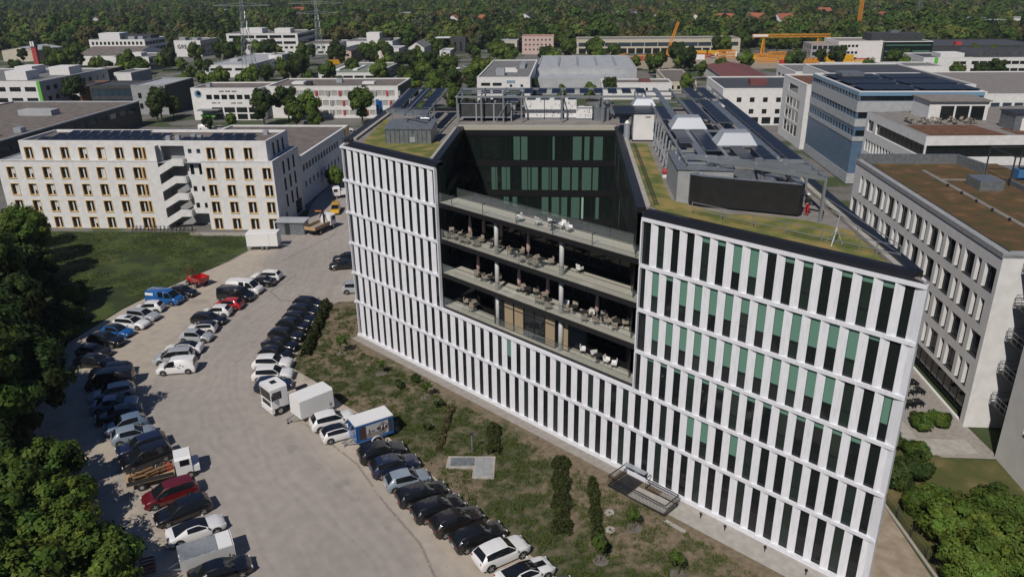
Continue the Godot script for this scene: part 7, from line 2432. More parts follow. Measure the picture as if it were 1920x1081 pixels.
	# ---- vehicles of the district, small in the distance
	var list := [[-88, -236, 95, "hatch", "silver"], [-93, -237, 95, "caddy", "white"], [-63, -240, 20, "suv", "white"], [-49, -231, 100, "wagon", "white"], [-52, -233, 95, "sedan", "black"], [-27.5, -300, 0, "suv", "darkblue"], [-22, -315, 0, "hatch", "darkred"], [-20.5, -303, 0, "sedan", "black"], [-23, -330, 0, "wagon", "silver"], [-28, -340, 0, "van", "white"], [-29, -352, 0, "wagon", "grey"], [-20, -352, 0, "hatch", "red"], [-19.5, -366, 0, "sedan", "white"], [-30, -392, 20, "wagon", "white"], [-26, -398, 20, "suv", "white"], [-22, -405, 30, "sedan", "silver"], [-18, -398, 40, "wagon", "white"], [-30, -410, 30, "van", "white"], [118, -447, 60, "van", "white"], [112, -440, 10, "wagon", "silver"], [59, -228, 80, "wagon", "black"], [60.5, -225, 80, "suv", "black"], [59, -222, 80, "sedan", "darkblue"]]
	var word := {"hatch": "hatchback", "suv": "off-roader", "wagon": "estate car", "sedan": "saloon", "van": "panel van", "caddy": "delivery van"}
	for e in list:
		var place: String = "on the street before the trading house" if e[1] > -250 and e[0] < 0 else ("on the back street behind the office" if e[0] < 0 else ("in the crane yard" if e[1] < -400 else "beside the cream solar-roofed office"))
		var pn: String = {"silver": "silver", "white": "white", "black": "black", "darkblue": "dark blue", "darkred": "dark red", "grey": "grey", "red": "red"}[e[4]]
		car(e[3], e[4], e[0], e[1], e[2], "%s %s %s" % [pn, word[e[3]], place], "%s %s %s" % [pn, word[e[3]], place], "", true)
	trucks()

func trucks():
	var o: Node3D
	var s: Shape
	# white tractor unit
	o = thing("truck_tractor", "white truck tractor with a roof hatch, nose to the driving lane", "truck", Vector3(-23.7, 0, -71.9), deg_to_rad(-47))
	part(rounded_body(1.2, 0.9, 3.35, 0.9, 2.75, 0.22), "cab", M.white_plastic, o)
	lbox(o, "windscreen", M.car_glass, Vector3(0, 2.35, 2.76), Vector3(2.1, 1.0, 0.06))
	for x in [-1, 1]:
		lbox(o, "side_window", M.car_glass, Vector3(x * 1.2, 2.35, 2.1), Vector3(0.05, 0.85, 0.95))
		lbox(o, "mirror", M.black_metal, Vector3(x * 1.42, 2.3, 2.72), Vector3(0.16, 0.6, 0.14))
		lbox(o, "headlight", M.headlight, Vector3(x * 0.85, 0.75, 2.84), Vector3(0.4, 0.2, 0.08))
	lbox(o, "roof_hatch", M.car_glass, Vector3(0, 3.36, 1.8), Vector3(0.7, 0.06, 0.6))
	lbox(o, "bumper", M.white_plastic, Vector3(0, 0.68, 2.68), Vector3(2.4, 0.6, 0.3))
	lbox(o, "grille", M.black_metal, Vector3(0, 1.35, 2.77), Vector3(1.7, 0.5, 0.04))
	lbox(o, "chassis", M.black_metal, Vector3(0, 0.85, -0.6), Vector3(0.9, 0.28, 4.4))
	lbox(o, "fifth_wheel", M.dark_metal, Vector3(0, 1.1, -1.6), Vector3(1.0, 0.15, 1.1))
	for x in [-1, 1]:
		lbox(o, "mudguard", M.black_metal, Vector3(x * 0.95, 1.08, -1.7), Vector3(0.5, 0.06, 1.4))
	wheel_pair(o, Vector3(0, 0.5, 1.9), 1.05, 0.5, 0.32)
	wheel_pair(o, Vector3(0, 0.5, -1.7), 0.95, 0.5, 0.55)
	# white box trailer
	o = thing("box_trailer", "white box trailer with rounded edges and a door in its front", "trailer", Vector3(-20.95, 0, -69.9), deg_to_rad(-47))
	part(rounded_body(1.1, 0.55, 2.75, -1.9, 1.95, 0.2), "box", M.white_plastic, o)
	lbox(o, "door", M.offwhite_wall, Vector3(-0.2, 1.55, 1.96), Vector3(0.75, 1.75, 0.03))
	lbox(o, "hatch", M.grey_wall, Vector3(1.11, 1.0, -1.5), Vector3(0.02, 0.4, 0.3))
	wheel_pair(o, Vector3(0, 0.33, -0.2), 1.08, 0.33)
	s = Shape.new()
	s.bar(Vector3(-0.5, 0.5, 1.9), Vector3(0, 0.45, 3.1), 0.1)
	s.bar(Vector3(0.5, 0.5, 1.9), Vector3(0, 0.45, 3.1), 0.1)
	part(s.mesh(), "drawbar", M.galvanised, o)
	s = Shape.new()
	s.tube(Vector3(0, 0.05, 2.9), Vector3(0, 0.6, 2.9), 0.05, 0.05, 8)
	s.tube(Vector3(-0.06, 0.1, 2.9), Vector3(0.06, 0.1, 2.9), 0.1, 0.1, 10)
	part(s.mesh(), "jockey_wheel", M.black_metal, o)
	# blue printed trailer
	o = thing("box_trailer", "blue trailer with a white roof and printed black and white side panel", "trailer", Vector3(-14.05, 0, -65.15), deg_to_rad(-58))
	part(rounded_body(1.05, 0.5, 2.45, -1.95, 1.95, 0.05), "box", M.paint_blue, o)
	lbox(o, "roof", M.white_plastic, Vector3(0, 2.48, 0), Vector3(2.14, 0.08, 3.96))
	var pp := Shape.new()
	pp.quad(Vector3(1.06, 0.8, -1.8), Vector3(1.06, 0.8, 1.6), Vector3(1.06, 2.2, 1.6), Vector3(1.06, 2.2, -1.8), Vector3(1, 0, 0))
	for p in pp.v:
		pp.uv.append(Vector2((1.6 - p.z) / 3.4, (2.2 - p.y) / 1.4))
	part(pp.mesh(), "printed_film", M.print_side, o)
	lbox(o, "corner_post", M.paint_blue, Vector3(1.06, 1.45, 1.9), Vector3(0.06, 1.9, 0.1))
	lbox(o, "front_hatch", M.paint_darkblue, Vector3(0.2, 1.7, 1.96), Vector3(0.8, 0.9, 0.03))
	wheel_pair(o, Vector3(0, 0.33, -0.1), 1.1, 0.33)
	for x in [-1, 1]:
		s = Shape.new()
		for k in 8:
			var a := PI * k / 8
			var b := PI * (k + 1) / 8
			s.bar(Vector3(x * 1.12, 0.33 + sin(a) * 0.45, -0.1 + cos(a) * 0.55), Vector3(x * 1.12, 0.33 + sin(b) * 0.45, -0.1 + cos(b) * 0.55), 0.26, 0.03)
		part(s.mesh(), "mudguard", M.steel_light, o)
	s = Shape.new()
	s.bar(Vector3(-0.5, 0.5, 1.9), Vector3(0, 0.45, 3.1), 0.1)
	s.bar(Vector3(0.5, 0.5, 1.9), Vector3(0, 0.45, 3.1), 0.1)
	s.tube(Vector3(0.1, 0.05, 2.9), Vector3(0.1, 0.6, 2.9), 0.05, 0.05, 8)
	part(s.mesh(), "drawbar", M.galvanised, o)
	# flatbed truck loaded with machine parts
	o = thing("flatbed_truck", "white flatbed truck loaded with brown timber, tools and a tipped machine", "truck", Vector3(-32.2, 0, -58.7), deg_to_rad(116))
	part(rounded_body(0.98, 0.55, 2.25, 1.35, 2.75, 0.2), "cab", M.white_plastic, o)
	lbox(o, "bonnet", M.white_plastic, Vector3(0, 0.85, 3.0), Vector3(1.8, 0.6, 0.7))
	lbox(o, "windscreen", M.car_glass, Vector3(0, 1.75, 2.77), Vector3(1.7, 0.7, 0.05))
	for x in [-1, 1]:
		lbox(o, "side_window", M.car_glass, Vector3(x * 0.985, 1.75, 2.15), Vector3(0.04, 0.6, 0.8))
		lbox(o, "headlight", M.headlight, Vector3(x * 0.65, 0.95, 3.36), Vector3(0.35, 0.2, 0.05))
		lbox(o, "drop_side", M.dark_metal, Vector3(x * 0.98, 0.95, -0.8), Vector3(0.05, 0.35, 3.9))
	lbox(o, "flatbed", M.wood, Vector3(0, 0.75, -0.8), Vector3(1.95, 0.12, 4.0))
	wheel_pair(o, Vector3(0, 0.36, 2.5), 0.9, 0.36)
	wheel_pair(o, Vector3(0, 0.36, -1.6), 0.9, 0.36, 0.4)
	for k in 7:
		lbox(o, "timber", M.rust_wood, Vector3(rng.randf_range(-0.6, 0.6), 0.9 + k * 0.09, rng.randf_range(-1.4, 0.0)), Vector3(0.25, 0.1, 2.2), Basis(Vector3.UP, rng.randf_range(-0.4, 0.4)))
	for k in 9:
		s = Shape.new()
		var p := Vector3(rng.randf_range(-0.8, 0.8), 0.95, rng.randf_range(-2.6, 0.8))
		s.bar(p, p + Vector3(rng.randf_range(-0.6, 0.6), rng.randf_range(0.4, 1.0), rng.randf_range(-0.8, 0.8)), 0.09)
		part(s.mesh(), "tool", M.dark_metal, o)
	lbox(o, "red_crate", M.crane_red, Vector3(0.1, 1.15, 0.75), Vector3(0.7, 0.5, 0.5), Basis(Vector3.UP, 0.4))
	s = Shape.new()
	s.tube(Vector3(-0.5, 1.0, -2.2), Vector3(-0.25, 1.0, -2.2), 0.4, 0.4, 14)
	part(s.mesh(), "loose_tyre", M.tyre, o)
	# grey tarpaulin trailer
	o = thing("tarpaulin_trailer", "low trailer with white boards and a sagging grey tarpaulin", "trailer", Vector3(-24.0, 0, -47.9), deg_to_rad(118))
	lbox(o, "side_board", M.steel_light, Vector3(-1.0, 1.0, 0), Vector3(0.06, 1.2, 3.9))
	lbox(o, "side_board", M.steel_light, Vector3(1.0, 1.0, 0), Vector3(0.06, 1.2, 3.9))
	lbox(o, "end_board", M.white_plastic, Vector3(0, 1.0, 1.95), Vector3(2.06, 1.2, 0.06))
	lbox(o, "end_board", M.white_plastic, Vector3(0, 1.0, -1.95), Vector3(2.06, 1.2, 0.06))
	lbox(o, "bed", M.dark_metal, Vector3(0, 0.5, 0), Vector3(1.95, 0.1, 3.85))
	lbox(o, "lid_panel", M.white_plastic, Vector3(0, 1.63, 1.35), Vector3(1.96, 0.06, 1.05))
	s = Shape.new()
	var nz := noise(77, 0.9, 3)
	for i in 14:
		for j in 10:
			var q := func(a, b):
				var x: float = -1.02 + 2.04 * b / 10.0
				var z: float = -2.0 + 2.8 * a / 14.0
				return Vector3(x, 1.62 - 0.22 * sin(PI * b / 10.0) * sin(PI * a / 14.0) + 0.07 * nz.get_noise_2d(x * 2.0, z * 2.0), z)
			s.quad(q.call(i, j), q.call(i + 1, j), q.call(i + 1, j + 1), q.call(i, j + 1), Vector3.UP)
	part(s.mesh(Vector3.ZERO, true), "tarpaulin", M.tarpaulin, o)
	wheel_pair(o, Vector3(0, 0.33, 0.1), 1.05, 0.33)
	s = Shape.new()
	s.bar(Vector3(-0.5, 0.5, -1.9), Vector3(0, 0.45, -3.2), 0.1)
	s.bar(Vector3(0.5, 0.5, -1.9), Vector3(0, 0.45, -3.2), 0.1)
	part(s.mesh(), "drawbar", M.galvanised, o)
	# white box trailer by the lawn
	o = thing("box_trailer", "long plain white box trailer parked at the lawn edge before the residence", "trailer", Vector3(-41.9, 0, -124.0), deg_to_rad(91))
	part(rounded_body(1.15, 0.6, 2.95, -2.6, 2.6, 0.04), "box", M.white_plastic, o)
	lbox(o, "door_seam", M.grey_wall, Vector3(-1.155, 1.8, 1.2), Vector3(0.01, 2.1, 0.04))
	lbox(o, "trim_rail", M.alu, Vector3(-1.16, 0.66, 0), Vector3(0.03, 0.1, 5.2))
	wheel_pair(o, Vector3(0, 0.33, -0.1), 0.95, 0.33)
	wheel_pair(o, Vector3(0, 0.33, 0.65), 0.95, 0.33)
	s = Shape.new()
	s.bar(Vector3(0, 0.55, 2.5), Vector3(0, 0.5, 4.2), 0.12)
	part(s.mesh(), "drawbar", M.galvanised, o)
	# tipper truck
	o = thing("tipper_truck", "white tipper truck with an empty sand-coloured tray at the street mouth", "truck", Vector3(-34.3, 0, -132.8), deg_to_rad(156))
	part(rounded_body(1.1, 0.8, 2.7, 1.6, 3.1, 0.18), "cab", M.white_plastic, o)
	lbox(o, "windscreen", M.car_glass, Vector3(0, 2.0, 3.12), Vector3(1.9, 0.8, 0.05))
	for x in [-1, 1]:
		lbox(o, "side_window", M.car_glass, Vector3(x * 1.105, 2.0, 2.5), Vector3(0.04, 0.7, 0.8))
		lbox(o, "tray_side", M.wood, Vector3(x * 1.15, 1.45, -0.9), Vector3(0.07, 0.6, 4.4))
	lbox(o, "tray_floor", M.paving, Vector3(0, 1.15, -0.9), Vector3(2.3, 0.1, 4.4))
	lbox(o, "tailgate", M.wood, Vector3(0, 1.45, -3.1), Vector3(2.3, 0.6, 0.07))
	lbox(o, "chassis", M.black_metal, Vector3(0, 0.8, 0), Vector3(0.9, 0.3, 5.8))
	s = Shape.new()
	s.bar(Vector3(0.2, 1.2, 1.35), Vector3(0.2, 3.4, 1.35), 0.22)
	s.bar(Vector3(0.2, 3.4, 1.35), Vector3(-0.5, 2.9, -0.6), 0.16)
	part(s.mesh(), "loader_crane", M.black_metal, o)
	wheel_pair(o, Vector3(0, 0.45, 2.3), 0.95, 0.45)
	wheel_pair(o, Vector3(0, 0.45, -1.7), 0.95, 0.45, 0.5)
	# white pickup in the side street
	o = thing("service_truck", "white service truck with an open rack body in the side street", "truck", Vector3(-34.8, 0, -156.5), deg_to_rad(-70))
	part(rounded_body(1.0, 0.6, 2.3, 0.9, 2.4, 0.2), "cab", M.white_plastic, o)
	lbox(o, "windscreen", M.car_glass, Vector3(0, 1.75, 2.42), Vector3(1.7, 0.7, 0.05))
	for x in [-1, 1]:
		lbox(o, "side_window", M.car_glass, Vector3(x * 1.005, 1.75, 1.8), Vector3(0.04, 0.6, 0.8))
		lbox(o, "rack_side", M.white_plastic, Vector3(x * 1.0, 1.2, -0.9), Vector3(0.06, 0.9, 3.4))
	lbox(o, "bed", M.grey_wall, Vector3(0, 0.8, -0.9), Vector3(2.0, 0.1, 3.4))
	wheel_pair(o, Vector3(0, 0.36, 1.7), 0.9, 0.36)
	wheel_pair(o, Vector3(0, 0.36, -1.5), 0.9, 0.36)
	# red compact dumper
	o = thing("compact_dumper", "small red dumper machine with a raised skip at the lawn edge", "machine", Vector3(-47.2, 0, -107.2), deg_to_rad(60))
	s = Shape.new()
	for e in [[Vector2(-0.8, -0.2), Vector2(0.8, -0.2)]]:
		s.quad(Vector3(-0.7, 0.7, 0.4), Vector3(0.7, 0.7, 0.4), Vector3(1.0, 1.6, 0.1), Vector3(-1.0, 1.6, 0.1), Vector3(0, 0, -1))
		s.quad(Vector3(-0.7, 0.7, 0.4), Vector3(0.7, 0.7, 0.4), Vector3(0.8, 0.8, 1.9), Vector3(-0.8, 0.8, 1.9), Vector3(0, -1, 0))
		s.quad(Vector3(-0.7, 0.7, 0.4), Vector3(-1.0, 1.6, 0.1), Vector3(-1.0, 1.5, 2.0), Vector3(-0.8, 0.8, 1.9), Vector3(-1, 0, 0))
		s.quad(Vector3(0.7, 0.7, 0.4), Vector3(1.0, 1.6, 0.1), Vector3(1.0, 1.5, 2.0), Vector3(0.8, 0.8, 1.9), Vector3(1, 0, 0))
		s.quad(Vector3(-0.8, 0.8, 1.9), Vector3(0.8, 0.8, 1.9), Vector3(1.0, 1.5, 2.0), Vector3(-1.0, 1.5, 2.0), Vector3(0, 0, 1))
	part(s.mesh(), "skip", M.paint_red, o)
	lbox(o, "engine_cover", M.paint_red, Vector3(0, 0.85, -0.7), Vector3(1.1, 0.7, 1.3))
	lbox(o, "seat", M.black_metal, Vector3(0, 1.3, -0.4), Vector3(0.5, 0.2, 0.5))
	s = Shape.new()
	s.bar(Vector3(-0.5, 1.2, -1.1), Vector3(-0.5, 2.3, -1.0), 0.08)
	s.bar(Vector3(0.5, 1.2, -1.1), Vector3(0.5, 2.3, -1.0), 0.08)
	s.bar(Vector3(-0.5, 2.3, -1.0), Vector3(0.5, 2.3, -1.0), 0.08)
	part(s.mesh(), "roll_bar", M.crane_red, o)
	wheel_pair(o, Vector3(0, 0.4, 1.0), 0.85, 0.4, 0.3)
	wheel_pair(o, Vector3(0, 0.4, -0.9), 0.7, 0.4, 0.3)

# ---------------------------------------------------------------- a body as one continuous surface (smooth union of tapered capsules, surface nets)
func body_mesh(bones: Array, cell: float, colour: Callable) -> ArrayMesh:
	var lo := Vector3.ONE * 1e9
	var hi := -lo
	for b in bones:
		for p in [b[0], b[1]]:
			lo = lo.min(p - Vector3.ONE * 0.25)
			hi = hi.max(p + Vector3.ONE * 0.25)
	var n := Vector3i(((hi - lo) / cell).ceil()) + Vector3i.ONE
	var f := PackedFloat32Array()
	f.resize(n.x * n.y * n.z)
	for z in n.z:
		for y in n.y:
			for x in n.x:
				var p := lo + Vector3(x, y, z) * cell
				var d := 1e9
				for b in bones:
					var ab: Vector3 = b[1] - b[0]
					var t := clampf((p - b[0]).dot(ab) / maxf(ab.length_squared(), 1e-6), 0, 1)
					var e: float = p.distance_to(b[0] + ab * t) - lerpf(b[2], b[3], t)
					var h := clampf(0.5 + 0.5 * (d - e) / 0.035, 0, 1)
					d = lerpf(d, e, h) - 0.035 * h * (1 - h)
				f[(z * n.y + y) * n.x + x] = d
	var at := {}
	var s := Shape.new()
	var idx := func(x, y, z): return (z * n.y + y) * n.x + x
	for z in n.z - 1:
		for y in n.y - 1:
			for x in n.x - 1:
				var sum := Vector3.ZERO
				var k := 0
				for e in [[0, 0, 0, 1, 0, 0], [0, 1, 0, 1, 1, 0], [0, 0, 1, 1, 0, 1], [0, 1, 1, 1, 1, 1], [0, 0, 0, 0, 1, 0], [1, 0, 0, 1, 1, 0], [0, 0, 1, 0, 1, 1], [1, 0, 1, 1, 1, 1], [0, 0, 0, 0, 0, 1], [1, 0, 0, 1, 0, 1], [0, 1, 0, 0, 1, 1], [1, 1, 0, 1, 1, 1]]:
					var a: float = f[idx.call(x + e[0], y + e[1], z + e[2])]
					var b: float = f[idx.call(x + e[3], y + e[4], z + e[5])]
					if (a < 0) != (b < 0):
						sum += Vector3(x + e[0], y + e[1], z + e[2]).lerp(Vector3(x + e[3], y + e[4], z + e[5]), a / (a - b))
						k += 1
				if k:
					at[Vector3i(x, y, z)] = lo + sum / k * cell
	for c in at:
		var a: float = f[idx.call(c.x, c.y, c.z)]
		for ax in 3:
			var d := Vector3i.ZERO
			d[ax] = 1
			var b: float = f[idx.call(c.x + d.x, c.y + d.y, c.z + d.z)]
			if (a < 0) == (b < 0):
				continue
			var u := Vector3i.ZERO
			u[(ax + 1) % 3] = 1
			var w := Vector3i.ZERO
			w[(ax + 2) % 3] = 1
			if at.has(c - u) and at.has(c - w) and at.has(c - u - w):
				s.quad(at[c], at[c - u], at[c - u - w], at[c - w], Vector3(d) * (1 if a < 0 else -1))
				for i in 6:
					s.c.append(colour.call(s.v[s.v.size() - 6 + i]))
	return s.mesh(Vector3.ZERO, true)

func worker():
	var o := thing("person", "person in red trousers, dark jacket and white helmet standing on the office roof", "person", site(18.75, 60.3, 24.3), deg_to_rad(-60))
	var V := func(x, y, z): return Vector3(x, y, z)
	var bones := [
		[V.call(-0.09, 0.92, 0), V.call(-0.11, 0.50, 0.02), 0.095, 0.07], [V.call(-0.11, 0.50, 0.02), V.call(-0.12, 0.10, -0.02), 0.068, 0.05], [V.call(-0.12, 0.06, -0.03), V.call(-0.14, 0.045, 0.15), 0.048, 0.04],
		[V.call(0.09, 0.92, 0), V.call(0.12, 0.50, 0.05), 0.095, 0.07], [V.call(0.12, 0.50, 0.05), V.call(0.13, 0.10, 0.02), 0.068, 0.05], [V.call(0.13, 0.06, 0.01), V.call(0.16, 0.045, 0.19), 0.048, 0.04],
		[V.call(-0.06, 0.95, 0), V.call(0.06, 0.95, 0), 0.13, 0.13], [V.call(0, 0.98, 0), V.call(0, 1.30, 0.02), 0.135, 0.16], [V.call(-0.13, 1.38, 0.0), V.call(0.13, 1.38, 0.0), 0.085, 0.085], [V.call(0, 1.40, 0), V.call(0, 1.54, 0.02), 0.06, 0.055],
		[V.call(-0.19, 1.38, 0), V.call(-0.27, 1.12, 0.03), 0.06, 0.048], [V.call(-0.27, 1.12, 0.03), V.call(-0.18, 0.98, 0.24), 0.045, 0.036],
		[V.call(0.19, 1.38, 0), V.call(0.27, 1.12, 0.02), 0.06, 0.048], [V.call(0.27, 1.12, 0.02), V.call(0.20, 1.02, 0.25), 0.045, 0.036],
		[V.call(0, 1.60, 0.03), V.call(0, 1.68, 0.02), 0.078, 0.095], [V.call(0, 1.61, 0.11), V.call(0, 1.64, 0.115), 0.018, 0.014], [V.call(-0.09, 1.63, 0.02), V.call(-0.09, 1.66, 0.02), 0.018, 0.018], [V.call(0.09, 1.63, 0.02), V.call(0.09, 1.66, 0.02), 0.018, 0.018]]
	for sg in [-1, 1]:
		var w := Vector3(sg * 0.185, 1.0, 0.25)
		bones.append([w, w + Vector3(-sg * 0.01, 0.0, 0.08), 0.036, 0.034])
		for k in 4:
			var r0 := w + Vector3((k - 1.5) * 0.021, 0, 0.09)
			bones.append([r0, r0 + Vector3(0, -0.012, 0.045 - absf(k - 1.4) * 0.008), 0.0095, 0.009])
			bones.append([r0 + Vector3(0, -0.012, 0.045), r0 + Vector3(0, -0.04, 0.06), 0.009, 0.008])
		bones.append([w + Vector3(-sg * 0.03, 0, 0.03), w + Vector3(-sg * 0.065, -0.01, 0.075), 0.011, 0.009])
	var m := plain("person_cloth", 1, 1, 1, 0.85)
	m.vertex_color_use_as_albedo = true
	part(body_mesh(bones, 0.024, func(p: Vector3):
		if p.y < 0.09:
			return Color(0.02, 0.02, 0.02)
		if p.y < 0.97:
			return Color(0.42, 0.015, 0.02) if not (p.z > 0.22) else Color(0.45, 0.28, 0.2)
		if p.y > 1.52 or p.z > 0.22:
			return Color(0.45, 0.28, 0.2)
		return Color(0.02, 0.02, 0.026)), "body", m, o)
	var s := Shape.new()
	for k in 5:
		var a := k * PI / 10
		var b := (k + 1) * PI / 10
		s.tube(Vector3(0, 1.69 + sin(a) * 0.12, 0.02), Vector3(0, 1.69 + sin(b) * 0.12, 0.02), cos(a) * 0.125, maxf(0.01, cos(b) * 0.125), 12, k == 4)
	s.tube(Vector3(0, 1.685, 0.035), Vector3(0, 1.70, 0.035), 0.15, 0.14, 12)
	part(s.mesh(), "helmet", M.white_plastic, o)

func small_things():
	worker()
	var o: Node3D
	var s: Shape
	# L-shaped shaft cover in the bed
	o = thing("shaft_cover", "L-shaped metal shaft cover with a pale concrete rim in the bed", "shaft cover", Vector3(-4, 0, -60))
	var rim := v2([[-6.25, -61.7], [-1.75, -61.55], [-1.85, -58.1], [-3.85, -58.2], [-3.8, -59.7], [-6.35, -59.8]])
	s = Shape.new()
	s.prism(rim, -0.02, 0.10)
	put(s, "concrete_rim", M.concrete, o)
	var cols := 0
	for e in [[-5.95, -4.85, -61.35, -60.1], [-4.82, -3.72, -61.35, -60.1], [-3.55, -2.85, -61.3, -60.0], [-2.82, -2.12, -61.3, -60.0], [-3.55, -2.85, -59.97, -58.45], [-2.82, -2.12, -59.97, -58.45]]:
		s = Shape.new()
		s.box(Vector3((e[0] + e[1]) / 2, 0.11, (e[2] + e[3]) / 2), Vector3(e[1] - e[0], 0.05, e[3] - e[2]))
		put(s, "grating_plate", M.zinc if cols < 2 else M.grating_dark if M.has("grating_dark") else M.grey_wall, o)
		cols += 1
	o = thing("sign_post", "thin green sign post with a small dark plate behind the shaft cover", "sign", Vector3(-4.0, 0, -62.3))
	s = Shape.new()
	s.tube(Vector3(-4.0, 0, -62.3), Vector3(-4.0, 2.3, -62.3), 0.05, 0.045, 8)
	put(s, "post", M.galvanised, o)
	s = Shape.new()
	s.box(Vector3(-4.0, 2.15, -62.25), Vector3(0.38, 0.32, 0.05))
	put(s, "plate", M.dark_metal, o)
	for e in [[8.0, -53.2], [7.8, -51.0]]:
		o = thing("manhole_disc", "pale round concrete manhole lid in the bed", "manhole", Vector3(e[0], 0, e[1]), 0.0, "manhole lids")
		s = Shape.new()
		s.tube(Vector3(0, -0.02, 0), Vector3(0, 0.07, 0), 0.42, 0.40, 18)
		part(s.mesh(), "lid", M.concrete, o)
		s = Shape.new()
		s.tube(Vector3(0, 0.07, 0), Vector3(0, 0.085, 0), 0.1, 0.09, 10)
		part(s.mesh(), "grip", M.dark_metal, o)
	# sunken stair cage at the facade foot
	o = thing("stair_cage", "dark steel railing cage over a sunken basement stair at the facade foot", "railing", fp(45, 0, -1.2))
	s = Shape.new()
	for e in [[42.4, -0.15, 42.4, -2.9], [42.4, -2.9, 48.4, -2.9], [48.4, -2.9, 48.4, -0.9], [48.4, -0.9, 45.0, -0.9], [45.0, -0.9, 45.0, -0.15]]:
		var a := fp(e[0], 0, e[1])
		var b := fp(e[2], 0, e[3])
		for y in [0.15, 1.15]:
			s.bar(a + Vector3.UP * y, b + Vector3.UP * y, 0.07)
	put(s, "rail", M.black_metal, o)
	s = Shape.new()
	for e in [[42.4, -0.15, 42.4, -2.9], [42.4, -2.9, 48.4, -2.9], [48.4, -2.9, 48.4, -0.9], [48.4, -0.9, 45.0, -0.9]]:
		var a := fp(e[0], 0, e[1])
		var b := fp(e[2], 0, e[3])
		var n := int((b - a).length() / 0.14)
		for k in n + 1:
			var p := a.lerp(b, float(k) / n)
			s.bar(p + Vector3.UP * 0.15, p + Vector3.UP * 1.15, 0.022)
	put(s, "bars", M.black_metal, o)
	for k in 9:
		s = Shape.new()
		var c := fp(48.0 - k * 0.42, 0.0, -1.9)
		s.box(c + Vector3.UP * (0.20 - k * 0.02), Vector3(0.4, 0.04, 1.7), frame_basis(FT, FN))
		put(s, "tread", M.concrete, o)
	s = Shape.new()
	s.box(fp(43.4, 0.02, -1.5), Vector3(1.8, 0.06, 2.5), frame_basis(FT, FN))
	put(s, "landing", M.black_sheet, o)
	s = Shape.new()
	s.box(fp(43.6, 1.25, -0.45), Vector3(2.2, 0.05, 0.55), frame_basis(FT, FN))
	put(s, "grille", M.alu, o)
	# path lights
	for e in [[15.5, -52.4], [17.1, -50.8], [19.6, -48.3], [21.9, -45.7]]:
		o = thing("path_light", "short black bollard light on the concrete path at the facade", "bollard", Vector3(e[0], 0, e[1]), 0.0, "path lights")
		s = Shape.new()
		s.tube(Vector3.ZERO, Vector3(0, 0.42, 0), 0.05, 0.05, 8)
		part(s.mesh(), "post", M.black_metal, o)
		s = Shape.new()
		s.tube(Vector3(0, 0.42, 0), Vector3(0, 0.5, 0), 0.13, 0.1, 10)
		part(s.mesh(), "cap", M.black_metal, o)
	o = thing("concrete_slab", "loose concrete edging slab beside the stair cage", "slab", Vector3(13.2, 0, -51.3), 0.75)
	s = Shape.new()
	s.box(Vector3(0, 0.05, 0), Vector3(0.35, 0.1, 2.0))
	part(s.mesh(), "slab", M.concrete, o)
	# white bars left on the side lawn
	for k in 5:
		o = thing("plastic_pipe", "white plastic pipe lying on the side lawn", "pipe", Vector3(38.4 + k * 0.22, 0.05, -47.6 + (k % 2) * 0.4), 0.25 + 0.06 * k, "pipes on the side lawn")
		s = Shape.new()
		s.tube(Vector3(0, 0, -1.4), Vector3(0, 0, 1.4), 0.06, 0.06, 8)
		part(s.mesh(), "pipe", M.white_plastic, o)
	# paved court furniture
	var proto: Node3D = null
	for e in [[40.3, -69.4], [41.2, -69.6], [42.1, -69.8], [40.6, -71.8], [41.6, -72.0], [43.4, -72.2], [43.6, -74.0], [42.6, -77.5], [43.6, -78.0], [42.4, -80.0]]:
		if proto == null:
			proto = thing("court_table", "black square table with benches in the paved court", "table", Vector3(e[0], 0, e[1]), 0.1, "court tables")
			lbox(proto, "table_top", M.black_metal, Vector3(0, 0.74, 0), Vector3(0.75, 0.05, 0.75))
			for x in [-1, 1]:
				lbox(proto, "bench", M.black_metal, Vector3(x * 0.62, 0.44, 0), Vector3(0.3, 0.06, 0.75))
				for z in [-1, 1]:
					lbox(proto, "leg", M.black_metal, Vector3(x * 0.32, 0.36, z * 0.32), Vector3(0.05, 0.72, 0.05))
					lbox(proto, "leg", M.black_metal, Vector3(x * 0.62, 0.2, z * 0.3), Vector3(0.05, 0.42, 0.05))
		else:
			dup(proto, "court_table", Vector3(e[0], 0, e[1]), 0.1, "black square table with benches in the paved court", "court tables")
	o = thing("court_path", "pale concrete slab path across the side garden", "path", Vector3(40, 0, -63))
	for e in [[40.2, -62.3, 2.6, 2.6], [42.6, -62.3, 2.2, 2.4], [38.6, -65.6, 1.4, 3.4]]:
		s = Shape.new()
		s.box(Vector3(e[0], 0.01, e[1]), Vector3(e[2], 0.06, e[3]))
		put(s, "slab", M.concrete, o)
	# wire fence on the kerb
	o = thing("wire_fence", "low dark wire fence between the dirt path and the shrubs", "fence", Vector3(31.5, 0, -50))
	for k in 11:
		s = Shape.new()
		s.bar(Vector3(31.7, 0.1, -40.0 - k * 2.4), Vector3(31.7, 1.2, -40.0 - k * 2.4), 0.06)
		put(s, "post", M.dark_metal, o)
	s = Shape.new()
	for y in [0.3, 0.7, 1.15]:
		s.bar(Vector3(31.7, y, -40.0), Vector3(31.7, y, -64.0), 0.02)
	for k in 120:
		s.bar(Vector3(31.7, 0.2, -40.0 - k * 0.2), Vector3(31.7, 1.15, -40.0 - k * 0.2), 0.008)
	put(s, "mesh_wires", M.dark_metal, o)
	# bicycles before the residence
	var bike: Node3D = null
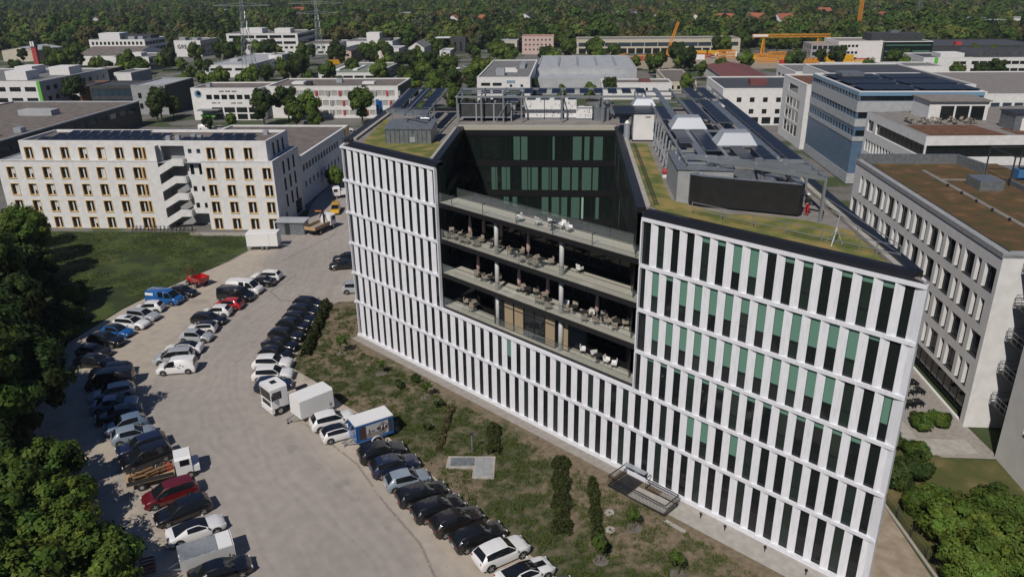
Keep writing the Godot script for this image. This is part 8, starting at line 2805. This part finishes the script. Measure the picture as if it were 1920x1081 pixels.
	for k in 16:
		var at := site(-79.5 + k * 0.75, 128.9, 0.0)
		if bike == null:
			bike = thing("bicycle", "dark bicycle in the stand before the residence staircase", "bicycle", at, 0.2, "bicycles before the residence")
			for z in [-0.5, 0.5]:
				s = Shape.new()
				for q in 14:
					var a := TAU * q / 14
					var b := TAU * (q + 1) / 14
					s.bar(Vector3(0, 0.34 + sin(a) * 0.33, z + cos(a) * 0.33), Vector3(0, 0.34 + sin(b) * 0.33, z + cos(b) * 0.33), 0.05)
				part(s.mesh(), "wheel", M.tyre, bike)
			s = Shape.new()
			for e in [[0, 0.34, -0.5, 0, 0.78, -0.15], [0, 0.78, -0.15, 0, 0.80, 0.36], [0, 0.34, 0.5, 0, 0.98, 0.32], [0, 0.34, 0.0, 0, 0.9, -0.2], [0, 0.34, 0.0, 0, 0.75, 0.36], [0, 0.34, -0.5, 0, 0.34, 0.0]]:
				s.bar(Vector3(e[0], e[1], e[2]), Vector3(e[3], e[4], e[5]), 0.035)
			part(s.mesh(), "frame", M.dark_metal, bike)
			lbox(bike, "saddle", M.tyre, Vector3(0, 0.93, -0.2), Vector3(0.14, 0.06, 0.26))
			lbox(bike, "handlebar", M.dark_metal, Vector3(0, 1.0, 0.34), Vector3(0.55, 0.04, 0.04))
		else:
			dup(bike, "bicycle", at, 0.2 + rng.randf_range(-0.2, 0.2), "dark bicycle in the stand before the residence staircase", "bicycles before the residence")
	# metal shelter beside the residence
	o = thing("bin_shelter", "grey metal bin shelter with mesh doors beside the residence end", "shelter", site(-49.5, 128.6))
	s = Shape.new()
	for e in [[-51.8, 127.6, -47.0, 127.6], [-47.0, 127.6, -47.0, 130.2], [-51.8, 130.2, -47.0, 130.2], [-51.8, 127.6, -51.8, 130.2]]:
		s.bar(site(e[0], e[1], 1.15), site(e[2], e[3], 1.15), 0.1, 2.3)
	put(s, "wall", M.zinc, o)
	s = Shape.new()
	site_box(s, -52.1, -46.7, 127.3, 130.5, 2.3, 2.45)
	put(s, "roof", M.pale_roof, o)
	s = Shape.new()
	site_box(s, -50.4, -49.6, 127.4, 127.54, 0.1, 2.1)
	put(s, "door", M.dark_metal, o)
	o = thing("street_barrier", "small orange striped barrier in the side street shade", "barrier", site(-48.2, 139.5))
	s = Shape.new()
	s.bar(site(-48.8, 139.5, 0.0), site(-48.8, 139.5, 1.1), 0.07)
	s.bar(site(-47.6, 139.5, 0.0), site(-47.6, 139.5, 1.1), 0.07)
	put(s, "post", M.dark_metal, o)
	s = Shape.new()
	s.bar(site(-48.9, 139.5, 0.95), site(-47.5, 139.5, 0.95), 0.05, 0.2)
	put(s, "board", M.crane_orange, o)
	o = thing("wooden_crate", "small dark red slatted crate beneath the near belt trees", "crate", Vector3(-28.3, 0, -47.0), 0.4)
	for x in [-0.5, 0.5]:
		for y in [0.2, 0.5, 0.8]:
			lbox(o, "slat", M.maroon_roof, Vector3(x, y, 0), Vector3(0.06, 0.14, 1.0))
	for z in [-0.5, 0.5]:
		for y in [0.2, 0.5, 0.8]:
			lbox(o, "slat", M.maroon_roof, Vector3(0, y, z), Vector3(1.0, 0.14, 0.06))
